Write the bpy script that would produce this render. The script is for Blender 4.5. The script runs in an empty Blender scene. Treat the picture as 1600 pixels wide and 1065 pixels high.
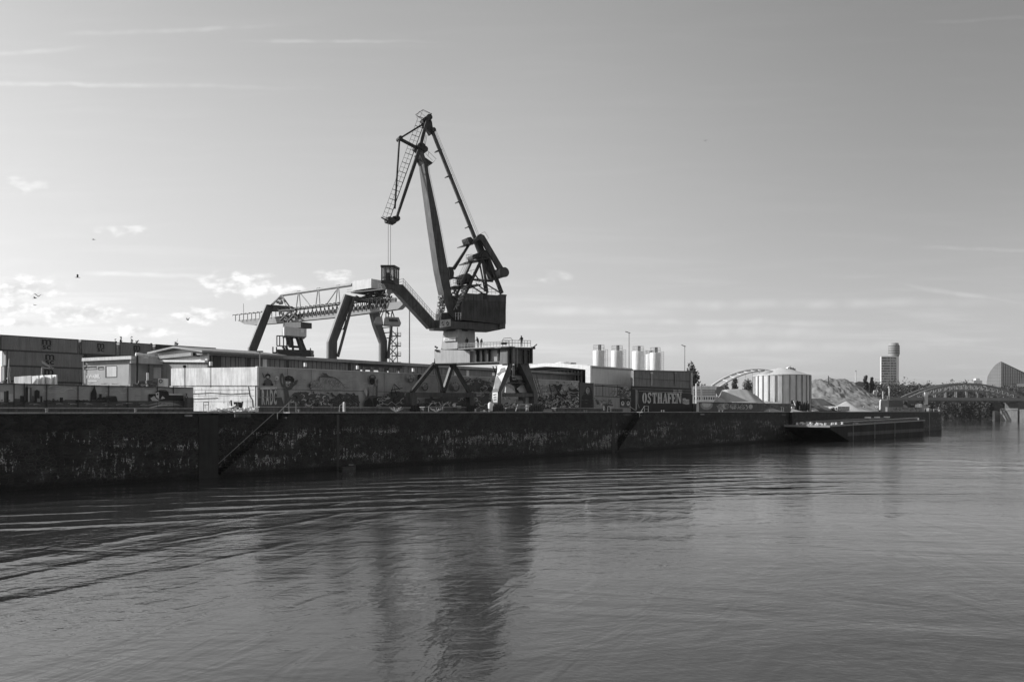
import bpy, math, random
from mathutils import Vector, Matrix, noise
R = random.Random(7)
# ------------------------------------------------------------------ camera, sky, sun, exposure
F = 1244.0; HY = 642.3; CZ = 7.1
sc = bpy.context.scene
cam = bpy.data.cameras.new("camera"); camo = bpy.data.objects.new("camera", cam)
sc.collection.objects.link(camo)
camo.location = (0, 0, CZ); camo.rotation_euler = (math.radians(90), 0, 0)
cam.sensor_width = 36; cam.lens = 36*F/1600; cam.shift_y = (HY-532.5)/1600
cam.clip_start = 0.5; cam.clip_end = 20000
sc.camera = camo
sc.render.resolution_x = 1024; sc.render.resolution_y = 681
sc.view_settings.view_transform = 'Standard'; sc.view_settings.look = 'None'
sc.view_settings.exposure = 0; sc.view_settings.gamma = 1
SUN_EL = 25.0; SUN_H = Vector((-0.99, 0.13, 0)).normalized()
el = math.radians(SUN_EL)
SUN_V = Vector((SUN_H.x*math.cos(el), SUN_H.y*math.cos(el), math.sin(el)))
ld = bpy.data.lights.new("sun", 'SUN'); ld.energy = 5.0; ld.angle = math.radians(0.5); ld.color = (1, 1, 1)
lo = bpy.data.objects.new("sun", ld); sc.collection.objects.link(lo)
lo.rotation_euler = (-SUN_V).to_track_quat('-Z', 'Y').to_euler()

class NT:
    """small helper to write node trees as expressions"""
    def __init__(s, nt): s.nt = nt; s.L = nt.links
    def n(s, t, **k):
        o = s.nt.nodes.new(t)
        for a, b in k.items(): setattr(o, a, b)
        return o
    def put(s, sock, v):
        if hasattr(v, 'is_linked') or hasattr(v, 'links'): s.L.new(v, sock)
        else: sock.default_value = v
    def m(s, op, a, b=0.0, c=None, clamp=False):
        o = s.n('ShaderNodeMath', operation=op, use_clamp=clamp)
        s.put(o.inputs[0], a); s.put(o.inputs[1], b)
        if c is not None: s.put(o.inputs[2], c)
        return o.outputs[0]
    def v(s, op, a, b=None, out=0):
        o = s.n('ShaderNodeVectorMath', operation=op)
        s.put(o.inputs[0], a)
        if b is not None: s.put(o.inputs[1], b)
        return o.outputs[out]
    def mr(s, x, a, b, c=0.0, d=1.0, smooth=True):
        o = s.n('ShaderNodeMapRange', interpolation_type='SMOOTHSTEP' if smooth else 'LINEAR')
        s.put(o.inputs[0], x)
        for i, q in enumerate((a, b, c, d)): s.put(o.inputs[i+1], q)
        return o.outputs[0]
    def noise(s, vec, scale, detail=3, rough=.5, dist=0.0, dim='3D'):
        o = s.n('ShaderNodeTexNoise', noise_dimensions=dim)
        s.put(o.inputs['Vector'], vec); s.put(o.inputs['Scale'], scale)
        o.inputs['Detail'].default_value = detail; o.inputs['Roughness'].default_value = rough
        o.inputs['Distortion'].default_value = dist
        return o.outputs[0]
    def xyz(s, v):
        o = s.n('ShaderNodeSeparateXYZ'); s.put(o.inputs[0], v); return o.outputs
    def comb(s, x, y, z=0.0):
        o = s.n('ShaderNodeCombineXYZ')
        for i, q in enumerate((x, y, z)): s.put(o.inputs[i], q)
        return o.outputs[0]

world = bpy.data.worlds.new("World"); sc.world = world; world.use_nodes = True
w = NT(world.node_tree); world.node_tree.nodes.clear()
SKY_GAIN, SKY_GAMMA = 1.25, 0.62
sky = w.n('ShaderNodeTexSky', sky_type='NISHITA', sun_disc=False)
sky.sun_elevation = el; sky.sun_rotation = math.atan2(SUN_H.x, SUN_H.y)
sky.altitude = 100; sky.air_density = 1.0; sky.dust_density = 2.2; sky.ozone_density = 1.0
bw = w.n('ShaderNodeRGBToBW'); w.L.new(sky.outputs[0], bw.inputs[0])
lum = w.m('MULTIPLY', w.m('POWER', w.m('MULTIPLY', bw.outputs[0], 0.1), SKY_GAMMA), SKY_GAIN)
tc = w.n('ShaderNodeTexCoord').outputs['Generated']
X_, Y_, Z_ = w.xyz(tc)
ym = w.m('MAXIMUM', Y_, 0.02)
# deeper sky away from the sun, paler again opposite it, as a red-filtered monochrome film shows it
lum = w.m('MULTIPLY', lum, w.m('ADD', w.mr(X_, -.05, .62, 1.0, w.mr(Z_, 0.0, .32, .80, .6)), w.mr(X_, .66, .95, 0, .55)))
lum = w.m('MULTIPLY', lum, w.mr(Z_, .25, .6, 1.0, .8))
# cloud coordinates: tangent of azimuth and of height, in hundredths of 1/F
cu = w.m('MULTIPLY_ADD', w.m('DIVIDE', X_, ym), 12.44, 8.0)
cv = w.m('MULTIPLY_ADD', w.m('DIVIDE', Z_, ym), 12.44, 0.0)      # height above horizon
cp = w.comb(cu, cv)
front = w.mr(Y_, 0.1, 0.3)
def blob(cx, cy, rx, ry):
    d = w.v('LENGTH', w.v('MULTIPLY', w.v('SUBTRACT', cp, (cx/100, (HY-cy)/100, 0)), (100/rx, 100/ry, 0)), out=1)
    return w.mr(d, 1.25, 0.0)
cum = None
for a in [(35, 452, 95, 30), (130, 488, 125, 22), (215, 516, 80, 14), (30, 505, 120, 10), (378, 446, 92, 28), (305, 493, 75, 18), (522, 432, 48, 14),
          (36, 290, 46, 20), (198, 360, 62, 14), (866, 433, 34, 14), (10, 478, 80, 22), (440, 452, 40, 14)]:
    b = blob(*a); cum = b if cum is None else w.m('MAXIMUM', cum, b)
nz = w.noise(w.v('MULTIPLY', cp, (1.0, 1.9, 1)), 2.9, 6, .56)
cl = w.mr(w.m('ADD', w.m('MULTIPLY', cum, 0.95), w.m('MULTIPLY', w.m('SUBTRACT', nz, 0.5), 2.0)), 0.2, .98)
cl = w.m('MULTIPLY', w.m('MULTIPLY', cl, w.mr(cu, 10.0, 6.3, 0.12, .9)), w.mr(cv, 2.3, 3.0, 1.0, .45))
# thin streaky cirrus near the horizon and everywhere faintly
st = w.noise(w.v('MULTIPLY', cp, (0.35, 4.2, 1)), 1.1, 6, .6, .35)
cir = w.m('MULTIPLY', w.mr(st, 0.45, 0.75), w.mr(cv, 3.2, 0.3, 0.12, 0.75))
def trail(x0, y0, x1, y1, wd):
    a = Vector((x0/100, (HY-y0)/100, 0)); b = Vector((x1/100, (HY-y1)/100, 0)); t = (b-a).normalized(); n = Vector((-t.y, t.x, 0)); L = (b-a).length
    p = w.v('SUBTRACT', cp, tuple(a))
    wob = w.m('MULTIPLY', w.m('SUBTRACT', w.noise(cp, 1.3, 3), .5), .12)
    dn = w.m('ABSOLUTE', w.m('ADD', w.v('DOT_PRODUCT', p, tuple(n), out=1), wob)); al = w.v('DOT_PRODUCT', p, tuple(t), out=1)
    return w.m('MULTIPLY', w.mr(dn, wd/100, 0.0), w.m('MULTIPLY', w.mr(al, 0, L*.3), w.mr(al, L, L*.5)))
tr = None
for a in [(60, 57, 520, 36, 6), (-200, 98, 190, 72, 6), (330, 64, 760, 66, 5), (-300, 126, 620, 140, 6), (1400, 37, 1800, 18, 5), (100, 425, 380, 434, 6),
          (1400, 385, 1750, 395, 5), (900, 478, 1700, 470, 12), (1380, 440, 1640, 480, 6), (760, 483, 1120, 490, 12), (1040, 516, 1400, 522, 16), (860, 500, 1500, 508, 8), (900, 545, 1600, 540, 14)]:
    b = trail(*a); tr = b if tr is None else w.m('MAXIMUM', tr, b)
tr = w.m('MULTIPLY', tr, w.mr(w.noise(cp, 2.0, 5), .3, .7, .1, .5))
add = w.m('MULTIPLY', w.m('MULTIPLY', cl, w.mr(cum, .04, .3)), front)
lum = w.m('MULTIPLY', lum, w.m('MULTIPLY_ADD', w.m('MULTIPLY', w.m('MAXIMUM', cir, w.m('MULTIPLY', tr, 1.7)), front), .24, 1.0))
lum = w.m('MULTIPLY', lum, w.mr(cv, 2.2, 0.2, 1.0, 1.06))
cloudlum = w.mr(nz, 0.36, 0.64, 0.70, 1.12)
fin = w.m('ADD', w.m('MULTIPLY', lum, w.m('SUBTRACT', 1.0, add)), w.m('MULTIPLY', cloudlum, add))
bg = w.n('ShaderNodeBackground'); wo = w.n('ShaderNodeOutputWorld')
w.L.new(w.comb(fin, fin, fin), bg.inputs[0]); bg.inputs[1].default_value = 1.0
# the sky value above already carries the 0.1 strength of the physical sky
w.L.new(bg.outputs[0], wo.inputs[0])
world.cycles.sampling_method = 'MANUAL'; world.cycles.sample_map_resolution = 512
sc.cycles.max_bounces = 6; sc.cycles.diffuse_bounces = 3; sc.cycles.glossy_bounces = 3
sc.cycles.caustics_reflective = False; sc.cycles.caustics_refractive = False

# ------------------------------------------------------------------ geometry of the place
TH = math.atan(1143/F); S_, C_ = math.sin(TH), math.cos(TH)
U = Vector((S_, C_, 0)); N = Vector((-C_, S_, 0))          # along the quay, inland
RZ = math.atan2(U.y, U.x); PD = 81.4; DZ = 7.0; VX = 1943.0
def zy(y, Z): return CZ + (HY-y)/F*Z
def P(x, y, Z): return Vector(((x-800)/F*Z, Z, zy(y, Z)))
def Zd(x, d): return F*(PD+d)/C_/(VX-x)
def q(x, y, d): return P(x, y, Zd(x, d))                    # point seen at (x, y) at inland distance d
def tx(x, d=0): return (Zd(x, d)-(PD+d)*S_)/C_
def ql(t, d, z): p = N*(PD+d)+U*t; return Vector((p.x, p.y, z))
def online(x, y, p0, dr):
    k = (x-800)/F; s = (k*p0.y-p0.x)/(dr.x-k*dr.y); Z = p0.y+s*dr.y
    return P(x, y, Z)

# ------------------------------------------------------------------ object helpers
MW = {}
col = sc.collection
class MB:
    def __init__(s): s.v = []; s.f = []; s.m = []
    def add(s, vs, fs, m=0):
        o = len(s.v); s.v += [Vector(a) for a in vs]; s.f += [tuple(i+o for i in f) for f in fs]; s.m += [m]*len(fs)
        return s
    def poly(s, pts, m=0): return s.add(pts, [tuple(range(len(pts)))], m)
    def prism(s, pts, vec, m=0):
        n = len(pts); vec = Vector(vec); a = [Vector(p) for p in pts]; b = [p+vec for p in a]
        return s.add(a+b, [tuple(range(n)), tuple(range(2*n-1, n-1, -1))]+[(i, i+n, (i+1) % n+n, (i+1) % n) for i in range(n)], m)
    def obox(s, o, a, b, c, m=0):
        """box with corner o and edge vectors a, b, c"""
        o = Vector(o); return s.prism([o, o+a, o+a+b, o+b], c, m)
    def box(s, c, sx, sy, sz, m=0, rz=0.0):
        r = Matrix.Rotation(rz, 3, 'Z'); c = Vector(c)
        vs = [c+r@Vector((x*sx/2, y*sy/2, z*sz/2)) for z in (-1, 1) for x, y in ((-1, -1), (1, -1), (1, 1), (-1, 1))]
        return s.add(vs, [(3, 2, 1, 0), (4, 5, 6, 7)]+[(i, (i+1) % 4, (i+1) % 4+4, i+4) for i in range(4)], m)
    def beam(s, p0, p1, w_, h, m=0, side=None, w1=None, h1=None):
        """bar from p0 to p1; w_ across (horizontal, or along side), h the other way"""
        p0 = Vector(p0); p1 = Vector(p1); d = (p1-p0).normalized()
        sd = Vector(side).normalized() if side is not None else d.cross(Vector((0, 0, 1)))
        if sd.length < 1e-4: sd = Vector((1, 0, 0))
        sd = (sd-d*sd.dot(d)).normalized(); up = sd.cross(d)
        w1 = w_ if w1 is None else w1; h1 = h if h1 is None else h1
        vs = []
        for p, a, b in ((p0, w_, h), (p1, w1, h1)):
            vs += [p-sd*a/2-up*b/2, p+sd*a/2-up*b/2, p+sd*a/2+up*b/2, p-sd*a/2+up*b/2]
        return s.add(vs, [(3, 2, 1, 0), (4, 5, 6, 7)]+[(i, (i+1) % 4, (i+1) % 4+4, i+4) for i in range(4)], m)
    def tube(s, pts, r, n=6, m=0, r1=None, cap=True):
        pts = [Vector(p) for p in pts]; k = len(pts); o = len(s.v)
        for i, p in enumerate(pts):
            d = (pts[min(i+1, k-1)]-pts[max(i-1, 0)]).normalized()
            a = d.cross(Vector((0, 0, 1)))
            if a.length < 1e-3: a = Vector((1, 0, 0))
            a.normalize(); b = a.cross(d); rr = r if r1 is None else r+(r1-r)*i/max(1, k-1)
            s.v += [p+a*math.cos(2*math.pi*j/n)*rr+b*math.sin(2*math.pi*j/n)*rr for j in range(n)]
        fs = [(o+i*n+j, o+i*n+(j+1) % n, o+(i+1)*n+(j+1) % n, o+(i+1)*n+j) for i in range(k-1) for j in range(n)]
        if cap: fs += [tuple(o+j for j in range(n-1, -1, -1)), tuple(o+(k-1)*n+j for j in range(n))]
        s.f += fs; s.m += [m]*len(fs); return s
    def lathe(s, c, prof, n=24, m=0):
        c = Vector(c); o = len(s.v)
        for r, z in prof: s.v += [c+Vector((r*math.cos(2*math.pi*j/n), r*math.sin(2*math.pi*j/n), z)) for j in range(n)]
        fs = [(o+i*n+j, o+i*n+(j+1) % n, o+(i+1)*n+(j+1) % n, o+(i+1)*n+j) for i in range(len(prof)-1) for j in range(n)]
        fs += [tuple(o+j for j in range(n-1, -1, -1)), tuple(o+(len(prof)-1)*n+j for j in range(n))]
        s.f += fs; s.m += [m]*len(fs); return s
    def grid(s, rows, m=0):
        o = len(s.v); nr = len(rows); nc = len(rows[0])
        for r in rows: s.v += [Vector(p) for p in r]
        fs = [(o+i*nc+j, o+i*nc+j+1, o+(i+1)*nc+j+1, o+(i+1)*nc+j) for i in range(nr-1) for j in range(nc-1)]
        s.f += fs; s.m += [m]*len(fs); return s

def tag(o, label=None, cat=None, group=None, kind=None):
    if label: o['label'] = label
    if cat: o['category'] = cat
    if group: o['group'] = group
    if kind: o['kind'] = kind
    return o
def root(name, label, cat, loc, rz=0.0, group=None):
    o = bpy.data.objects.new(name, None); col.objects.link(o); o.empty_display_size = .5
    o.location = loc; o.rotation_euler = (0, 0, rz)
    MW[o.name] = Matrix.Translation(Vector(loc)) @ Matrix.Rotation(rz, 4, 'Z')
    return tag(o, label, cat, group)
def build(name, mb, mats, parent=None, loc=None, rz=0.0, smooth=False):
    """link the collected world-space shapes as one object in the frame of its parent (or of loc/rz)"""
    if parent is not None: M = MW[parent.name]
    else:
        if loc is None: loc = (0, 0, 0)
        M = Matrix.Translation(Vector(loc)) @ Matrix.Rotation(rz, 4, 'Z')
    inv = M.inverted(); me = bpy.data.meshes.new(name)
    me.from_pydata([tuple(inv @ p) for p in mb.v], [], mb.f); 
    if not isinstance(mats, (list, tuple)): mats = [mats]
    for a in mats: me.materials.append(a)
    if len(mats) > 1:
        for p, k in zip(me.polygons, mb.m): p.material_index = k
    me.validate()
    import bmesh
    if len(mb.f) < 60000:
        bm = bmesh.new(); bm.from_mesh(me); bmesh.ops.recalc_face_normals(bm, faces=bm.faces); bm.to_mesh(me); bm.free()
    if smooth:
        for p in me.polygons: p.use_smooth = True
    o = bpy.data.objects.new(name, me); col.objects.link(o)
    if parent is not None: o.parent = parent
    else: o.location = loc; o.rotation_euler = (0, 0, rz)
    MW[o.name] = M
    return o
def move_root(o, loc, rz):
    o.location = loc; o.rotation_euler = (0, 0, rz); MW[o.name] = Matrix.Translation(Vector(loc)) @ Matrix.Rotation(rz, 4, 'Z')
def dup(o, parent=None):
    c = o.copy(); col.objects.link(c)
    if parent is not None: c.parent = parent
    for ch in [x for x in bpy.data.objects if x.parent == o]: dup(ch, c)
    return c

# ------------------------------------------------------------------ materials (the whole scene is monochrome)
def mat(name, v, rough=.7, var=.25, scale=1.0, streak=0.0, metal=0.0, bump=0.0, spec=.3, sscale=3.0, dirt=.45):
    m = bpy.data.materials.new(name); m.use_nodes = True; t = NT(m.node_tree); b = m.node_tree.nodes['Principled BSDF']
    co = t.n('ShaderNodeTexCoord').outputs['Object']
    n1 = t.noise(co, scale, 5, .6)
    val = t.m('MULTIPLY', v, t.mr(n1, .3, .7, 1-var, 1+var*.6, smooth=False))
    if streak:
        n2 = t.noise(t.v('MULTIPLY', co, (sscale, sscale, .25)), 1.0, 4, .65)
        val = t.m('MULTIPLY', val, t.mr(n2, .38, .68, 1.0, 1-streak))
        n3 = t.noise(co, scale*6, 3, .6)
        val = t.m('MULTIPLY', val, t.mr(n3, .6, .75, 1.0, 1-streak*dirt))
    c = t.comb(val, val, val); t.L.new(c, b.inputs['Base Color'])
    b.inputs['Roughness'].default_value = rough; b.inputs['Metallic'].default_value = metal
    b.inputs['Specular IOR Level'].default_value = spec
    if bump:
        bp = t.n('ShaderNodeBump'); bp.inputs['Strength'].default_value = .7; bp.inputs['Distance'].default_value = bump
        t.L.new(t.noise(co, scale*5, 5, .65), bp.inputs['Height']); t.L.new(bp.outputs[0], b.inputs['Normal'])
    return m
M_crane = mat('crane_paint', .085, .5, .35, .6, .5, spec=.35)
M_crane2 = mat('crane_dark_steel', .045, .5, .3, .8, .4)
M_cranelight = mat('crane_pale_paint', .36, .5, .15, .5, .2)
M_dark = mat('dark_steel', .05, .5, .3, 1.2, .3)
M_rail = mat('galvanised_rail', .34, .4, .2, 2, 0)
M_glass = mat('dark_glass', .03, .1, .2, 2, 0, spec=.8)
M_pane = mat('sky_pane', .55, .3, .3, 1, 0)
M_conc = mat('concrete', .34, .85, .25, .8, .3, bump=.02)
M_concd = mat('dark_concrete', .13, .85, .35, .8, .4, bump=.02)
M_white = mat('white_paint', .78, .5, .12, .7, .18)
M_whited = mat('weathered_white', .86, .7, .18, .6, .3, sscale=1.6)
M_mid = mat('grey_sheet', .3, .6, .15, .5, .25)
M_light = mat('pale_sheet', .62, .5, .1, .5, .15)
M_cont = mat('container_paint', .2, .5, .12, .5, .22)
M_contd = mat('container_dark', .05, .5, .2, .5, .3)
M_logo = mat('logo_black', .012, .5, .1, 1)
M_wall = mat('mural_wall_paint', .4, .7, .22, .35, .22, sscale=1)
M_m1 = mat('mural_pale', .55, .7, .25, .8, .2)
M_m2 = mat('mural_grey', .3, .7, .25, .8, .2)
M_m3 = mat('mural_shade', .1, .7, .25, .8, .2)
M_m4 = mat('mural_dark', .028, .7, .25, .8, .2)
M_m5 = mat('mural_white', .62, .7, .25, .8, .2)
MUR = [M_wall, M_m1, M_m2, M_m3, M_m4, M_m5]
M_tin = mat('corrugated_tin', .24, .5, .2, .4, .4)
M_roof = mat('roof_sheet', .28, .6, .15, .4, .2)
M_sand = mat('sand', .2, .95, .2, .25, .1, bump=.25)
M_sandw = mat('white_sand', .38, .95, .12, .4, .05, bump=.1)
M_sandd = mat('dark_gravel', .09, .95, .3, .8, .1, bump=.15)
M_ship = mat('hull_paint', .04, .8, .3, .3, .45, spec=.08)
M_shipband = mat('hull_band', .085, .8, .3, .3, .45)
M_brick = mat('dark_brick', .13, .8, .3, 1, .3)
M_bridge = mat('bridge_paint', .24, .6, .15, .1, .2)
M_bridged = mat('bridge_girder', .13, .6, .15, .1, .2)
M_cloth = mat('dark_clothes', .03, .9, .3, 6)
M_skin = mat('skin', .35, .6, .1, 6)
M_bark = mat('bark', .07, .9, .3, 3, bump=.02)
def leafmat(name, v):
    m = bpy.data.materials.new(name); m.use_nodes = True; t = NT(m.node_tree); b = m.node_tree.nodes['Principled BSDF']
    r = t.n('ShaderNodeNewGeometry').outputs['Random Per Island']
    val = t.m('MULTIPLY', v, t.mr(r, 0, 1, .45, 1.5, smooth=False)); t.L.new(t.comb(val, val, val), b.inputs['Base Color'])
    b.inputs['Roughness'].default_value = .75; b.inputs['Specular IOR Level'].default_value = .25
    return m
M_leaf = leafmat('foliage', .1); M_leafd = leafmat('foliage_dark', .065)

def stone_mat():
    m = bpy.data.materials.new('quay_masonry'); m.use_nodes = True; t = NT(m.node_tree); b = m.node_tree.nodes['Principled BSDF']
    co = t.n('ShaderNodeTexCoord').outputs['Object']
    x, y, z = t.xyz(co)
    p = t.comb(t.m('ADD', x, y), z)
    vo = t.n('ShaderNodeTexVoronoi', voronoi_dimensions='2D', feature='DISTANCE_TO_EDGE'); t.put(vo.inputs['Vector'], t.v('MULTIPLY', p, (1.0, 1.55, 1))); vo.inputs['Scale'].default_value = 2.1
    vc = t.n('ShaderNodeTexVoronoi', voronoi_dimensions='2D', feature='F1'); t.put(vc.inputs['Vector'], t.v('MULTIPLY', p, (1.0, 1.55, 1))); vc.inputs['Scale'].default_value = 2.1
    cr = t.xyz(vc.outputs['Color'])[0]
    mort = t.mr(vo.outputs[0], .02, .075, 1.0, 0.0)
    base = t.m('MULTIPLY', t.m('ADD', .012, t.m('MULTIPLY', cr, .018)), t.mr(t.noise(p, .6, 4), .3, .7, .6, 1.3))
    # mortar shows more in patches low on the wall
    mp = t.m('MULTIPLY', mort, t.mr(t.noise(p, .28, 3), .4, .65, .15, 1.0))
    mp = t.m('MULTIPLY', mp, t.mr(z, 6.2, 4.5, .25, 1))
    base = t.m('ADD', base, t.m('MULTIPLY', mp, .05))
    # lime runs: short vertical dribbles, clustered in bands
    dr = t.noise(t.v('MULTIPLY', t.comb(t.m('ADD', x, y), z), (2.9, .75, 1)), 1.0, 4, .65, .4)
    clus = t.noise(t.v('MULTIPLY', p, (.11, .5, 1)), 1.0, 3, .55)
    band = t.m('MULTIPLY', t.mr(z, 5.7, 4.3), t.mr(z, .3, 1.2))
    lime = t.m('MULTIPLY', t.mr(t.m('ADD', dr, t.m('MULTIPLY', t.m('SUBTRACT', clus, .5), 1.0)), .57, .665), band)
    lime2 = t.m('MULTIPLY', t.mr(t.noise(t.v('MULTIPLY', p, (7, 5, 1)), 1., 2), .42, .6), lime)
    col_ = t.m('ADD', base, t.m('MULTIPLY', lime2, t.mr(t.noise(p, 1.1, 2), .3, .7, .16, .5)))
    soft = t.m('MULTIPLY', t.mr(t.noise(t.v('MULTIPLY', p, (.5, .9, 1)), 1., 6, .7), .5, .72), t.mr(z, 5.5, 3.5, .2, 1.0))
    col_ = t.m('ADD', col_, t.m('MULTIPLY', soft, .05))
    wet = t.mr(t.m('ADD', z, t.m('MULTIPLY', t.noise(p, .8, 3), .25)), .35, .75, .25, 1.0)
    col_ = t.m('MULTIPLY', col_, wet)
    t.L.new(t.comb(col_, col_, col_), b.inputs['Base Color']); b.inputs['Roughness'].default_value = .7
    b.inputs['Specular IOR Level'].default_value = .3
    bp = t.n('ShaderNodeBump'); bp.inputs['Strength'].default_value = 1; bp.inputs['Distance'].default_value = .06
    t.L.new(t.m('ADD', t.mr(vo.outputs[0], 0, .15), t.m('MULTIPLY', t.noise(p, 6, 3), .4)), bp.inputs['Height']); t.L.new(bp.outputs[0], b.inputs['Normal'])
    return m
M_stone = stone_mat()

def water_mat():
    m = bpy.data.materials.new('river_water'); m.use_nodes = True; t = NT(m.node_tree); b = m.node_tree.nodes['Principled BSDF']
    g = t.n('ShaderNodeNewGeometry').outputs['Position']
    x, y, z = t.xyz(g); p = t.comb(x, y)
    def rot(nx, ny, sx, sy):   # coordinates across / along a crest direction
        a = t.m('ADD', t.m('MULTIPLY', x, nx), t.m('MULTIPLY', y, ny)); c = t.m('ADD', t.m('MULTIPLY', x, -ny), t.m('MULTIPLY', y, nx))
        return a, c, t.comb(t.m('MULTIPLY', a, sx), t.m('MULTIPLY', c, sy))
    wind = t.noise(p, .035, 3, .5)
    _, _, r1 = rot(.35, .937, 7.0, 3.4); _, _, r2 = rot(-.2, .98, 1.7, .8); _, _, r3 = rot(.93, -.37, .5, .16); _, _, r4 = rot(.1, 1, .16, .05)
    gd_ = t.v('LENGTH', t.v('MULTIPLY', t.v('SUBTRACT', p, (-17, 46, 0)), (1/15, 1/34, 0)), out=1)
    gust = t.m('MULTIPLY', t.mr(gd_, 1.1, .35), t.mr(t.noise(p, .12, 3), .3, .6, .4, 1.0))
    h = t.m('MULTIPLY', t.noise(r1, 1.0, 3, .6, .3), t.m('ADD', t.mr(wind, .35, .65, .003, .010), t.m('MULTIPLY', gust, .004)))
    h = t.m('ADD', h, t.m('MULTIPLY', t.noise(r2, 1.0, 3, .5, .5), t.m('ADD', t.mr(wind, .3, .7, .009, .024), t.m('MULTIPLY', gust, .014))))
    h = t.m('ADD', h, t.m('MULTIPLY', t.noise(r3, 1.0, 3, .5, 1.0), .055))
    h = t.m('ADD', h, t.m('MULTIPLY', t.noise(r4, 1.0, 4, .55, .8), .11))
    def crest(nx, ny, lam, lo_, hi, c0, c1, amp, wob=5.0):
        a, c, _ = rot(nx, ny, 1, 1)
        a2 = t.m('ADD', a, t.m('MULTIPLY', t.m('SUBTRACT', t.noise(t.v('MULTIPLY', t.comb(a, c), (.14, .045, 1)), 1., 3, .6), .5), wob))
        s_ = t.m('SINE', t.m('MULTIPLY', a2, 2*math.pi/lam))
        env = t.m('MULTIPLY', t.mr(a, lo_-4, lo_+2), t.mr(a, hi+4, hi-2)); e2 = t.m('MULTIPLY', t.mr(c, c0-12, c0+6), t.mr(c, c1+15, c1-6))
        br = t.mr(t.noise(t.v('MULTIPLY', t.comb(a, c), (.22, .09, 1)), 1., 3, .6), .36, .62, .05, 1.0)
        return t.m('MULTIPLY', t.m('MULTIPLY', t.m('POWER', t.m('MULTIPLY_ADD', s_, .5, .5), 3.2), amp), t.m('MULTIPLY', t.m('MULTIPLY', env, e2), br))
    h = t.m('ADD', h, crest(.92, -.39, 4.2, -38, -28, 10, 62, .07, 8.0))
    h = t.m('ADD', h, crest(-.35, .937, 3.9, 56, 84, -50, 45, .15))
    h = t.m('ADD', h, crest(-.05, 1.0, 5.4, 62, 105, -40, 70, .06, 7.0))
    bp = t.n('ShaderNodeBump'); bp.inputs['Strength'].default_value = 1; bp.inputs['Distance'].default_value = 1.0
    t.L.new(h, bp.inputs['Height']); t.L.new(bp.outputs[0], b.inputs['Normal'])
    v = .036
    b.inputs['Base Color'].default_value = (v, v, v, 1); b.inputs['IOR'].default_value = 1.5
    b.inputs['Specular IOR Level'].default_value = .5
    t.put(b.inputs['Roughness'], t.mr(wind, .3, .7, .03, .07))
    return m
M_water = water_mat()

# ------------------------------------------------------------------ the setting: water, quay deck, far bank
mb = MB(); mb.poly([(-900, -120, 0), (4200, -120, 0), (4200, 6500, 0), (-900, 6500, 0)])
tag(build('water', mb, M_water), kind='structure', label='grey rippled river water in the harbour basin')
TT = tx(1474.5)         # where the mole ends
mb = MB()
deck = [ql(-90, 1.51, DZ-.03), ql(TT-3, 1.51, DZ-.03), ql(TT-1.4, 1.2, DZ-.03), ql(TT-.6, 3, DZ-.03), ql(TT-.6, 62, DZ-.03), ql(TT-90, 130, DZ-.03), ql(TT-90, 420, DZ-.03), ql(-90, 420, DZ-.03)]
mb.prism([p for p in deck], (0, 0, -8.5))
tag(build('quay_ground', mb, M_concd), kind='structure', label='dark paved quay ground on the mole')
mb = MB(); rows = []
for i in range(14):
    Z = 770+i*420; rows.append([Vector(((j/16.0-.3)*Z*1.3-400, Z+(0 if i else noise.noise(Vector((j*.7, 0, 3)))*14), (-.8 if i == 0 else 5+i*.9+noise.noise(Vector((i*.7, j*.6, 1)))*3))) for j in range(34)])
rows.insert(1, [p+Vector((0, 14, 5.4)) for p in rows[0]])
mb.grid(rows)
tag(build('far_bank', mb, mat('bank_soil', .06, .95, .3, .05)), kind='structure', label='dark overgrown far river bank')

# ------------------------------------------------------------------ quay wall with stairs
qw = root('quay_wall', 'long dark masonry quay wall with pale lime runs and sunken stairs', 'quay wall', ql(0, 0, 0), RZ)
st1 = (tx(341), tx(452)); st2 = (tx(965), tx(1004)); rc3 = (tx(1226), tx(1238))
mb = MB()
def front(t0, t1, z0=-1.5, z1=6.88, d=0.0): mb.poly([ql(t0, d, z0), ql(t1, d, z0), ql(t1, d, z1), ql(t0, d, z1)])
def notch(a, b, dep=1.5, n=24):
    for i in range(n):                       # steps
        t0 = a+(b-a)*i/n; t1 = a+(b-a)*(i+1)/n; z = .15+(6.6-.15)*(i+.5)/n
        mb.add([ql(t0, 0, -1.5), ql(t1, 0, -1.5), ql(t1, 0, z), ql(t0, 0, z), ql(t0, dep, -1.5), ql(t1, dep, -1.5), ql(t1, dep, z), ql(t0, dep, z)],
               [(0, 1, 2, 3), (3, 2, 6, 7), (0, 3, 7, 4), (1, 5, 6, 2)])
    front(a, b, -1.5, 6.98, dep)
    mb.poly([ql(a, 0, -1.5), ql(a, dep, -1.5), ql(a, dep, 6.98), ql(a, 0, 6.98)])
front(-90, st1[0]-2.2);  
notch(*st1); front(st1[1], st2[0]); notch(*st2); front(st2[1], rc3[0]); front(rc3[1], TT-3)
front(rc3[0], rc3[1], d=.8)
for t_ in rc3: mb.poly([ql(t_, 0, -1.5), ql(t_, .8, -1.5), ql(t_, .8, 6.88), ql(t_, 0, 6.88)])
end = [ql(TT-3, 0, 0), ql(TT-1.7, .25, 0), ql(TT-.7, .9, 0), ql(TT-.15, 2.0, 0), ql(TT, 3.4, 0), ql(TT, 62, 0), ql(TT-90, 130.6, 0), ql(TT-90, 420, 0)]
for a, b in zip(end, end[1:]): mb.poly([a+Vector((0, 0, -1.5)), b+Vector((0, 0, -1.5)), b+Vector((0, 0, 6.88)), a+Vector((0, 0, 6.88))])
build('masonry', mb, M_stone, qw)
mb = MB()
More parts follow.
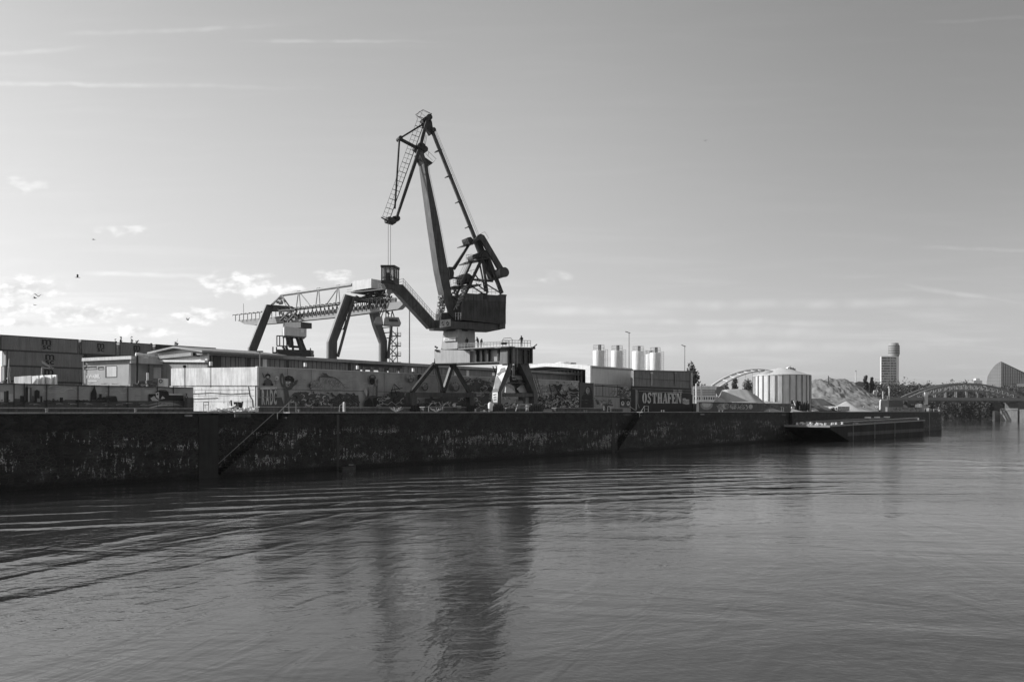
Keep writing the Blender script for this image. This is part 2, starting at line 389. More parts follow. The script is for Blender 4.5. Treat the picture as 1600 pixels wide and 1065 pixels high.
def coping(a, b, d0=-.12, d1=1.6): mb.obox(ql(a, d0, 6.88), U*(b-a), N*(d1-d0), Vector((0, 0, .14)))
xs_ = [(-90, st1[0]-.05), (st1[1], st2[0]), (st2[1], rc3[0]), (rc3[1], TT-3)]
for a, b in xs_:
    n = max(1, int((b-a)/4))
    for i in range(n): coping(a+(b-a)*i/n, a+(b-a)*(i+1)/n-.02)
for a, b in (st1, st2): coping(a, b, 1.38, 1.9)
coping(rc3[0], rc3[1], .68, 1.2)
for a, b in zip(end, end[1:6]):
    mb.prism([a+Vector((0, 0, 6.88)), b+Vector((0, 0, 6.88)), b-U*.6+N*.3+Vector((0, 0, 6.88)), a-U*.5+N*.55+Vector((0, 0, 6.88))], (0, 0, .14))
build('coping', mb, M_conc, qw)
mb = MB(); mb.obox(ql(st1[0]-2.2, -.12, -1.5), U*2.15, N*.5, Vector((0, 0, 8.2)))
build('pilaster', mb, mat('wall_joint_concrete', .032, .8, .3, 1, .3), qw)
mb = MB(); mb.obox(ql(tx(526), -.04, -1.5), U*.35, N*.3, Vector((0, 0, 8.2))); build('joint', mb, M_dark, qw)
mb = MB(); mb.obox(ql(tx(1451), -.1, -1.5), U*.9, N*.5, Vector((0, 0, 8.2))); build('joint', mb, M_dark, qw)
mb = MB(); mb.obox(ql(tx(961)-1.0, -.05, -1.5), U*.9, N*.3, Vector((0, 0, 8.2))); build('joint', mb, mat('joint_concrete', .04, .8, .3, 1), qw)
for (xa, xb, y0, y1, mm) in ((366, 390, 646.5, 651.5, M_concd), (288, 299, 647.6, 650.4, M_conc), (974, 985, 646.5, 648.5, M_concd), (1094, 1099, 646, 648, M_conc), (1220, 1226, 647, 649, M_concd)):
    mb = MB(); a = q(xa, y0, 0); b = q(xb, y0, 0); c = q(xa, y1, 0)
    mb.obox(Vector((a.x, a.y, c.z)), (b-a).xy.to_3d(), -N*.22, Vector((0, 0, a.z-c.z))); build('ledge', mb, mm, qw)
for (xa, xb, y0, y1) in ((269, 275, 690, 697), (429, 436, 707, 714), (578, 582, 681, 686), (685, 690, 698, 704), (938, 942, 669, 673), (56, 62, 700, 708)):
    mb = MB(); a = q(xa, y0, 0); b = q(xb, y0, 0); c = q(xa, y1, 0)
    mb.obox(Vector((a.x, a.y, c.z))-N*.06, (b-a).xy.to_3d(), N*.2, Vector((0, 0, a.z-c.z))); build('mooring_niche', mb, M_logo, qw)
def railpoly(mb, pts, r=.035, n=5):
    for a, b in zip(pts, pts[1:]): mb.tube([a, b], r, n)
# stair handrails
def top_rail(x0, x1, x2, yt, label, yb=644, foot=655):
    o = root('stair_railing', label, 'railing', q(x1, 644, .2), RZ)
    mb = MB()
    A = q(x1, yt, .15); B = q(x2, yt, .15); C = q(x0, 646, .15)
    railpoly(mb, [q(x0, foot, .15), C, A, B, q(x2, yb, .15)], .045)
    railpoly(mb, [A, q(x1, yb, .15)], .04); railpoly(mb, [q(x1, (yt+yb)/2, .15), q(x2, (yt+yb)/2, .15)], .03)
    railpoly(mb, [(A+C)/2, (q(x1, yb, .15)*.5+C*.5)], .03)
    build('rail', mb, M_rail, o)
    return o
top_rail(433.5, 451.5, 462.5, 628.5, 'pale tube railing at the head of the long stair beside the mural wall')
top_rail(999.5, 1007, 1013, 634, 'pale tube railing at the head of the stair below the big stencilled lettering', foot=652)
mb = MB(); a = q(341, 724, 1.35); b = q(429, 644.5, 1.35); mb.tube([a, b], .04, 5)
for k in range(6): p = a.lerp(b, k/5); mb.tube([p, p+N*.14], .02, 4)
o = build('handrail', mb, M_rail, loc=a, rz=RZ); tag(o, 'thin pale handrail slanting down the quay wall stair to the water', 'handrail')
for i, (x, yt, wd, lb) in enumerate([(322, 628, 8, 'small pale hoop rail on the quay edge in front of the white panel wall'), (952, 635, 5, 'low pale hoop rail on the quay edge before the graffiti wall'), (1223, 636, 3, 'small hoop rail on the quay edge before the brick wall')]):
    o = root('hoop_rail', lb, 'railing', q(x, 643, .4), RZ)
    mb = MB(); railpoly(mb, [q(x-wd/2, 643.5, .3), q(x-wd/2, yt, .3), q(x+wd/2, yt, .3), q(x+wd/2, 643.5, .3)], .04); railpoly(mb, [q(x-wd/2, yt+4, .3), q(x+wd/2, yt+4, .3)], .03)
    build('rail', mb, M_rail, o)
# mooring post with lifebuoy rail
o = root('rescue_post', 'white rescue post with a hooked pole on the quay edge above the wall joint', 'post', q(537, 643, .4), RZ)
mb = MB(); mb.tube([q(537.6, 643, .4), q(537.6, 630, .4)], .16, 8); mb.lathe(q(537.6, 630, .4), [(.16, 0), (.1, .15), (.02, .2)], 8); build('post', mb, M_white, o)
mb = MB(); railpoly(mb, [q(530, 643, .4), q(531, 633, .4), q(534, 631, .4)], .05); build('hook', mb, M_rail, o)
# bollards along the edge
b0 = None
for i, (x, lb) in enumerate([(73, 'small mooring bollard on the quay edge under the far left of the skyline mural'), (212, 'mooring bollard on the quay edge under the painted locomotive shed'), (467, 'mooring bollard just right of the long stair railing'),
                (913, 'mooring bollard before the painted portrait panel'), (916.5, 'second of two close bollards before the portrait panel'), (1034, 'mooring bollard under the big stencilled lettering'), (1037.5, 'second of two close bollards under the stencilled lettering'), (1124, 'mooring bollard before the low graffiti wall, nearer one'),
                (1129, 'mooring bollard before the low graffiti wall, farther one'), (1203, 'mooring bollard before the low brick wall'), (1262, 'mooring bollard beside the round silo'), (1467, 'mooring bollard at the tip of the mole')]):
    p = q(x, 643, .35); p.z = DZ
    if b0 is None:
        mb = MB(); mb.lathe(p, [(.14, 0), (.11, .06), (.09, .2), (.15, .24), (.15, .3), (.07, .33)], 10)
        b0 = build('mooring_bollard', mb, M_conc, loc=p, smooth=True); c = b0
    else:
        c = b0.copy(); col.objects.link(c); c.location = p
    tag(c, lb, 'bollard', 'mooring bollards along the quay edge')

# long low concrete duct that runs along the quay
def duct(x0, x1, d, ytop, name, lb, mt=M_concd, cap=M_conc):
    o = root(name, lb, 'kerb', q(x0, 642, d), RZ)
    a = q(x0, ytop, d); b = q(x1, ytop, d); h = a.z-DZ; ln = (b-a).length
    s_ = Vector((a.x, a.y, DZ-.05)); mb = MB(); mb.obox(s_, U*ln, N*.8, Vector((0, 0, h*.8)))
    k = int(ln/6)
    build('duct_body', mb, mt, o)
    mb = MB(); s2 = Vector((a.x, a.y, DZ+h*.82))-N*.25; mb.obox(s2, U*ln, N*1.2, Vector((0, 0, .12))); build('duct_cap', mb, cap, o)
duct(404, 640, 9, 634.6, 'cable_duct', 'long low concrete cable duct before the left mural wall')
duct(868, 973, 9, 636.2, 'cable_duct', 'shorter low concrete cable duct before the right graffiti wall')
duct(-40, 300, 8, 636.5, 'cable_duct', 'low kerb duct at the foot of the skyline mural')
duct(662, 727, 9, 634.8, 'cable_duct', 'low concrete duct between the bogies of the trestle leg')
duct(790, 832, 9, 636.6, 'cable_duct', 'low concrete duct under the harbour crane portal')

# ------------------------------------------------------------------ lettering and painting helpers
_tc = {}
def text_shapes(s, bold=.02):
    """flat outline faces of a word in the built-in font, scaled to the unit square"""
    if (s, bold) in _tc: return _tc[(s, bold)]
    cu_ = bpy.data.curves.new('t', 'FONT'); cu_.body = s; cu_.offset = bold; cu_.resolution_u = 3
    o = bpy.data.objects.new('t', cu_); col.objects.link(o)
    dg = bpy.context.evaluated_depsgraph_get(); me = bpy.data.meshes.new_from_object(o.evaluated_get(dg))
    vs = [v.co.copy() for v in me.vertices]; fs = [tuple(p.vertices) for p in me.polygons]
    bpy.data.objects.remove(o); bpy.data.curves.remove(cu_); bpy.data.meshes.remove(me)
    x0 = min(v.x for v in vs); x1 = max(v.x for v in vs); y0 = min(v.y for v in vs); y1 = max(v.y for v in vs)
    _tc[(s, bold)] = ([((v.x-x0)/(x1-x0), (v.y-y0)/(y1-y0)) for v in vs], fs)
    return _tc[(s, bold)]
def put_text(mb, s, fn, m=0, bold=.02):
    """fn maps (u, v) of the unit square to a point on the surface"""
    vs, fs = text_shapes(s, bold); mb.add([fn(a, b) for a, b in vs], fs, m)
def ribbon(pts, w0, w1=None):
    """flat brush stroke in picture-plane units of a wall; returns quads"""
    w1 = w0 if w1 is None else w1; out = []; n = len(pts); e = []
    for i, (x, y) in enumerate(pts):
        a = pts[max(i-1, 0)]; b = pts[min(i+1, n-1)]; dx, dy = b[0]-a[0], b[1]-a[1]; l = math.hypot(dx, dy) or 1
        ww = (w0+(w1-w0)*i/max(1, n-1))/2; e.append(((x-dy/l*ww, y+dx/l*ww), (x+dy/l*ww, y-dx/l*ww)))
    for a, b in zip(e, e[1:]): out.append([a[0], b[0], b[1], a[1]])
    return out
def ell(cx, cy, rx, ry, n=14, a0=0, a1=2*math.pi):
    return [(cx+rx*math.cos(a0+(a1-a0)*i/n), cy+ry*math.sin(a0+(a1-a0)*i/n)) for i in range(n+(0 if a1-a0 > 6.2 else 1))]
class Paint:
    """flat painted shapes on a wall plane seen at inland distance d; each layer lies 12 mm proud of the last"""
    def __init__(s, d, seed=1): s.d = d; s.mb = MB(); s.k = 1; s.r = random.Random(seed)
    def L(s): s.k += 1; return s
    def p(s, pts, m):
        s.mb.poly([q(x, y, s.d-.012*s.k) for x, y in pts], m); s.k += .12; return s
    def strokes(s, quads, m):
        for a in quads: s.mb.poly([q(x, y, s.d-.012*s.k) for x, y in a], m)
        s.k += .12; return s
    def clouds(s, x0, y0, x1, y1, n, m=1, ln=9, th=.9):
        for _ in range(n):
            x = s.r.uniform(x0, x1); y = s.r.uniform(y0, y1); l = s.r.uniform(.4, 1)*ln
            s.strokes(ribbon([(x+l*i/5, y+math.sin(i*1.3+x)*.5-.04*l*i/5) for i in range(6)], s.r.uniform(.4, 1)*th, .2), m)
    def swirls(s, x0, y0, x1, y1, n, ms=(1, 2, 3, 4), wd=(.5, 1.6), size=6):
        for _ in range(n):
            x = s.r.uniform(x0, x1); y = s.r.uniform(y0, y1); rr = s.r.uniform(.35, 1)*size; a = s.r.uniform(0, 6.28); k = s.r.choice((-1, 1))
            pts = []
            for i in range(9):
                f = i/8; xx = x+math.cos(a+k*f*3.2)*rr*(1-.55*f)*1.2; yy = y+math.sin(a+k*f*3.2)*rr*(1-.5*f)*.8
                pts.append((min(max(xx, x0), x1), min(max(yy, y0), y1)))
            s.strokes(ribbon(pts, s.r.uniform(*wd)*1.35, .4), s.r.choice(ms))
    def letters(s, x0, y0, x1, y1, n, ms=(1, 4), wd=1.3):
        """wild interlocking letter shapes: outline in ms[1], fill in ms[0]"""
        wcell = (x1-x0)/n
        for i in range(n):
            cx = x0+wcell*(i+.5); pts = []; a = s.r.uniform(0, 6)
            for j in range(7):
                pts.append((cx+math.sin(a+j*s.r.uniform(.9, 1.9))*wcell*.55, y1+(y0-y1)*j/6+s.r.uniform(-1, 1)*.8))
            s.strokes(ribbon(pts, wd*2.1, wd*1.4), ms[1]); s.strokes(ribbon(pts, wd*1.2, wd*.7), ms[0])
    def build(s, parent, name='mural'): return build(name, s.mb, MUR, parent)

def slab_wall(name, lb, x0, x1, yt0, d, th, mt, z0=None, cat='wall', x_end_top=None):
    o = root(name, lb, cat, q(x0, 642, d), RZ)
    a = q(x0, yt0, d); t0, t1 = tx(x0, d), tx(x1, d); mb = MB()
    mb.obox(ql(t0, d, DZ-.03 if z0 is None else z0), U*(t1-t0), N*th, Vector((0, 0, a.z-(DZ-.03 if z0 is None else z0))))
    build('wall_panel', mb, mt, o)
    return o, a.z

# ------------------------------------------------------------------ skyline mural wall (far left)
D1 = 12
o, zt = slab_wall('mural_wall', 'low grey wall painted with a city skyline under clouds, far left of the quay', -160, 302, 596.3, D1, .35, M_wall)
pt = Paint(D1, 3)
pt.p([(-100, 626), (302, 626), (302, 640), (-100, 640)], 3)
pt.clouds(-20, 598.5, 270, 616, 34, 1, 16, 1.3); pt.clouds(-20, 600, 290, 622, 22, 2, 20, 1.6); pt.clouds(40, 602, 260, 616, 12, 5, 12, .6)
for cx, cy, r in ((85, 606, 9), (95, 604, 7), (200, 608, 7), (205, 605, 5), (180, 612, 8), (110, 611, 9)): pt.strokes(ribbon(ell(cx, cy, r, r*.45, 8, 3.3, 6.1), 1.5, .5), 1)
for (x0, y0, x1, m) in ((0, 612, 6, 5), (6, 611, 10, 3), (10, 610, 13.6, 4), (13.6, 615, 21, 1), (22, 622.5, 32, 3), (31.5, 618, 38, 4), (40, 604.5, 44, 4), (44, 607, 46, 1), (46.5, 605, 49.5, 3), (50, 618, 53, 3), (54, 610, 62, 4), (58, 622, 68, 2), (63, 618.5, 66, 4),
                        (82, 622.5, 85, 4), (93.5, 620.5, 98.5, 4), (101, 624, 125, 3), (118, 625, 132, 4), (155, 615, 159, 4), (160, 620, 182, 4), (166, 618, 181, 3), (232, 615, 245, 4)):
    pt.p([(x0, y0), (x1, y0+.3), (x1, 627.5), (x0, 627.5)], m)
pt.p([(41, 604.5), (42.2, 600), (43.4, 604.5)], 4); pt.p([(54.5, 610), (58, 608.5), (62, 611)], 4)
pt.p([(141.2, 627), (142, 614), (144.4, 609), (146.6, 604.4), (147.4, 600.5), (148.2, 604.4), (149.8, 609), (151.2, 614), (151, 627)], 4)
pt.p([(150, 627), (152, 621.5), (156, 619.5), (161, 622), (182, 619), (184, 627)], 4)
pt.p([(124, 627), (128, 625), (136, 625.5), (142, 627)], 4)
for i in range(26):
    x = pt.r.uniform(0, 190); pt.p([(x, 626), (x+pt.r.uniform(3, 9), 626), (x+3, 624.8-pt.r.random()), (x+1, 624.8)], 3)
pt.p([(205, 640), (222, 629), (245, 624), (262, 622), (285, 628), (297, 640)], 3); pt.p([(225, 634), (250, 627.5), (270, 628.5), (286, 634), (262, 631.5), (245, 631)], 2); pt.p([(228, 638), (252, 631), (276, 633), (262, 633.4), (250, 634)], 1)
pt.p([(243, 622), (244, 613), (248, 610), (262, 611), (264, 616), (262, 622)], 4); pt.p([(243.5, 613.5), (248.5, 612), (248.5, 623), (243.5, 620)], 5); pt.p([(245, 614.5), (247.2, 614), (247.2, 617), (245, 617)], 4)
pt.strokes(ribbon([(243, 612.5), (250, 609.6), (258, 609.5), (264, 613)], 1.2, .7), 4)
pt.p([(262, 617), (287, 617.5), (287, 626), (250, 625)], 4); pt.p([(264, 614.4), (285, 615.4), (285, 617), (264, 617)], 5); pt.p([(235, 622), (241, 618), (243.5, 622), (249, 626), (238, 626)], 1); pt.p([(252, 621), (254, 618.5), (258, 622), (252, 623.4)], 5)
pt.p([(290, 614), (292.8, 614.5), (291, 620), (289.8, 619.5), (291.2, 615.6), (290, 615.5)], 4)
for i in range(30):
    x = pt.r.uniform(0, 280); y = pt.r.uniform(629, 633); pt.strokes(ribbon([(x, y), (x+5, y-.8), (x+11, y+.3)], .8, .2), pt.r.choice((1, 2, 4, 2)))
pt.build(o)
mb = MB()
for x in (22, 38, 73, 122, 170, 200, 246, 271): mb.obox(q(x, zy and 640, D1-.2), U*.05, N*.15, Vector((0, 0, zt-DZ-.1)))
build('panel_joint', mb, M_dark, o)
mb = MB(); a = q(-150, 596.3, D1-.15); mb.obox(Vector((a.x, a.y, zt)), U*(tx(302, D1-.15)-tx(-150, D1-.15)), N*.6, Vector((0, 0, .1))); build('wall_cap', mb, M_concd, o)
# small block that continues the wall
o, _ = slab_wall('low_wall_block', 'low dark wall block at the right end of the skyline mural', 293, 302.6, 621, D1-1.2, .8, M_concd)

# stuff stacked behind the skyline wall
o = root('sheet_stack', 'row of pale leaning sheet panels behind the skyline mural wall', 'panels', q(55, 642, 17))
for (x0, x1, a, b) in ((22, 48, 588.6, 586.6), (49, 60, 587.6, 586.4), (62, 67.5, 586.4, 585.8), (68.5, 80, 586, 585.4), (81, 87.5, 585.4, 585.2)):
    mb = MB(); Z = 104; mb.prism([P(x0, 640, Z), P(x1, 640, Z-1), P(x1, b, Z-1), P(x0, a, Z)], (.0, .3, 0)); build('panel', mb, M_whited, o)
o = root('bent_pole', 'bent pale pole frame with wires sticking up at the far left wall', 'pole', q(13, 642, 15))
mb = MB(); Z = 100
for a in ([(12, 640), (12.5, 590), (14.5, 560)], [(14.5, 560), (13, 580), (15.5, 584), (12, 588)], [(16, 598), (14.5, 585), (16, 576), (14, 572)], [(11, 592), (16, 589)]): mb.tube([P(x, y, Z) for x, y in a], .07, 5)
build('frame', mb, M_rail, o)
o = root('broken_sign', 'broken triangular pale frame on a post in front of the dark container stack', 'sign frame', q(66, 642, 18))
mb = MB(); Z = 106
for a in ([(64.5, 640), (65.5, 574)], [(65.5, 564), (84, 575.3), (65, 574.2)], [(66, 566), (78, 573)]): mb.tube([P(x, y, Z) for x, y in a], .09, 5)
build('frame', mb, M_rail, o)

# ------------------------------------------------------------------ container stack
def corr_poly(L, pitch=.28, dep=.04):
    pts = []; n = int(L/pitch); p = L/n
    for i in range(n): pts += [(i*p, 0), (i*p+p*.3, 0), (i*p+p*.5, dep), (i*p+p*.8, dep)]
    return pts+[(L, 0)]
def make_container(L, H, name, pm, lb, t, d, z, logo=None, fm=None, endm=None):
    """long side faces the river; frame posts, corrugated sides, locking bars on the end"""
    W = 2.44; fm = fm or M_contd
    o = root(name, lb, 'container', ql(t, d, z), RZ, 'stacked shipping containers')
    B = lambda a, b, c: ql(t+a, d+b, z+c)
    mb = MB()
    for a in (0, L-.16):
        for b in (0, W-.16): mb.obox(B(a, b, 0), U*.16, N*.16, Vector((0, 0, H)))
    for b in (0, W-.12):
        mb.obox(B(.16, b, H-.12), U*(L-.32), N*.12, Vector((0, 0, .118))); mb.obox(B(.16, b, .002), U*(L-.32), N*.12, Vector((0, 0, .15)))
    for a in (0, L-.12):
        mb.obox(B(a, .16, H-.14), U*.12, N*(W-.32), Vector((0, 0, .138))); mb.obox(B(a, .16, .002), U*.12, N*(W-.32), Vector((0, 0, .15)))
    build('frame', mb, fm, o)
    for nm, b0, sg in (('side_panel', .03, 1), ('side_panel', W-.03, -1)):
        mb = MB(); pr = corr_poly(L-.32)
        for (a, b), (c, e) in zip(pr, pr[1:]): mb.poly([B(.16+a, b0+sg*b, .14), B(.16+c, b0+sg*e, .14), B(.16+c, b0+sg*e, H-.11), B(.16+a, b0+sg*b, H-.11)])
        build(nm, mb, pm, o)
    mb = MB(); mb.obox(B(.1, .1, H-.06), U*(L-.2), N*(W-.2), Vector((0, 0, .03))); mb.obox(B(.1, .1, .1), U*(L-.2), N*(W-.2), Vector((0, 0, .03))); build('roof_panel', mb, pm, o)
    mb = MB(); mb.obox(B(.04, .15, .14), U*.05, N*(W-.3), Vector((0, 0, H-.27))); 
    for b in (.5, .95, 1.5, 1.95): mb.tube([B(.01, b, .15), B(.01, b, H-.15)], .025, 5)
    build('door', mb, endm or M_light, o)  # sun-facing end gets its light from a paler colour than the sides
    mb = MB(); mb.obox(B(L-.08, .15, .14), U*.04, N*(W-.3), Vector((0, 0, H-.27))); build('end_panel', mb, pm, o)
    if logo:
        c, s_ = logo; mb = MB(); f = lambda u0, v0, w_, h_: (lambda u, v: B(c+u0+u*w_, -.012, v0+v*h_))
        put_text(mb, 'm', f(-.72*s_, H*.5+.04, 1.44*s_, .9*s_), bold=.02); put_text(mb, 'sc', f(-.66*s_, H*.5-.8*s_, 1.32*s_, .68*s_), bold=.02)
        mb.poly([f(-.9*s_, H*.5-.06, 1.8*s_, .06)(a, b) for a, b in ((0, 0), (1, 0), (1, 1), (0, 1))]); build('logo', mb, M_logo, o)
    return o
DC = 72; HC = 2.59; Zl = lambda k: DZ+k*HC
tA = tx(123, DC)-12.19
t4 = tx(131.5, DC)-12.19
ordn = ['bottom', 'second', 'third', 'fourth', 'top']
lg = {4: (6.1, 1.05)}
make_container(12.19, HC, 'shipping_container', M_cont, 'dark 40-foot container with black m sc logo in the top layer, leftmost in view', tA, DC, Zl(4), (7.0, 1.0))
make_container(12.19, HC, 'shipping_container', M_cont, 'dark 40-foot container of the top layer cut off by the left edge of view', tA-12.5, DC, Zl(4))
make_container(6.06, HC, 'shipping_container', M_cont, 'dark 20-foot container with m sc logo, top layer, above the flat building left end', tx(127, DC), DC, Zl(4), (3.3, .85))
make_container(6.06, HC, 'shipping_container', M_cont, 'dark 20-foot container with m sc logo, top layer, above the flat building middle', tx(187, DC), DC, Zl(4), (3.1, .85))
c = make_container(12.19, HC, 'shipping_container', M_contd, 'darkest container of the top layer with a small pale mark, behind the gable roof', tx(243, DC), DC, Zl(4))
mb = MB(); s_ = tx(243, DC)
for k in range(3): mb.poly([ql(s_+1.3+k*.5, DC-.015, Zl(4)+1.5), ql(s_+1.65+k*.5, DC-.015, Zl(4)+1.5), ql(s_+1.65+k*.5, DC-.015, Zl(4)+1.9), ql(s_+1.3+k*.5, DC-.015, Zl(4)+1.9)])
build('logo', mb, M_mid, c)
make_container(12.19, HC, 'shipping_container', M_cont, 'dark 40-foot container with m sc logo in the fourth layer behind the broken sign', t4, DC, Zl(3), (6.6, 1.0))
for k in (2, 1, 0):
    make_container(12.19, HC, 'shipping_container', M_cont, 'dark 40-foot container with m sc logo, %s layer, just left of the flat building' % ordn[k], t4-.25*(3-k)*.6, DC, Zl(k), (6.6, 1.0))
for k in (3, 2, 1, 0):
    make_container(12.19, HC, 'shipping_container', M_contd if k % 2 else M_cont, 'dark 40-foot container with sunlit end coloured pale, %s layer, at the left edge of view' % ordn[k], t4-13.4, DC, Zl(k))
    make_container(12.19, HC, 'shipping_container', M_contd, 'near-black 40-foot container in the %s layer hidden behind the flat building' % ordn[k], t4+12.5, DC, Zl(k))
    make_container(12.19, HC, 'shipping_container', M_contd, 'near-black 40-foot container in the %s layer behind the gable roof' % ordn[k], t4+25.1, DC, Zl(k))

# ------------------------------------------------------------------ flat building with shutters and lettering (WAIBEL)
Zc = 125.0; pc = P(203.5, 557.5, Zc); e1 = Vector((-.90, .43, 0)).normalized(); 
o = root('flat_building', 'flat-roofed pale building with white fascia, shutters and white lettering', 'building', (pc.x, pc.y, DZ))
zt = pc.z
def wf(x, y, off=0.0):     # point on its lit front; e1 runs to the left
    nrm = Vector((e1.y, -e1.x, 0)) if False else Vector((-e1.y, e1.x, 0))
    if nrm.y > 0: nrm = -nrm
    b = Vector((pc.x, pc.y, 0))+nrm*off
    return online(x, y, b, e1)
wl = wf(129.5, 560); nb = Vector((-e1.y, e1.x, 0)); nb = nb if nb.y > 0 else -nb
def wallbox(mb, a, b, z0, z1, depth, m=0):
    a = Vector((a.x, a.y, z0)); mb.obox(a, Vector((b.x-a.x, b.y-a.y, 0)), depth, Vector((0, 0, z1-z0)), m)
mb = MB(); wallbox(mb, wl, pc, DZ-.05, zt-.42, nb*14); build('wall', mb, mat('building_render', .5, .6, .1, .5, .1), o)
mb = MB(); wallbox(mb, wf(127.8, 560, .5), wf(205, 560, .5), zt-.4, zt+.12, nb*15.2); build('roof', mb, M_white, o)
mb = MB(); wallbox(mb, wf(129.6, 560, .08), wf(203.5, 560, .08), zt-.95, zt-.43, nb*.1); build('fascia_shade_band', mb, M_mid, o)  # grey band put in as the shade under the fascia
for (x0, x1, y0, y1) in ((131, 151, 572.6, 577.8), (153, 162, 572.6, 577.8), (164.5, 182, 571.5, 590)):
    f = root('window', None, None, wf(x0, y1), 0); f.parent = None
    bpy.data.objects.remove(f)
    zb, zh = wf(x0, y1).z, wf(x0, y0).z
    mb = MB(); A = wf(x0, y0, .02); B_ = wf(x1, y0, .02); wallbox(mb, A, B_, zb, zh, nb*.03); w_ = build('window', mb, M_dark, o)
    mb = MB(); A = wf(x0+(2.2 if x1-x0 > 12 else 2), y0, .06); B_ = wf(x1-.2, y0, .06); wallbox(mb, A, B_, zb+.12, zh-(.3 if x1-x0 < 15 or x1-x0 > 19 else .12), nb*.05); build('shutter', mb, M_white, w_)
mb = MB()
put_text(mb, 'WAIBEL', lambda u, v: wf(138.4+u*18.2, 590.6-v*6.2, .03), bold=.045)
for k in range(9): mb.poly([wf(x, y, .03) for x, y in ((138.4+k*1.45, 594), (139.5+k*1.45, 594), (139.5+k*1.45, 596), (138.4+k*1.45, 596))])
for k in range(16):
    a0, a1 = k/16*6.283, (k+1)/16*6.283
    mb.poly([wf(135+r*math.cos(a)*.55, 587+r*math.sin(a)*1.1, .03) for r, a in ((4.2, a0), (4.2, a1), (3.3, a1), (3.3, a0))])
mb.poly([wf(x, y, .035) for x, y in ell(135.2, 588, 1.1, 2.2)])
build('lettering', mb, mat('lettering_white', .92, .5, .03, 1), o)
mb = MB(); mb.tube([wf(131, 562, .15), wf(130.6, 600, .15)], .07, 6); build('downpipe', mb, M_rail, o)
mb = MB(); mb.tube([wf(202.5, 562, .15), wf(201.5, 600, .15)], .07, 6); build('downpipe', mb, M_rail, o)
# recessed yard wing to the right under the same white fascia
e2 = Vector((.78, .62, 0)).normalized(); p0 = Vector((pc.x, pc.y, 0))+e2*.2
def rf(x, y, off=0.0): return online(x, y, p0+Vector((e2.y, -e2.x, 0))*off, e2)
bk = Vector((-e2.y, e2.x, 0))
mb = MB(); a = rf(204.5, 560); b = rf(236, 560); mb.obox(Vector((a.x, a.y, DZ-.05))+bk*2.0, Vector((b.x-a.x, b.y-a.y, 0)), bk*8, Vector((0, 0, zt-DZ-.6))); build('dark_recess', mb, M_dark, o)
mb = MB(); a = rf(235, 560); b = rf(330, 560); mb.obox(Vector((a.x, a.y, DZ-.05)), Vector((b.x-a.x, b.y-a.y, 0)), bk*8, Vector((0, 0, zt-DZ-.75))); build('side_wall', mb, M_mid, o)
mb = MB(); a = rf(204, 560, .6); b = rf(330, 560, .6); mb.obox(Vector((a.x, a.y, zt-1.0)), Vector((b.x-a.x, b.y-a.y, 0)), bk*10, Vector((0, 0, .95))); build('fascia', mb, M_light, o)
mb = MB(); a = rf(240, 574, .04); b = rf(255, 591, .04); mb.obox(Vector((a.x, a.y, b.z)), Vector((b.x-a.x, b.y-a.y, 0)), bk*.03, Vector((0, 0, a.z-b.z))); build('shutter', mb, M_light, o)
mb = MB(); mb.tube([rf(264, 548, .8), rf(264, 600, .8)], .22, 8); build('column', mb, M_mid, o)
mb = MB(); mb.tube([rf(214.6, 555, 1), rf(213.6, 600, 1)], .16, 6); build('column', mb, M_dark, o)
mb = MB(); mb.tube([rf(216, 567, 1), rf(238, 575, 1), rf(262, 579, 1)], .03, 4); build('cable', mb, M_rail, o)
o = root('roof_clutter', 'pale rolled sheets lying along the edge of the flat roof', 'roll', rf(225, 556, .3)); mb = MB()
mb.tube([rf(212, 555, .3)+Vector((0, 0, .2)), rf(222, 554.6, .3), rf(232, 556, .3), rf(247, 557.8, .3)], .28, 7); build('roll', mb, M_whited, o)
# objects between wall and building
o = root('air_unit', 'pale boxy machine with a round fan behind the skyline mural wall', 'machine', P(252, 642, 108)); mb = MB(); a = P(247, 591, 108); b = P(257, 591, 108)
mb.obox(Vector((a.x, a.y, DZ)), b-a, Vector((0, 1.2, 0)), Vector((0, 0, a.z-DZ))); build('housing', mb, M_light, o)
mb = MB(); c = P(251, 595.2, 107.9)
for k in range(12): a0, a1 = k/12*6.283, (k+1)/12*6.283; mb.poly([c+Vector((r*math.cos(a), 0, r*math.sin(a))) for r, a in ((.26, a0), (.26, a1), (.15, a1), (.15, a0))])
build('fan', mb, M_dark, o)
o = root('concrete_post', 'short pale concrete post behind the skyline mural wall', 'post', P(231, 642, 108)); mb = MB(); mb.tube([P(230.5, 641, 108), P(230.5, 582, 108)], .17, 8); build('post', mb, M_light, o)
o = root('rubble_heap', 'low heap of rubble beside the concrete post', 'rubble', P(222, 642, 109)); mb = MB()
for k in range(26):
    c = P(R.uniform(206, 246), 0, R.uniform(107, 110)); mb.box((c.x, c.y, DZ+R.uniform(3.4, 4.1)), R.uniform(.3, .9), .5, R.uniform(.2, .5), 0, R.random())
mb.obox(P(205, 642, 108)-Vector((0, 0, .1)), P(246, 642, 108)-P(205, 642, 108), Vector((0, 2, 0)), Vector((0, 0, 3.5))); build('rubble', mb, M_concd, o)

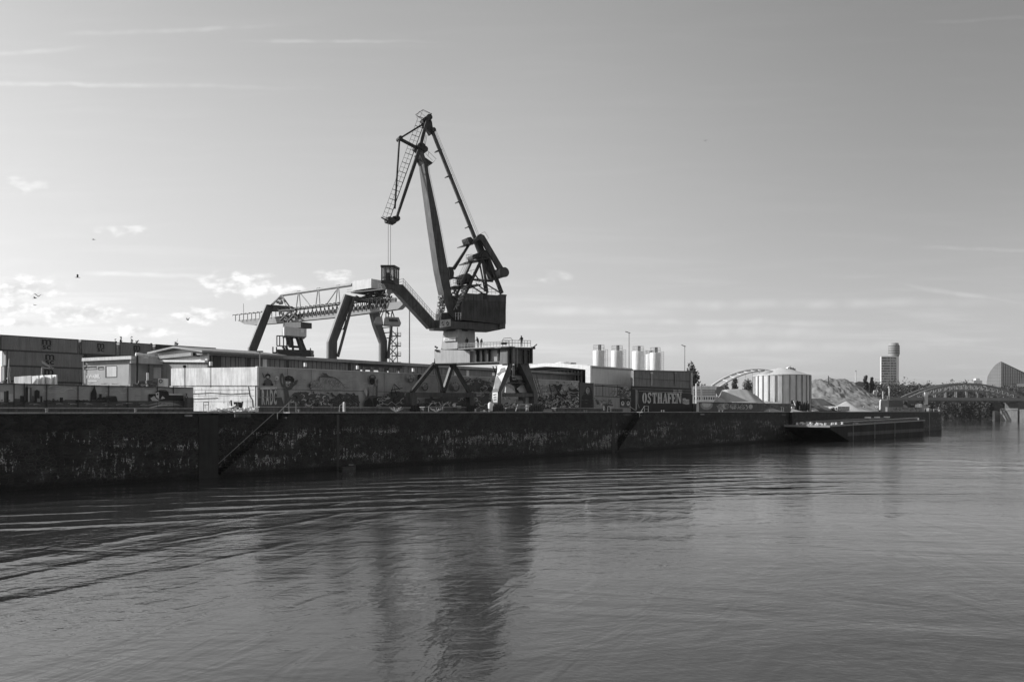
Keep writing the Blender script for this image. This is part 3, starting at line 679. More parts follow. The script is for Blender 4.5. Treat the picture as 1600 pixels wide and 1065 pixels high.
# ------------------------------------------------------------------ lamp post before the white panels
o = root('quay_lamp', 'thin lamp post with a dark round head before the white panel wall', 'lamp', P(290, 642, 96)); mb = MB(); mb.tube([P(289, 641, 96), P(289, 573, 96)], .06, 6); build('pole', mb, M_concd, o)
mb = MB(); c = P(288.3, 571.8, 96); mb.lathe(c-Vector((0, 0, .1)), [(.1, -.1), (.22, 0), (.22, .14), (.1, .22)], 10); build('lamp_head', mb, M_logo, o)
o = root('track_sign', 'dark number board 7 on a pale post before the skyline mural', 'sign', P(290, 642, 95)); mb = MB(); mb.tube([P(289.5, 640, 95), P(289.5, 623, 95)], .05, 5); build('post', mb, M_rail, o)
mb = MB(); mb.prism([P(288, 619, 95), P(293.4, 619, 95), P(293.4, 624, 95), P(288, 624, 95)], (0, .05, 0)); build('board', mb, M_m3, o)
mb = MB(); put_text(mb, '7', lambda u, v: P(289.8+u*2.4, 623.4-v*3.8, 94.98), bold=.03); build('lettering', mb, M_m1, o)

# ------------------------------------------------------------------ white panel wall (sunlit return) and the long mural wall
DM = 20.0
cw = q(402, 573.3, DM); ew = Vector((-.87, .49, 0)).normalized()
o = root('panel_wall', 'bright white sheet wall with stained graffiti lower half, facing the sun', 'wall', (cw.x, cw.y, DZ))
def pw(x, y, off=0.0):
    nn = Vector((-ew.y, ew.x, 0)); nn = -nn if nn.y > 0 else nn
    return online(x, y, Vector((cw.x, cw.y, 0))+nn*off, ew)
nbk = Vector((-ew.y, ew.x, 0)); nbk = nbk if nbk.y > 0 else -nbk
xs = [267+(401.5-267)*i/11 for i in range(12)]
for a, b in zip(xs, xs[1:]):
    mb = MB(); ya, yb = 575.2+(a-267)/135*-2, 575.2+(b-267)/135*-2
    mb.prism([pw(a+.2, ya, .15), pw(b, yb, .15), pw(b, 602, .15), pw(a+.2, 602.3 if a < 300 else 602, .15)], nbk*.3); build('white_panel', mb, M_whited, o)
mb = MB(); A = pw(299, 602); B_ = pw(398, 602); mb.prism([pw(299, 602.2), pw(398.5, 602.2), pw(398.5, 642), pw(299, 642)], nbk*.6); build('lower_wall', mb, M_whited, o)
mb = MB(); mb.prism([pw(265, 603), pw(299, 602.5), pw(299, 642), pw(265, 642)], nbk*.6); build('lower_wall', mb, M_whited, o)
mb = MB()
for s0 in ([(300, 615), (330, 613.5), (360, 615.5), (390, 614)], [(302, 623), (340, 621.5)], [(388, 604), (390, 618), (394, 624), (395, 636)]): mb.tube([pw(x, y, .05) for x, y in s0], .05, 5)
build('cable_run', mb, M_concd, o)
mb = MB()
rr = random.Random(5)
for k in range(30):
    x = rr.uniform(302, 392); y = rr.uniform(604, 634); h_ = rr.uniform(2, 8)
    mb.poly([pw(a, b, .02+.001*k) for a, b in ((x, y), (x+rr.uniform(.25, .5), y), (x+.3, y+h_), (x, y+h_))])
for y in (609, 618, 627): mb.poly([pw(a, b, .03) for a, b in ((299, y), (397, y-.3), (397, y), (299, y+.3))])
build('stain', mb, M_concd, o)
mb = MB(); mb.obox(Vector((pw(397.5, 602, -.1).x, pw(397.5, 602, -.1).y, DZ)), -ew*.5, nbk*.4, Vector((0, 0, pw(397.5, 604).z-DZ))); build('gap_post', mb, M_logo, o)
o = root('rubble_heap', 'sunlit pile of broken boards at the foot of the white panel wall', 'rubble', P(355, 642, 106)); mb = MB()
for k in range(60):
    c = P(R.uniform(330, 398), 0, R.uniform(103, 107)); mb.box((c.x, c.y, DZ+abs(R.gauss(0, .22))+.08), R.uniform(.2, 1.1), R.uniform(.2, .5), R.uniform(.06, .22), 0, R.random()*3)
build('boards', mb, M_whited, o)
o = root('wheel_frame', 'dark jagged scrap frame leaning at the white panel wall', 'scrap', P(372, 642, 104)); mb = MB()
for a in ([(367, 637), (372, 629), (377, 636)], [(369, 629), (376, 633), (371, 638)], [(361, 625), (362, 634)], [(363, 637), (378, 634), (379, 627)]): mb.tube([P(x, y, 104) for x, y in a], .12, 5)
c = P(373, 633, 104)
for k in range(14): mb.box(c+Vector((R.uniform(-.5, .5), R.uniform(-.3, .3), R.uniform(-.35, .3))), .3, .2, .3, 0, R.random())
build('frame', mb, M_dark, o)

# ------------------------------------------------------------------ long mural wall
o, zt = slab_wall('mural_wall', 'long tall grey wall with painted creatures and wild graffiti behind the harbour crane', 402, 905, 573.3, DM, .4, M_wall)
mb = MB(); mb.obox(ql(tx(402, DM), DM-.08, zt), U*(tx(905, DM)-tx(402, DM)), N*.6, Vector((0, 0, .1))); build('wall_cap', mb, M_light, o)
mb = MB(); zs = zy(607.5, Zd(402, DM)); mb.obox(ql(tx(402, DM), DM-.012, zs), U*(tx(840, DM)-tx(402, DM)), N*.02, Vector((0, 0, .06))); build('seam', mb, M_m4, o)
for x in (449, 486, 600, 685, 770):
    mb = MB(); mb.obox(ql(tx(x, DM), DM-.012, DZ), U*.06, N*.02, Vector((0, 0, zt-DZ-.02))); build('seam', mb, M_m3, o)
def yt(x): return HY-(zt-CZ)*F/Zd(x, DM)          # top of the wall in view at x
pt = Paint(DM, 11)
pt.clouds(406, 577, 540, 606, 22, 2, 14, 1.6); pt.clouds(404, 600, 445, 625, 16, 2, 9, 1.0); pt.clouds(520, 583, 660, 606, 30, 1, 12, .7); pt.clouds(404, 577, 470, 590, 10, 1, 8, .8)
pt.p([(404, 641), (404, 622), (412, 618), (425, 622), (440, 620), (446, 641)], 3)
# seated shadow figures with their sign (free inventions of the same size)
pt.p(ell(418.5, 587.5, 4.2, 4.2), 4); pt.p(ell(418.6, 588.8, 2.3, 1.7), 1); pt.p(ell(417.6, 588.6, .5, .5), 4); pt.p(ell(419.8, 588.6, .5, .5), 4)
pt.p([(412, 602), (413, 594), (417, 591.5), (422, 592), (425, 596), (427, 602)], 3); pt.p(ell(412.6, 600.2, 2.3, 2.2), 4); pt.p(ell(425, 600.6, 2.4, 1.9), 4)
pt.strokes(ribbon([(413, 590), (411, 585), (410, 582.5)], 1.3, .8), 4); pt.strokes(ribbon([(418, 583), (419, 579.8)], .8, .4), 3)
pt.p(ell(432.5, 590.5, 3.3, 3.4), 1); pt.p(ell(432.4, 591.2, 1, 1), 4); pt.strokes(ribbon([(431, 601), (430.8, 596), (428, 595), (436, 596)], .8, .5), 3)
# block letters under the light ledge
pt.p([(406.5, 605), (432.5, 604), (432.5, 607.5), (406.5, 608.2)], 1); pt.p([(406.2, 608.2), (433, 607.5), (433, 633), (406.2, 633)], 3)
for s_, u0 in (('R', 409), ('A', 415.4), ('D', 421.8), ('C', 427.6)):
    vs, fs = text_shapes(s_, .035); d_ = DM-.012*pt.k
    pt.mb.add([q(u0+a*4.9, 632-b*23.5, d_) for a, b in vs], fs, 1)
pt.k += .3
pt.p([(406.2, 620), (433, 619.5), (433, 620.6), (406.2, 621.2)], 2)
# big-eared animal head with a cap on a long neck
pt.p([(423.5+20, 642), (445.5, 620), (444, 606), (450, 606), (452, 620), (449.5, 642)], 3)
pt.p([(446, 606), (440.5, 603), (438.4, 594), (439, 584), (441, 582.2), (443.2, 586), (444.6, 598)], 3); pt.p([(441, 600), (440, 592), (440.8, 586), (442, 592), (443, 600)], 2)
pt.p([(458, 604), (463, 600), (466, 594), (464.5, 593), (461, 594.5), (459, 598)], 3)
pt.p(ell(451.6, 600.5, 7, 9), 3); pt.p(ell(449.5, 600, 3.4, 4.2), 2); pt.p(ell(447.7, 597.2, 1.6, 1.2), 5); pt.p(ell(452.6, 597, 1.6, 1.2), 5)
pt.p([(445, 593.5), (446, 588), (451, 586.2), (457, 588), (460, 592), (459, 597.5), (452, 594.4)], 4); pt.p(ell(453, 590.3, 1.2, 1), 3); pt.p(ell(450.5, 601.4, 1.3, 1.2), 4); pt.strokes(ribbon([(446, 605), (450, 607.5), (455, 606)], .8, .4), 4)
# swirling graffiti
pt.p([(452, 637), (453, 620), (460, 613), (478, 611.5), (490, 616), (491, 638)], 3); pt.p([(488, 638), (487, 617), (500, 614), (514, 618), (517, 638)], 3); pt.p([(519, 638), (522, 622), (530, 614), (545, 618), (560, 617), (562, 638)], 3)
pt.p([(664, 628), (690, 620), (740, 622), (770, 610), (772, 638), (664, 639)], 3); pt.p([(726, 596), (750, 591), (768, 598), (770, 612), (730, 612)], 3); pt.p([(840, 638), (842, 618), (870, 614), (904, 618), (904, 638)], 3)
pt.swirls(452, 612, 490, 638, 34, (3, 3, 2, 1, 4), (.8, 2.4), 6); pt.swirls(486, 613, 516, 636, 24, (3, 2, 1, 4), (.7, 2.0), 5); pt.letters(518, 614, 560, 636, 4, (3, 4), 2.2); pt.swirls(518, 616, 560, 638, 10, (2, 3), (.6, 1.6), 5)
pt.clouds(516, 635, 556, 637.5, 8, 1, 7, .5)
# spiky hedge animal
pt.p([(484.5, 599), (490, 595), (497, 593.5), (501, 588.5), (514, 588), (525, 590), (531, 595), (534, 602), (539, 608), (520, 608), (488, 608.5), (485, 604)], 2)
for k in range(60):
    x = pt.r.uniform(486, 534); y = pt.r.uniform(592+abs(x-508)*.18, 606); pt.strokes(ribbon([(x, y), (x+1.4, y-2.2-pt.r.random())], .7, .1), pt.r.choice((1, 3, 5, 3)))
pt.p([(499, 588.5), (506, 586), (503, 582.2), (510, 583), (513, 586.5), (521, 590)], 3); pt.strokes(ribbon([(498, 595), (499.5, 588.5), (510, 587), (524, 590), (532, 596), (539, 606)], 1.1, .7), 3)
pt.p(ell(484.2, 601.4, 1.4, 2.6), 4); pt.strokes(ribbon([(486, 608), (510, 609), (536, 607.5)], .8, .5), 1)
# striped figure raising an arm
pt.p([(571, 640), (572, 622), (577, 611), (577, 603), (586, 604), (588, 592), (591, 592), (590, 606), (590, 640)], 3); pt.p(ell(582, 590, 5.5, 5.2), 3); pt.p(ell(581.5, 595.5, 4.3, 5), 4); pt.p(ell(582, 588.2, 3, 2), 2)
for k in range(9): pt.strokes(ribbon([(577, 604+k*1.7), (581, 603+k*1.7), (587, 604.4+k*1.6)], .7, .5), 5)
for k in range(6): pt.strokes(ribbon([(586, 592+k*2), (590, 591.4+k*2)], .6, .4), 1)
pt.p([(568, 641), (570, 626), (578, 621), (582, 628), (583, 641)], 4); pt.p([(569, 611), (571, 606), (574, 611), (573, 619)], 1); pt.p([(583, 622), (592, 619), (592, 641), (584, 641)], 4)
# shaggy mound with a small derrick
pt.p([(587, 637), (598, 622), (607, 613), (622, 611), (634, 614), (640, 637)], 3); pt.swirls(590, 614, 640, 634, 26, (1, 2, 4), (.6, 1.4), 6)
pt.strokes(ribbon([(588, 634), (598, 630), (606, 632), (612, 627), (618, 632), (624, 628), (632, 632)], 1.2, .8), 1)
for a in ([(611, 614), (615.5, 599), (618, 614)], [(611, 609), (629, 606)], [(616, 600), (625, 608)], [(612, 609), (612, 618)], [(617, 609), (620, 616)]): pt.strokes(ribbon(a, 1.3, 1), 4)
# faces with light hair
for cx, cy, s_ in ((642, 592, 1.0), (664, 604, 1.1), (712, 604, 1.3)):
    pt.p(ell(cx, cy, 5*s_, 6*s_), 3); pt.p(ell(cx+.4, cy+1, 2.6*s_, 3.6*s_), 2)
    for k in range(12): a = 3.3+k*.27; pt.strokes(ribbon([(cx+math.cos(a)*2*s_, cy+math.sin(a)*3*s_), (cx+math.cos(a)*6*s_, cy+math.sin(a)*6.5*s_), (cx+math.cos(a+.4)*9*s_, cy+math.sin(a+.5)*7*s_)], .9, .2), pt.r.choice((1, 5, 2)))
    pt.p(ell(cx-.8, cy, .6, .5), 4); pt.p(ell(cx+1.6, cy, .6, .5), 4)
pt.p(ell(656, 590, 4, 6), 4); pt.swirls(650, 618, 740, 637, 40, (3, 4, 1, 2), (.5, 1.6), 6); pt.p([(664, 641), (664, 622), (720, 620), (720, 641)], 3); pt.swirls(664, 622, 720, 640, 22, (4, 1, 2), (.5, 1.2), 6)
pt.swirls(722, 590, 772, 636, 90, (3, 4, 1, 2), (.4, 1.5), 6); pt.p(ell(766, 608, 4.4, 4), 4); pt.strokes(ribbon([(727, 594), (732, 590.5), (742, 592), (748, 588)], .9, .3), 4)
pt.swirls(778, 610, 834, 638, 70, (3, 4, 1, 2), (.4, 1.6), 6)
pt.swirls(838, yt(840)+4, 904, 634, 190, (1, 3, 4, 1, 5), (.35, 1.3), 4); pt.swirls(838, 614, 904, 637, 190, (1, 4, 5, 2, 4), (.35, 1.2), 3.5)
pt.strokes(ribbon([(866, 600), (872, 612), (884, 624)], 3.2, 2), 4); pt.strokes(ribbon([(878, 600), (873, 612), (866, 622)], 3, 1.6), 4); pt.p([(867, 600), (871, 602), (877, 600), (876, 608), (869, 609)], 4)
pt.p([(888, 604), (894, 609), (900, 606), (905, 611), (902, 617), (893, 616), (889, 611)], 4); pt.strokes(ribbon([(888, 611), (896, 613.5), (905, 612)], .8, .5), 1)
pt.strokes(ribbon([(858, 600), (861, 612), (862, 622)], 1.8, 1), 4)
pt.build(o)
# portrait panel
o, z2 = slab_wall('portrait_panel', 'dark wall panel painted with a long-haired portrait beside the wild graffiti', 906, 928, 597.3, DM-.3, .5, M_m3)
pt = Paint(DM-.3, 4)
pt.p([(908, 640), (909, 620), (913, 612), (915, 605), (920, 603), (924, 606), (926, 616), (927, 640)], 4); pt.p(ell(918.3, 610, 3, 5), 1); pt.p(ell(919.4, 610.5, 2, 4.4), 2); pt.p(ell(917, 609, .6, .4), 4); pt.p(ell(919.6, 609, .6, .4), 4); pt.strokes(ribbon([(917, 613), (919.5, 613)], .5), 4)
pt.clouds(908, 599, 927, 640, 16, 3, 7, 2); pt.build(o)
# grey panels with graffiti
o, z3 = slab_wall('graffiti_wall', 'grey panelled wall with tags and big eyed faces left of the stencilled lettering', 928.3, 985.5, 599.2, DM-.1, .5, M_mid)
pt = Paint(DM-.1, 9)
pt.p([(929, 601.5), (985, 604.6), (985, 606.2), (929, 602.8)], 4); pt.p([(929, 599.3), (985, 602.3), (985, 603), (929, 600)], 3)
for x in (941.5, 964.6): pt.p([(x, 601), (x+.8, 601), (x+.8, 619.5), (x, 619.5)], 4)
for x in (932, 936, 946, 951, 956, 960, 968): pt.p([(x, 603), (x+.4, 603), (x+.4, 617), (x, 617)], 3)
pt.p([(929, 618), (968, 619.5), (968, 621), (929, 619)], 3); pt.swirls(930, 624, 956, 633, 26, (4, 3), (.3, .8), 3); pt.swirls(953, 610, 968, 619, 16, (3, 4, 1), (.3, .8), 3)
pt.p([(969, 604), (985, 605), (985, 637), (969, 636)], 3); pt.swirls(969, 605, 985, 622, 40, (4, 1, 2), (.4, 1.1), 4)
for cx in (973, 981.6): pt.p(ell(cx, 629, 3.7, 5), 4); pt.p(ell(cx, 630, 2.7, 3.6), 1); pt.p(ell(cx, 629, 1.2, 1.5), 4)
pt.p([(969, 623), (985, 623.6), (985, 625.4), (969, 625)], 4); pt.build(o)
# stencilled wall: OSTHAFEN
o, z4 = slab_wall('lettering_wall', 'near-black wall with big pale stencilled OSTHAFEN lettering', 986, 1082.5, 602.6, DM, 2.6, M_m4)
pt = Paint(DM, 5)
pt.p([(988, 605), (1082, 608.6), (1082, 611), (988, 608)], 3)
pt.p([(998, 610.4), (1082, 613.2), (1082, 613.9), (998, 611.2)], 2); pt.p([(993, 608), (996.5, 609.5), (996, 615), (995, 640), (993, 640)], 2); pt.strokes(ribbon([(997, 613), (996.5, 630), (999, 637)], .7, 1.2), 2)
for i, (xa, xb) in enumerate(((1052, 1058.5), (1060, 1066))):
    for yy in (609, 611.6): pt.p([(xa, yy), (xb, yy+.2), (xb, yy+1.3), (xa, yy+1.1)], 1)
RC = lambda x0, y0, x1, y1: [(x0, y0), (x1, y0), (x1, y1), (x0, y1)]
GL = {'T': [RC(3.1, 0, 6.9, 16), RC(0, 13.6, 10, 16), [(0, 13.6), (1.6, 13.6), (.6, 9.8), (0, 9.8)], [(8.4, 13.6), (10, 13.6), (10, 9.8), (9.4, 9.8)], RC(2, 0, 8, 1.3)],
      'H': [RC(.8, 0, 4.3, 16), RC(6.2, 0, 9.4, 16), RC(4.3, 7.2, 6.2, 9), RC(0, 0, 4.9, 1.3), RC(0, 14.7, 4.9, 16), RC(5.6, 0, 10, 1.3), RC(5.6, 14.7, 10, 16)],
      'A': [[(.6, 0), (2, 0), (4.9, 13), (4.2, 16)], [(4.2, 16), (6.4, 16), (9.7, 0), (5.9, 0), (4.4, 12)], RC(2.4, 4, 6, 5.6), RC(0, 0, 3, 1.3), RC(5.2, 0, 10, 1.3)],
      'F': [RC(.8, 0, 4.6, 16), RC(0, 14, 10, 16), [(8.2, 14), (10, 14), (10, 9.6), (9.3, 9.6)], RC(4.6, 7.2, 7, 9), RC(6.6, 5.8, 7.6, 10.4), RC(0, 0, 5.4, 1.3)],
      'E': [RC(.8, 0, 4.6, 16), RC(0, 14, 9.6, 16), [(7.8, 14), (9.6, 14), (9.6, 10), (9, 10)], RC(4.6, 7.2, 7, 9), RC(6.6, 5.8, 7.6, 10.4), RC(0, 0, 10, 2), [(8, 2), (10, 2), (10, 6), (9.4, 6)]],
      'N': [RC(.8, 0, 2.4, 16), [(1.2, 16), (4.4, 16), (9, 0), (6.6, 0)], RC(7.6, 0, 9, 16), RC(0, 0, 3.2, 1.2), RC(6.6, 14.8, 10, 16), RC(0, 14.8, 2, 16)],
      'O': [], 'S': []}
def arcq(cx, cy, rx0, ry0, rx1, ry1, a0, a1, n=12):
    out = []
    for i in range(n):
        p_, r_ = a0+(a1-a0)*i/n, a0+(a1-a0)*(i+1)/n
        out.append([(cx+rx0*math.cos(p_), cy+ry0*math.sin(p_)), (cx+rx1*math.cos(p_), cy+ry1*math.sin(p_)), (cx+rx1*math.cos(r_), cy+ry1*math.sin(r_)), (cx+rx0*math.cos(r_), cy+ry0*math.sin(r_))])
    return out
GL['O'] = arcq(5, 8, 1.5, 6.6, 4.9, 8.2, -1.35, 1.35)+arcq(5, 8, 1.5, 6.6, 4.9, 8.2, 1.79, 4.49)
GL['S'] = ribbon([(8.8, 11.6), (7.6, 14.6), (5, 15), (2.6, 13.6), (2.4, 11), (4.6, 8.8), (7, 6.4), (7.4, 3.6), (5.4, 1.2), (2.6, 1.4), (1.2, 4.6)], 3.0, 2.6)
lx = [1003.6, 1011.4, 1019.2, 1027.2, 1035.4, 1043.0, 1049.8, 1056.6]; lw = [7.2, 6.6, 7.0, 7.6, 7.8, 7.2, 6.8, 8.6]
for ch, x0, ww in zip('OSTHAFEN', lx, lw):
    for g_ in GL[ch]: pt.mb.poly([q(x0+a/10*ww, 629.9-b/16*(629.9-(612.9+(x0-1003)*.02)), DM-.05) for a, b in g_], 5)
pt.k = 6
pt.p([(1066.5, 622), (1071, 621.6), (1072, 623.6), (1077, 623.6), (1077, 631), (1073, 631.8), (1069, 630.6), (1066.5, 630)], 1)
d_ = DM-.09
for a in ([(1067.6, 629), (1069.4, 624), (1068, 626.4), (1070.6, 628.4)], [(1071.6, 625), (1071.8, 630)], [(1073, 629.6), (1074, 625.4), (1075.4, 629.4), (1076.2, 625)]): [pt.mb.poly([q(x, y, d_) for x, y in b], 4) for b in ribbon(a, .6, .4)]
pt.build(o, 'lettering')
o = root('sheet_shed', 'tall grey corrugated sheet shed standing above the stencilled lettering wall', 'shed', ql(tx(989.5, DM), DM+.3, z4), RZ)
za = q(989.5, 578.6, DM+.3).z; zb = q(1082, 580.6, DM+.3).z; ta, tb = tx(989.5, DM+.3), tx(1082, DM+.3)
mb = MB(); pr = corr_poly(tb-ta, .55, .09)
for (a, b), (c, e) in zip(pr, pr[1:]):
    z_ = lambda s_: za+(zb-za)*s_/(tb-ta)
    mb.poly([ql(ta+a, DM+.3+b, z4+.02), ql(ta+c, DM+.3+e, z4+.02), ql(ta+c, DM+.3+e, z_(c)), ql(ta+a, DM+.3+b, z_(a))])
mb.poly([ql(ta, DM+.36, z4), ql(ta, DM+1.0, z4), ql(ta, DM+1.0, za), ql(ta, DM+.36, za)]); mb.poly([ql(tb, DM+.36, z4), ql(tb, DM+1.0, z4), ql(tb, DM+1.0, zb), ql(tb, DM+.36, zb)])
mb.poly([ql(ta, DM+.36, za), ql(tb, DM+.36, zb), ql(tb, DM+1.0, zb), ql(ta, DM+1.0, za)]); build('wall', mb, M_tin, o)
mb = MB(); mb.beam(ql(ta, DM+.2, za+.08), ql(tb, DM+.2, zb+.08), .3, .16); build('roof_edge', mb, M_mid, o)
for x in (1018, 1055):
    mb = MB(); p = q(x, 580.5, DM+.15); mb.box(p-Vector((0, 0, .3)), .9, .25, .4, rz=RZ); mb.box(p-Vector((0, 0, 1.9)), .2, .2, 2.6, rz=RZ); build('lamp', mb, M_light if x < 1030 else M_mid, o)
mb = MB(); mb.obox(ql(ta, DM+.2, q(989.5, 590.5, DM).z), U*(tb-ta), N*.1, Vector((0, 0, .07))); build('seam', mb, M_dark, o)
mb = MB(); p = q(1080.6, 581, DM-.1); mb.obox(Vector((p.x, p.y, p.z-5.6)), U*.45, N*.3, Vector((0, 0, 5.4))); build('end_post', mb, M_light, o)

# ------------------------------------------------------------------ long warehouse behind the mural
DW = 32.0
o = root('warehouse', 'long low warehouse with dark panel front and pale roof edge behind the mural wall', 'warehouse', q(320, 642, DW), RZ)
zr = q(320, 549.3, DW).z; zf = zr-.5
pan = [(563, 567), (571, 579), (584, 592), (600, 608), (620, 625)]
zo0, zo1 = q(585, 583.5, DW).z, q(585, 572.8, DW).z
t0, t1 = tx(320, DW), tx(900, DW)
mb = MB(); cur = t0
for xa, xb in pan:
    a, b = tx(xa, DW), tx(xb, DW)
    mb.obox(ql(cur, DW, DZ), U*(a-cur), N*.2, Vector((0, 0, zf-DZ))); mb.obox(ql(a, DW, DZ), U*(b-a), N*.2, Vector((0, 0, zo0-DZ))); mb.obox(ql(a, DW, zo1), U*(b-a), N*.2, Vector((0, 0, zf-zo1))); cur = b
mb.obox(ql(cur, DW, DZ), U*(t1-cur), N*.2, Vector((0, 0, zf-DZ)))
mb.obox(ql(t0, DW+.2, DZ), U*.2, N*15, Vector((0, 0, zf-DZ)))
build('wall', mb, M_tin, o)
mb = MB(); mb.obox(ql(t0-.8, DW-.9, zf), U*(t1-t0+1.6), N*17.5, Vector((0, 0, .5)), 0); build('roof', mb, M_roof, o)
mb = MB()
xx = 322
while xx < 690:
    if not any(a-1 < xx < b+1 for a, b in pan): mb.obox(ql(tx(xx, DW), DW-.04, DZ+3), U*.07, N*.05, Vector((0, 0, zf-DZ-3.02)))
    xx += 4.2+R.random()*4
build('panel_joint', mb, M_dark, o)
for xa, xb, ym_, mm in ((324, 330, 575, M_dark), (334, 346, 573, M_contd), (386, 391, 573, M_contd), (411, 417, 574, M_white), (448, 452, 570, M_contd), (544, 549, 577, M_contd), (560, 629, 571.8, M_contd)):
    mb = MB(); a, b = tx(xa, DW-.1), tx(xb, DW-.1); y_ = q(xa, ym_, DW).z
    if xa == 560: mb.obox(ql(a, DW-.07, y_), U*(b-a), N*.05, Vector((0, 0, zf-y_-.02)))
    else: mb.obox(ql(a, DW-.07, y_-1.0), U*(b-a), N*.05, Vector((0, 0, zf-y_+.9)))
    build('facade_panel', mb, mm, o)
for xa, xb in ((709.5, 714), (728.5, 732.5)):
    mb = MB(); a, b = tx(xa, DW), tx(xb, DW); mb.obox(ql(a, DW-.07, DZ), U*(b-a), N*.05, Vector((0, 0, zf-DZ-.2))); build('facade_panel', mb, M_white, o)
# pale gable end over the flat building
g0 = q(322, 551, DW-.6)
def ge(x, y): return online(x, y, Vector((g0.x, g0.y, 0)), N)
o = root('gable_hall', 'small hall with pale gable and thin overhanging roof left of the warehouse', 'hall', ge(283, 642))
mb = MB(); mb.prism([ge(246, 552.4), ge(283, 545.6), ge(324, 551.2), ge(324, 562.6), ge(246, 561.4)], U*.3); build('gable', mb, M_light, o)
mb = MB(); mb.prism([ge(244, 565.4), ge(324, 565.4), ge(324, 642), ge(244, 642)], U*.3); build('lower_wall', mb, M_tin, o)  # darker sheet stands in for the shaded wing wall
mb = MB(); mb.prism([ge(240, 562), ge(325, 562.8), ge(325, 566), ge(240, 565.2)], -U*.5); build('fascia', mb, M_light, o)
mb = MB(); A, B_, C2 = ge(241.5, 553.4), ge(283, 544.2), ge(328, 550.8)
for a, b in ((A, B_), (B_, C2)): mb.prism([a-U*1.2, b-U*1.2, b-U*1.2+Vector((0, 0, .28)), a-U*1.2+Vector((0, 0, .28))], U*14)
build('roof', mb, M_roof, o)
mb = MB(); mb.box(ge(311, 554)-U*.5, 1.2, .6, .5, rz=RZ); build('lamp', mb, M_dark, o)
# small white flood lights on the wall top
for x, ya, lb in ((329.5, 564.5, 'small white box lamp above the white panel wall'), (477, 566.5, 'small white box lamp above the painted swirls'), (558.6, 570.8, 'small white box lamp left of the warehouse window openings'), (645.6, 575, 'small white box lamp right of the warehouse window openings'), (771.3, 582, 'small white box lamp between the crane legs')):
    o = root('box_lamp', lb, 'lamp', q(x, ya+8, DM+1), RZ, 'white box lamps along the mural wall')
    p = q(x, ya, DM+1); mb = MB(); mb.box(p-Vector((0, 0, .3)), .36, .3, .55, rz=RZ); build('lamp_head', mb, M_white, o)
    mb = MB(); mb.tube([p-Vector((0, 0, 3.5)), p-Vector((0, 0, .56))], .05, 5); build('pole', mb, M_dark, o)
o = root('quay_lamp', 'thin lamp post with a flat double head above the warehouse roof', 'lamp', q(406, 642, 24)); mb = MB(); mb.tube([q(406, 641, 24), q(406, 549.5, 24)], .09, 6); build('pole', mb, M_mid, o)
mb = MB(); p = q(406, 548.8, 24); mb.box(p, .9, .3, .16); build('lamp_head', mb, M_concd, o)

# ------------------------------------------------------------------ open hall with white roof edge
DH = 25.0
p0 = q(918.5, 571, DH)
def hf(x, y, off=0.0): return online(x, y, Vector((p0.x, p0.y, 0))-U*off, N)
o = root('open_hall', 'open-fronted hall with white arched roof edge and grey sheet side wall', 'hall', (p0.x, p0.y, DZ), RZ)
topl = [(700, 579.5), (770, 573.5), (830, 569.8), (852, 567), (885, 568.2), (917, 570.2)]; botl = [(700, 585), (770, 579), (830, 574.4), (852, 572.3), (885, 574), (917, 577.5)]
mb = MB()
for (a, b), (c, e) in zip(zip(topl, topl[1:]), zip(botl, botl[1:])): mb.prism([hf(*a), hf(*b), hf(*e), hf(*c)], U*(tx(989, DH)-tx(918.5, DH)))
build('roof', mb, M_white, o)
mb = MB(); zt2 = hf(917, 571).z
mb.obox(ql(tx(922, DH), DH, DZ), U*(tx(989, DH)-tx(922, DH)), N*.25, Vector((0, 0, zt2-DZ-.4))); build('side_wall', mb, M_light, o)
mb = MB(); mb.obox(ql(tx(921, DH-.2), DH-.2, zt2-.45), U*(tx(989.6, DH)-tx(921, DH)), N*.6, Vector((0, 0, .35))); build('roof_edge', mb, M_mid, o)
mb = MB(); a = hf(922.3, 571, .1); b = hf(914.8, 571, .1); mb.obox(Vector((a.x, a.y, DZ)), Vector((b.x-a.x, b.y-a.y, 0)), U*.5, Vector((0, 0, zt2-DZ))); build('corner_post', mb, M_white, o)
mb = MB(); mb.obox(ql(tx(918.5, DH)+9, DH+.3, DZ), N*40, U*.3, Vector((0, 0, zt2-DZ-.2))); build('inner_wall', mb, M_contd, o)
for x in (864, 871, 876, 882, 888, 894, 899, 904, 909):
    a = hf(x, 578, -1.5-(x-860)*.05); mb = MB(); mb.obox(Vector((a.x, a.y, DZ)), N*.3, U*.2, Vector((0, 0, zt2-DZ-.8))); build('slat', mb, M_tin, o)
for xa, xb in ((700, 838), (841.5, 861)):
    a = hf(xa, 578, -.3); b = hf(xb, 578, -.3); mb = MB(); mb.obox(Vector((a.x, a.y, DZ)), b-a-Vector((0, 0, (b-a).z)), U*.2, Vector((0, 0, zt2-DZ-.9))); build('door', mb, M_tin, o)
mb = MB(); c = hf(880, 568, -4); mb.lathe(c-Vector((0, 0, .2)), [(2.2, 0), (1.9, .3), (1.1, .62), (.2, .72)], 16); build('roof_dome', mb, M_white, o)
mb = MB(); c = hf(893, 567.4, -3); mb.box(c, 2.0, 1.2, .25, rz=RZ); build('roof_hatch', mb, M_mid, o)

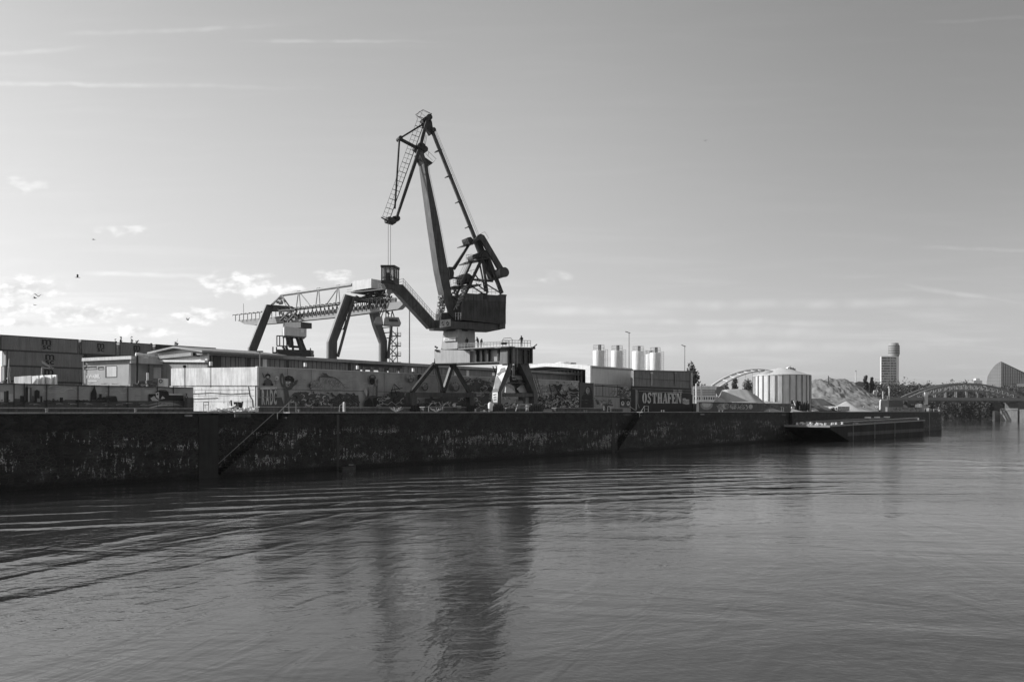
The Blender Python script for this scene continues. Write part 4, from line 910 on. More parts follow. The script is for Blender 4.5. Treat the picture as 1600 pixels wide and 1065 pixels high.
# ------------------------------------------------------------------ white cement silos
def silo(x0, x1, ytop, Z, lb, yrail):
    c = P((x0+x1)/2, 642, Z); r = (x1-x0)/2/F*Z; z1 = zy(ytop, Z)
    o = root('cement_silo', lb, 'silo', (c.x, c.y, DZ), 0, 'white cement silos behind the open hall')
    mb = MB(); mb.lathe((c.x, c.y, DZ), [(r, 0), (r, z1-DZ), (r*.96, z1-DZ+.15)], 32); build('silo_body', mb, M_white, o, smooth=False)
    for p in o.children[0].data.polygons:
        if abs(p.normal.z) < .3: p.use_smooth = True
    zr_ = zy(yrail, Z); mb = MB(); rr_ = r*.93
    for k in range(12):
        a = k/12*2*math.pi; mb.tube([(c.x+rr_*math.cos(a), c.y+rr_*math.sin(a), z1), (c.x+rr_*math.cos(a), c.y+rr_*math.sin(a), zr_)], .035, 4)
    for zz in (zr_, (zr_+z1)/2): mb.tube([(c.x+rr_*math.cos(k/16*6.283), c.y+rr_*math.sin(k/16*6.283), zz) for k in range(17)], .035, 4)
    build('railing', mb, M_rail, o)
    mb = MB(); mb.box((c.x+.2, c.y-.2, (z1+zr_)/2+.1), .9, .9, (zr_-z1)*.95); build('filter_box', mb, M_mid, o)
    mb = MB(); lx_ = c.x+r+.5; ly = c.y-.6
    for s_ in (-.3, .3): mb.tube([(lx_+s_, ly, DZ), (lx_+s_, ly, z1+.6)], .05, 4)
    zz = z1-9
    while zz < z1+.5: mb.tube([(lx_-.3, ly, zz), (lx_+.3, ly, zz)], .035, 4); mb.tube([(c.x+r*.9, c.y-.5, zz), (lx_-.3, ly, zz)], .03, 4) if int(zz*2) % 4 == 0 else None; zz += .55
    build('ladder', mb, M_rail, o)
silo(926.4, 944.8, 548.5, 232, 'leftmost white cement silo, first behind the open hall roof', 539)
silo(955, 973.2, 548.8, 235, 'second white cement silo from the left, with its ladder beside the tall lamp post', 540)
silo(988, 1006.4, 549.6, 246, 'third white cement silo, the one standing mostly in shade', 541)
silo(1009, 1022, 554, 262, 'farthest white cement silo, half hidden behind the rightmost one', 548)
silo(1015.2, 1032.4, 552, 243, 'rightmost white cement silo above the corrugated shed', 543)
def lamp_post(x, ytop, d, lb, arm=-6):
    o = root('lamp_post', lb, 'lamp post', q(x, 642, d)); mb = MB(); mb.tube([q(x, 641.5, d), q(x+.3, ytop+1, d)], .17, 8, r1=.1); build('pole', mb, M_mid, o)
    mb = MB(); p = q(x, ytop+1, d); e = q(x+arm, ytop-1, d); mb.beam(p, (e.x, p.y-.5, e.z), .3, .14); mb.beam(p, p+(p-Vector((e.x, p.y, e.z)))*.4, .25, .14); build('lamp_head', mb, M_concd, o)
lamp_post(982.6, 518.5, 42, 'tall lamp post between the second and third cement silos', -5)
lamp_post(1069.6, 539.5, 40, 'tall lamp post above the right end of the corrugated shed', -4)
lamp_post(639.5, 480.5, 34, 'tall thin lamp post behind the warehouse under the crane cab arm', -3)

# ------------------------------------------------------------------ harbour crane
px = Vector(((714-800)/F*134, 134, 0))                       # slewing axis
E1 = Vector((-.88, -.475, 0)).normalized(); E2 = Vector((-E1.y, E1.x, 0)); E2 = E2 if E2.y < 0 else -E2
def u(x, y, w_=0.0): return online(x, y, px+E2*w_, E1)
DA, DB = 3.0, 15.0                                            # river rail and landward rail
cr = root('harbour_crane', 'tall dark level-luffing harbour crane on a portal at the quay edge', 'crane', (px.x, px.y, DZ), RZ)
def bm_(pts, wpx, depth, off=0.0, fn=u, w1=None, side=None):
    mb = MB(); s_ = wpx/F*134
    side = E2 if side is None else side
    for i, (a, b) in enumerate(zip(pts, pts[1:])): mb.beam(fn(*a, off), fn(*b, off), depth, s_, side=side, h1=None if w1 is None else w1/F*134)
    return mb
# --- portal, landward trestle (W shape)
def qa(x, y, d=DA): return q(x, y, d)
mb = MB()
for a, b in (((679, 568), (643, 613)), ((680, 569), (691.5, 612)), ((707, 569), (693, 612)), ((708, 569), (734, 614))): mb.beam(q(*a, DB), q(*b, DB), .5, .6, side=N)
mb.beam(q(676, 569.5, DB), q(712, 569.5, DB), 1.0, .3, side=N)
build('trestle_leg', mb, M_crane2, cr)
mb = MB(); mb.beam(q(640.5, 616.5, DB), q(741, 617.2, DB), 1.1, .75, side=N); build('sill_beam', mb, M_crane, cr)
for xa, xb in ((640.5, 652), (733.5, 741)):
    mb = MB(); mb.prism([q(xa, 613, DB-.5), q(xb, 613, DB-.5), q(xb-.8, 633, DB-.5), q(xa+1.2, 633, DB-.5)], N); build('leg_post', mb, M_crane, cr)
mb = MB(); mb.tube([q(679, 569, DB), q(679, 559.5, DB)], .14, 5, r1=.03); build('spike', mb, M_crane2, cr)
def bogie(xa, xb, d):
    mb = MB(); mb.prism([q(xa, 634, d-.5), q(xb, 634, d-.5), q(xb, 640.5, d-.5), q(xa, 640.5, d-.5)], N*1.0)
    n = max(3, int((xb-xa)/3.2))
    for k in range(n+1): x = xa+(xb-xa)*k/n; mb.prism([q(x-.35, 632.5, d-.62), q(x+.35, 632.5, d-.62), q(x+.35, 641, d-.62), q(x-.35, 641, d-.62)], N*.12)
    mb.prism([q(xa+2, 630.5, d-.3), q(xb-2, 630.5, d-.3), q(xb-1, 634, d-.3), q(xa+1, 634, d-.3)], N*.6)
    b = build('bogie', mb, M_crane2, cr)
    for k in range(4):
        c = q(xa+(xb-xa)*(k+.5)/4, 642, d); c.z = DZ+.36; mb = MB(); mb.tube([c-N*.45, c+N*.45], .33, 14); build('wheel', mb, M_dark, b)
bogie(628, 662, DB); bogie(722, 745, DB); bogie(769.5, 786, DA); bogie(829, 846, DA)
# --- portal, river-side A frame
def A(pts, d=DA, th=1.3): return [q(x, y, d) for x, y in pts], N*th
mb = MB(); mb.prism(*A([(794.5, 568), (801, 568), (797.5, 583), (783.5, 612), (783.2, 633), (777.5, 633), (777.8, 612.5)])); build('portal_leg', mb, M_crane, cr)
mb = MB(); mb.prism(*A([(812.5, 568), (826, 567), (839.6, 613.5), (840.2, 633), (834.6, 633), (833.8, 614), (824, 592)])); build('portal_leg', mb, M_crane, cr)
mb = MB(); mb.prism(*A([(784, 614.2), (834, 614), (834, 619.8), (784, 619.6)], DA+.15, .9)); build('sill_beam', mb, M_crane, cr)
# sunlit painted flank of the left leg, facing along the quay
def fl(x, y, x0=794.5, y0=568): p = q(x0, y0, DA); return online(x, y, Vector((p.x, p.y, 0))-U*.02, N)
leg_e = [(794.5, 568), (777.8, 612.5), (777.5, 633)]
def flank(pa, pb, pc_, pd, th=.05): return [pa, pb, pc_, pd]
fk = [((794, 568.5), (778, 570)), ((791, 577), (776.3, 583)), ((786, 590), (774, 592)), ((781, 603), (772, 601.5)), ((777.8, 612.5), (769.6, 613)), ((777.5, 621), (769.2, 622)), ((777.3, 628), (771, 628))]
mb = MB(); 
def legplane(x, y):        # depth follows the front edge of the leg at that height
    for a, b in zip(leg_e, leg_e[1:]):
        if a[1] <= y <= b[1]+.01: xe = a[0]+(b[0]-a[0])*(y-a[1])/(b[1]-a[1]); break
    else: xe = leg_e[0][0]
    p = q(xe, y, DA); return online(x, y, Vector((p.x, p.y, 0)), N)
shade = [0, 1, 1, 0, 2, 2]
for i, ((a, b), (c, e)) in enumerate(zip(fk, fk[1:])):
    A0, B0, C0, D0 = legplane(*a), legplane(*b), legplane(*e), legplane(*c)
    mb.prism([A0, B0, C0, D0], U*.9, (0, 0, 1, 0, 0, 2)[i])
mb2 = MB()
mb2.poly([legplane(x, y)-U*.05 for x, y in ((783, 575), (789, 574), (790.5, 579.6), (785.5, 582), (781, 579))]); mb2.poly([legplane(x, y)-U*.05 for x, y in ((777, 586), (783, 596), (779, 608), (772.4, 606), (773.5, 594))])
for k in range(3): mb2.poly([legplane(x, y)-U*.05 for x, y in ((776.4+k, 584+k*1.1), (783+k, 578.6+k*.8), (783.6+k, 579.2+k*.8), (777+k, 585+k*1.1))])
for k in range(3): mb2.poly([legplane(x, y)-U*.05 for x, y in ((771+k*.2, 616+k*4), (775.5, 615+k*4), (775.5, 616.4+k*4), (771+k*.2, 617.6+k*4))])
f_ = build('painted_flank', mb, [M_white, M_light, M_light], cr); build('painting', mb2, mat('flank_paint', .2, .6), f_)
# inner landward leg and bracing seen through the frame
mb = MB(); mb.prism([q(x, y, DA+3.5) for x, y in ((806, 570), (820, 570), (822, 590), (828, 613), (828, 633), (818, 633), (816, 613), (810, 602))], N*1.0); build('inner_leg', mb, M_crane2, cr)
mb = MB(); mb.prism([q(x, y, DA+1.6) for x, y in ((791, 600), (797, 606), (806, 613), (790, 613))], N*.2); mb.prism([q(x, y, DA+1.5) for x, y in ((814, 601.5), (823, 601.5), (827, 608), (825, 613), (813, 613), (809, 607))], N*.2); build('painted_plate', mb, M_light, cr)
mb = MB(); mb.prism([q(x, y, DA+2) for x, y in ((803, 597), (812, 597), (812, 615), (805, 615))], N*1.2); build('cable_drum_post', mb, M_crane, cr)
mb = MB(); mb.prism([q(x, y, DA+.6) for x, y in ((793, 596.6), (825, 597.6), (825, 599.4), (793, 598.4))], N*2.2); mb.prism([q(x, y, DA+.7) for x, y in ((797, 585.4), (828, 585.6), (828, 586.4), (797, 586.2))], N*.1); build('gallery', mb, M_dark, cr)
mb = MB(); mb.prism([q(x, y, DA+1) for x, y in ((807, 587), (818, 586), (818, 592.6), (807, 592.6))], N*1); build('switch_box', mb, M_mid, cr)
mb = MB(); mb.prism([q(x, y, DA+1.4) for x, y in ((801, 578), (820, 578), (824, 586), (803, 586))], N*1); mb.prism([q(x, y, DA+.9) for x, y in ((816, 594.5), (819.4, 594.5), (819.4, 597), (816, 597))], N*.5)
for k in range(16): mb.box(q(R.uniform(796, 804), R.uniform(588, 597), DA+1.2), .3, .3, .3)
build('winch', mb, M_dark, cr)
mb = MB(); mb.tube([q(824.2, 620, DA+1.2), q(824, 634, DA+1.2)], .3, 8); build('pipe_post', mb, M_mid, cr)
# --- girder head (river side end) and girder
mb = MB(); mb.prism([q(x, y, DA-.3) for x, y in ((795, 542.5), (832.5, 542.8), (832, 567.6), (793.5, 568))], N*1.8); build('girder_head', mb, M_crane, cr)
mb = MB()
for xa, xb in ((793.5, 796), (798.5, 800), (819, 820.4), (827, 828.2), (830.6, 832.6)): mb.prism([q(x, y, DA-.55) for x, y in ((xa, 543), (xb, 543), (xb, 567.5), (xa, 567.5))], N*.24)
mb.prism([q(x, y, DA-.5) for x, y in ((809, 554), (828, 554.4), (828, 555.4), (809, 555))], N*.2)
build('stiffener', mb, M_crane2, cr)
gp = q(794, 568, DA)
def gd(x, y, off=0.0): return online(x, y, Vector((gp.x, gp.y, 0))+U*off, N)
mb = MB(); mb.prism([gd(678.4, 546), gd(734, 547.2), gd(734, 565.8), gd(678.4, 567.6)], U*5.2); build('turntable_box', mb, M_cranelight, cr)
mb = MB(); mb.prism([gd(734, 547.5, .55), gd(794, 545.5, .55), gd(794, 563.5, .55), gd(734, 565.5, .55)], U*4.0); build('girder_web', mb, M_cranelight, cr)
mb = MB()
for xa, xb in ((742.6, 744.2), (752.6, 753.2), (760.5, 762.8), (776.6, 778.8), (787.6, 789.4)): mb.prism([gd(xa, 546, .0), gd(xb, 546, .0), gd(xb, 564.6, .0), gd(xa, 564.8, .0)], U*.54)
for xa, xb in ((744.4, 747.5), (778.8, 780.4), (789.4, 791.6)): mb.prism([gd(xa, 546, .3), gd(xb, 546, .3), gd(xb, 564.6, .3), gd(xa, 564.8, .3)], U*.24)
build('stiffener', mb, M_crane2, cr)
mb = MB(); mb.prism([gd(734, 545, -.55), gd(794.5, 542.6, -.55), gd(794.5, 544.2, -.55), gd(734, 546.6, -.55)], U*5); mb.prism([gd(680, 567.7, -.2), gd(794, 563.8, -.2), gd(794, 565.8, -.2), gd(680, 569.2, -.2)], U*4.6); build('girder_flange', mb, M_crane, cr)
# gallery deck with railing above the girder
mb = MB(); mb.prism([gd(716, 544.3, -1.1), gd(796, 540.4, -1.1), gd(796, 541.6, -1.1), gd(716, 545.6, -1.1)], U*1.3); mb.prism([q(x, y, DA-1.0) for x, y in ((783, 541.4), (832.5, 542.6), (832.5, 543.8), (783, 542.8))], N*1.4); build('gallery_deck', mb, M_mid, cr)
mb = MB()
G0 = lambda x, y: gd(x, y, -1.05); rl = lambda x: 541+(796-x)/80*3.6
for yo in (0, 3.6, 7.2): mb.tube([G0(716, rl(716)-8.6+yo*.55+1), G0(796, rl(796)-9.4+yo*.55+1)], .04, 4)
for k in range(17): x = 716+k*5; mb.tube([G0(x, rl(x)), G0(x, rl(x)-8.2)], .035, 4)
build('railing', mb, M_rail, cr)
mb = MB()
for yo in (0, 4): mb.tube([q(785, 531.4+yo, DA-.9), q(829, 532+yo, DA-.9)], .04, 4); mb.tube([q(785, 531.4+yo, DA+.5), q(829, 532+yo, DA+.5)], .035, 4)
for k in range(10): x = 785+k*4.9; mb.tube([q(x, 541.6, DA-.9), q(x, 531.5, DA-.9)], .035, 4)
mb.tube([q(784, 533, DA-.9), q(787, 528.4, DA-.9), q(798, 527.6, DA-.9), q(801, 531, DA-.9), q(801, 541, DA-.9)], .045, 5); mb.tube([q(785, 537, DA-.9), q(785, 541, DA-.9)], .05, 4)
build('railing', mb, M_rail, cr)
mb = MB(); mb.prism([q(x, y, DA-1.0) for x, y in ((784, 534.6), (792, 534.6), (792, 538), (784, 538))], N*.2); build('hatch_board', mb, M_logo, cr)
mb = MB(); c = q(831, 543, DA-.6); mb.tube([c, q(834, 541.6, DA-.8), q(839, 537.6, DA-1)], .09, 5); mb.box(q(833, 543.5, DA-.7), .7, .3, .35); build('warning_arm', mb, M_dark, cr)
mb = MB()
for s_ in (802, 804.5): mb.tube([q(s_, 543, DA-1), q(s_-1, 590, DA-.7)], .04, 4)
for k in range(22): y = 545+k*2.1; mb.tube([q(802-k*.045, y, DA-1), q(804.5-k*.045, y, DA-1)], .03, 4)
mb.tube([q(808, 543, DA-1), q(808, 573, DA-1)], .05, 4)
build('ladder', mb, M_rail, cr)
mb = MB()
for o_ in (0, 3.4): mb.tube([q(835+o_, 591, DA+1.5), q(850+o_, 640, DA+1.5)], .06, 4)
for k in range(20): f = k/20; mb.beam(q(835+15*f, 591+49*f, DA+1.5), q(838.4+15*f, 591+49*f, DA+1.5), .1, .06)
mb.tube([q(837, 583, DA+1.5), q(854, 634, DA+1.5)], .035, 4)
build('stair', mb, M_dark, cr)
mb = MB()
for a in ([(770, 572), (782, 600)], [(775, 571.5), (786, 599)]): mb.tube([q(*p_, DA+6) for p_ in a], .09, 5)
build('brace', mb, M_crane2, cr)
mb = MB(); 
for dx_, dy_ in ((680.5, 541.5), (683, 543), (680.8, 547), (683.4, 547.4)): mb.box(gd(dx_, dy_, -.2), .28, .3, .25)
mb.tube([gd(681.5, 541, -.1), gd(681.8, 550, -.1)], .05, 4); build('floodlight', mb, M_dark, cr)
# --- pylon
mb = MB(); t0_ = [gd(693.4, 513.7, .3), gd(716, 513.7, .3)]; b0_ = [gd(688.9, 546, .3), gd(714.5, 544.6, .3)]
wt = 3.9; wb = 4.2
mb.add([b0_[0], b0_[1], b0_[1]+U*wb, b0_[0]+U*wb, t0_[0], t0_[1], t0_[1]+U*wt, t0_[0]+U*wt], [(0, 1, 5, 4), (1, 2, 6, 5), (2, 3, 7, 6), (3, 0, 4, 7), (4, 5, 6, 7)]); build('pylon', mb, M_cranelight, cr)
mb = MB(); mb.prism([gd(692.3, 527.6, .0), gd(711.5, 526.6, .0), gd(711.5, 532.2, .0), gd(692, 533.3, .0)], U*.2); pl = build('name_plate', mb, M_white, cr)
mb = MB(); 
for k in range(13): mb.poly([gd(x, y, -.03) for x, y in ((694+k*1.3, 530.6-k*.04), (694.9+k*1.3, 530.6-k*.04), (694.9+k*1.3, 529.2-k*.04), (694+k*1.3, 529.2-k*.04))]) if k not in (0, 5, 12) else None; mb.poly([gd(x, y, -.03) for x, y in ((693.4+k*1.3, 532.4-k*.04), (694.2+k*1.3, 532.4-k*.04), (694.2+k*1.3, 531.4-k*.04), (693.4+k*1.3, 531.4-k*.04))])
build('illegible_print', mb, M_mid, pl)
mb = MB(); c = P(715, 513, 134.5); mb.lathe((c.x, c.y, zy(516, 134)), [(1.9, -.2), (2.0, .1), (2.0, .5), (1.8, .6)], 24); build('slewing_ring', mb, M_crane2, cr)
# --- slewing platform, machine house
mb = MB(); mb.prism([u(687.5, 500.5, 2.6), u(781, 505.6, 2.6), u(781, 515, 2.6), u(736, 513.6, 2.6), u(690, 512.2, 2.6)], -E2*5.2); build('slewing_platform', mb, M_crane, cr)
HS = [(721, 499.4), (721, 478), (730, 458), (791, 462), (789.6, 513.2), (781, 512.6), (781, 505.8)]
mb = MB(); mb.prism([u(x, y, 3.0) for x, y in HS], -E2*6); build('machine_house', mb, M_crane, cr); hs = bpy.data.objects[-1] if False else [o_ for o_ in cr.children if o_.name.startswith('machine_house')][0]
mb = MB()
for k in range(32):
    x = 722.5+k*2.15; mb.prism([u(x, 470.2+(x-722)*.055, 3.0), u(x+.9, 470.2+(x-721)*.055, 3.0), u(x+.9, 499.2+(x-721)*.1, 3.0), u(x, 499.2+(x-722)*.1, 3.0)], E2*.07)
build('wall_ribs', mb, M_crane, hs)
for a in ((739.5, 458.7), (761, 460.2), (776, 461.2)):
    mb = MB(); mb.prism([u(a[0], a[1], 3.0), u(a[0]+.7, a[1], 3.0), u(a[0]+.7, 470.5, 3.0), u(a[0], 470.2, 3.0)], E2*.06); build('panel_joint', mb, M_crane2, hs)
mb = MB(); mb.prism([u(729, 468.6, 3.0), u(790.6, 472.2, 3.0), u(790.6, 473, 3.0), u(729, 469.4, 3.0)], E2*.08); build('sill', mb, M_crane2, hs)
mb = MB(); mb.prism([u(755, 460, 3.0), u(761.5, 460.4, 3.0), u(761.5, 468, 3.0), u(755, 467.6, 3.0)], E2*.05); build('vent_opening', mb, M_logo, hs)
mb = MB()
for yy in (462, 464, 466): mb.prism([u(755, yy, 3.06), u(761.5, yy+.4, 3.06), u(761.5, yy+1, 3.06), u(755, yy+.6, 3.06)], E2*.05)
build('louvre', mb, M_crane, hs)
for a, b in ((752, 457.4), (782, 459.5)):
    mb = MB(); mb.prism([u(a, b, 1.5), u(a+10, b+.7, 1.5), u(a+9, b+4, 1.5), u(a, b+3, 1.5)], -E2*3); build('roof_bracket', mb, M_crane2, hs)
mb = MB()
for yo in (0, 4): mb.tube([u(712, 489+yo, 3.2), u(721, 489.5+yo, 3.2)], .04, 4)
for x in (712, 716, 720): mb.tube([u(x, 488, 3.2), u(x, 500, 3.2)], .04, 4)
for yo in (0, 5): mb.tube([u(683, 488+yo, 2.8), u(690, 488.5+yo, 2.8)], .04, 4); mb.tube([u(681, 488+yo, -2.8), u(690, 488.5+yo, -2.8)], .04, 4)
for x in (682, 685, 688): mb.tube([u(x, 487, 2.8), u(x, 500, 2.8)], .04, 4); mb.tube([u(x, 482, -2.8), u(x, 500, -2.8)], .04, 4)
build('railing', mb, M_rail, cr)
mb = MB(); mb.prism([u(687.3, 500, 2.75), u(704, 498.4, 2.75), u(704.3, 509.2, 2.75), u(687.3, 512, 2.75)], E2*.06); sb = build('graffiti_board', mb, M_m1, cr)
mb = MB()
for k in range(9):
    x = 689+R.random()*12; y = 502+R.random()*5; mb.prism([u(x, y, 2.81), u(x+1.6, y-.8, 2.81), u(x+1.9, y+1.4, 2.81), u(x+.4, y+2, 2.81)], E2*(.01+.004*k))
build('scribble', mb, M_m3, sb)
# --- cab arm and cab
mb = MB(); mb.prism([u(x, y, .75) for x, y in ((599.7, 442.7), (629.3, 444.3), (678.6, 499.6), (688, 500.8), (688, 511.8), (671.7, 512.7), (615.5, 451.8), (604, 451))], -E2*1.5); build('cab_arm', mb, M_crane, cr)
mb = MB()
for a, b in (((620, 456.5), (625, 459.8)), ((641, 480), (646, 484.6)), ((651, 491), (655, 495))): mb.prism([u(*a, -.3), u(*b, -.3), u(b[0], b[1]+.9, -.3), u(a[0], a[1]+1, -.3)], -E2*.6)
mb.prism([u(615, 451.6, -.8), u(671.5, 513, -.8), u(672.6, 512.2, -.8), u(617, 450.8, -.8)], -E2*.1); build('arm_light_rib', mb, M_light, cr)
mb = MB()
for off in (.75, -.75):
    for h_ in (4, 8): mb.tube([u(624, 444-h_+1, off), u(630, 443-h_, off), u(678, 498-h_, off), u(682, 499.5-h_, off)], .035, 4)
    for k in range(14): f = k/13; x = 630+48*f; y = 444+55*f; mb.tube([u(x, y, off), u(x, y-8.6, off)], .03, 4)
for k in range(40): f = k/39; x = 629.5+48*f; y = 443.6+55*f; mb.beam(u(x, y-.6, .7), u(x, y-.6, -.7), .25, .06)
build('arm_stair', mb, M_rail, cr)
cc = u(616, 430, 0.9); ca = Vector((-1, -.0, 0)); cb_ = Vector((.2, .98, 0)).normalized()
def cf(x, y): return online(x, y, Vector((cc.x, cc.y, 0)), ca)
def cs(x, y): return online(x, y, Vector((cc.x, cc.y, 0)), cb_)
za_, zb_ = cf(616, 414).z, cf(616, 442.6).z
L0 = cf(595.4, 414); dA = Vector((L0.x-cc.x, L0.y-cc.y, 0)); dB = cs(623.8, 418); dB = Vector((dB.x-cc.x, dB.y-cc.y, 0)); K = Vector((cc.x, cc.y, zb_)); HH = za_-zb_
def pane_wall(mb, o_, v, frac, hz0, hz1, th): pass
mb = MB(); mb.obox(K-Vector((0, 0, .0)), dA, dB, Vector((0, 0, .55))); mb.obox(K+Vector((0, 0, HH-.35))-dA*.03-dB*.03, dA*1.06, dB*1.06, Vector((0, 0, .35)))
for fa, fb in ((0, 0), (.93, 0), (0, .93), (.93, .93), (.3, 0), (.62, 0), (0, .48), (.3, .93), (.62, .93), (.93, .48)): mb.obox(K+dA*fa+dB*fb+Vector((0, 0, .5)), dA*.07, dB*.07, Vector((0, 0, HH-.8)))
mb.obox(K+dA*.3+Vector((0, 0, .5)), dA*.32, dB*.06, Vector((0, 0, HH*.42))); mb.obox(K+dB*.0+Vector((0, 0, .5)), dA*.06, dB, Vector((0, 0, .55)))
mb.obox(K+dA*.0+Vector((0, 0, .9)), dA, dB*.05, Vector((0, 0, .12)))
cb = build('cab', mb, M_crane2, cr)
mb = MB(); mb.obox(K+dA*.02+dB*.02+Vector((0, 0, .6)), dA*.96, dB*.02, Vector((0, 0, HH-.95))); mb.obox(K+dA*.01+dB*.03+Vector((0, 0, .6)), dA*.02, dB*.94, Vector((0, 0, HH-.95)))
g_ = bpy.data.materials.new('cab_glass'); g_.use_nodes = True; nt = g_.node_tree; nt.nodes.clear(); t_ = NT(nt)
o1 = t_.n('ShaderNodeBsdfTransparent'); o1.inputs[0].default_value = (.55, .55, .55, 1); o2 = t_.n('ShaderNodeBsdfGlossy'); o2.inputs['Roughness'].default_value = .05; mx = t_.n('ShaderNodeMixShader'); mx.inputs[0].default_value = .12
oo = t_.n('ShaderNodeOutputMaterial'); t_.L.new(o1.outputs[0], mx.inputs[1]); t_.L.new(o2.outputs[0], mx.inputs[2]); t_.L.new(mx.outputs[0], oo.inputs[0])
build('window', mb, g_, cb)
mb = MB(); c_ = K+dA*.5+dB*.5; mb.box(c_+Vector((0, 0, .8)), .5, .5, .5); mb.box(c_+Vector((.2, 0, 1.2)), .15, .5, .7); build('seat', mb, M_dark, cb)
# --- jib
JB = [(655, 238), (663, 255), (663, 257), (674, 341), (685.5, 420), (692, 452), (694.5, 462)]
JR = [(661, 236), (668.4, 258), (669.8, 270), (685, 341), (699.6, 420), (704.6, 452), (706, 466)]
mb = MB(); mb.prism([u(x, y, 1.15) for x, y in JB+JR[::-1]], -E2*2.3); build('main_jib', mb, M_crane, cr)
# sunlit side of the jib, put in as paler colour on strips along its left edge
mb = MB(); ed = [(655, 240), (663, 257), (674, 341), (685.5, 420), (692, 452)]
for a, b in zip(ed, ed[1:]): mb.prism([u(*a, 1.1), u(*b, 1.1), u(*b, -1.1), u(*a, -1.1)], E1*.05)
build('jib_lit_side', mb, mat('jib_lit_tone', .62, .5, .15, .5, .25), cr)
mb = MB(); mb.prism([u(x, y, 1.5) for x, y in ((693, 459), (706, 457.4), (715, 487), (710, 497), (703, 492), (696, 474))], -E2*.35); mb.prism([u(x, y, -1.15) for x, y in ((693, 459), (706, 457.4), (715, 487), (710, 497), (703, 492), (696, 474))], -E2*.35); build('jib_foot_bracket', mb, M_crane, cr)
mb = MB(); mb.prism([u(x, y, 1.3) for x, y in ((690, 488), (712, 488), (712, 501), (690, 501))], -E2*2.6); build('jib_foot_pedestal', mb, M_crane2, cr)
mb = MB()
for k in range(46): mb.box(u(R.uniform(686, 694), R.uniform(462, 488), R.uniform(-2.4, 1)), R.uniform(.2, .7), R.uniform(.2, .6), R.uniform(.1, .6), 0, R.random())
for k in range(8): mb.beam(u(686.5+k*.7, 464+k*2.6, 1), u(691+k*.6, 466+k*2.6, 1), .2, .1)
build('hoist_gear', mb, M_mid, cr)
mb = MB()
for s_ in (1.25, .95): mb.tube([u(x+1.3, y, s_) for x, y in JR[1:]], .03, 4)
for k in range(60): f = k/59*5; i = min(4, int(f)); a, b = JR[1+i], JR[min(6, 2+i)]; g = f-i; x = a[0]+(b[0]-a[0])*g+1.3; y = a[1]+(b[1]-a[1])*g; mb.beam(u(x, y, 1.25), u(x, y, .95), .04, .04)
build('jib_ladder', mb, M_rail, cr)
mb = MB()
for f in (.12, .25, .38, .5, .62, .74, .86):
    y = 245+f*210; xl = JB[0][0]; 
    def ex(L, y):
        for a, b in zip(L, L[1:]):
            if a[1] <= y <= b[1]: return a[0]+(b[0]-a[0])*(y-a[1])/max(.01, b[1]-a[1])
        return L[-1][0]
    mb.prism([u(ex(JB, y), y, 1.15), u(ex(JR, y), y+1.4, 1.15), u(ex(JR, y), y+2, 1.15), u(ex(JB, y), y+.6, 1.15)], E2*.04)
build('weld_seam', mb, M_crane2, cr)
mb = MB()
for f in (.15, .32, .5, .68, .85):
    x = 629+50*f; y = 444+56*f; mb.prism([u(x, y, .75), u(x-11, y+10.5, .75), u(x-10.4, y+11.2, .75), u(x+.6, y+.7, .75)], E2*.05)
build('weld_seam', mb, M_crane2, cr)
# --- double-link nose beam with its bracing and walkway
nose = [(668.5, 184), (655.8, 232), (619.5, 341)]
mb = MB()
for off in (.9, -.9): mb.beam(u(*nose[0], off), u(*nose[1], off), .4, .42, side=E2, w1=.4, h1=.5); mb.beam(u(*nose[1], off), u(*nose[2], off), .4, .55, side=E2, h1=.34)
for f in (0, .15, .3, .45, .6, .75, .9, 1): a = Vector(nose[1]).lerp(Vector(nose[2]), f); mb.tube([u(a.x, a.y, .9), u(a.x, a.y, -.9)], .12, 5)
build('nose_beam', mb, M_crane2, cr)
mb = MB()
for a, b, wd in (((624, 216.8), (662, 193.5), .26), ((624.5, 217), (651, 231), .42), ((624, 217), (616.8, 326), .26), ((660, 195), (668, 186), .4)):
    mb.beam(u(*a, .0), u(*b, .35), wd, wd, side=E2); mb.beam(u(*a, .0), u(*b, -.35), wd, wd, side=E2)
c = u(624, 217, 0); mb.tube([c-E2*.7, c+E2*.7], .34, 10); build('nose_brace', mb, M_crane2, cr)
mb = MB(); wl0, wl1 = [(663.5, 186), (607, 343)], None
def wk(f, s_=0): a = Vector((665.0, 186)).lerp(Vector((609, 342)), f); n_ = Vector((-11.2, -4.0)); return a.x+n_.x*s_, a.y+n_.y*s_
for off in (.45, -.35):
    for s_ in (0, .5, 1): mb.tube([u(*wk(0, s_), off), u(*wk(1, s_), off)], .028 if s_ else .07, 4)
for k in range(23): f = k/22; mb.tube([u(*wk(f, 0), .45), u(*wk(f, 1), .45)], .028, 4); mb.tube([u(*wk(f, 0), -.35), u(*wk(f, 1), -.35)], .028, 4)
for k in range(12): f = k/11; mb.tube([u(*wk(f, 0), .45), u(*wk(f, 1), .45), u(*wk(f, 1), -.35), u(*wk(f, 0), -.35)], .05, 4)
for k in range(60): f = k/59; mb.beam(u(*wk(f, 0), .45), u(*wk(f, 0), -.35), .12, .03)
build('nose_walkway', mb, M_crane2, cr)
mb = MB(); T = [(649.5, 179.5), (661, 171.5), (674.5, 178), (673, 182), (660, 187)]
for off in (.9, -.9):
    mb.tube([u(*p_, off) for p_ in T]+[u(*T[0], off)], .045, 4); mb.tube([u(651, 184, off), u(655, 174, off), u(664, 182, off)], .03, 4); mb.tube([u(656, 185, off), u(660, 173, off), u(671, 177, off)], .03, 4)
for p_ in T+[(655, 175.5), (667.5, 174.8), (666, 184.5)]: mb.tube([u(*p_, .9), u(*p_, -.9)], .05, 4)
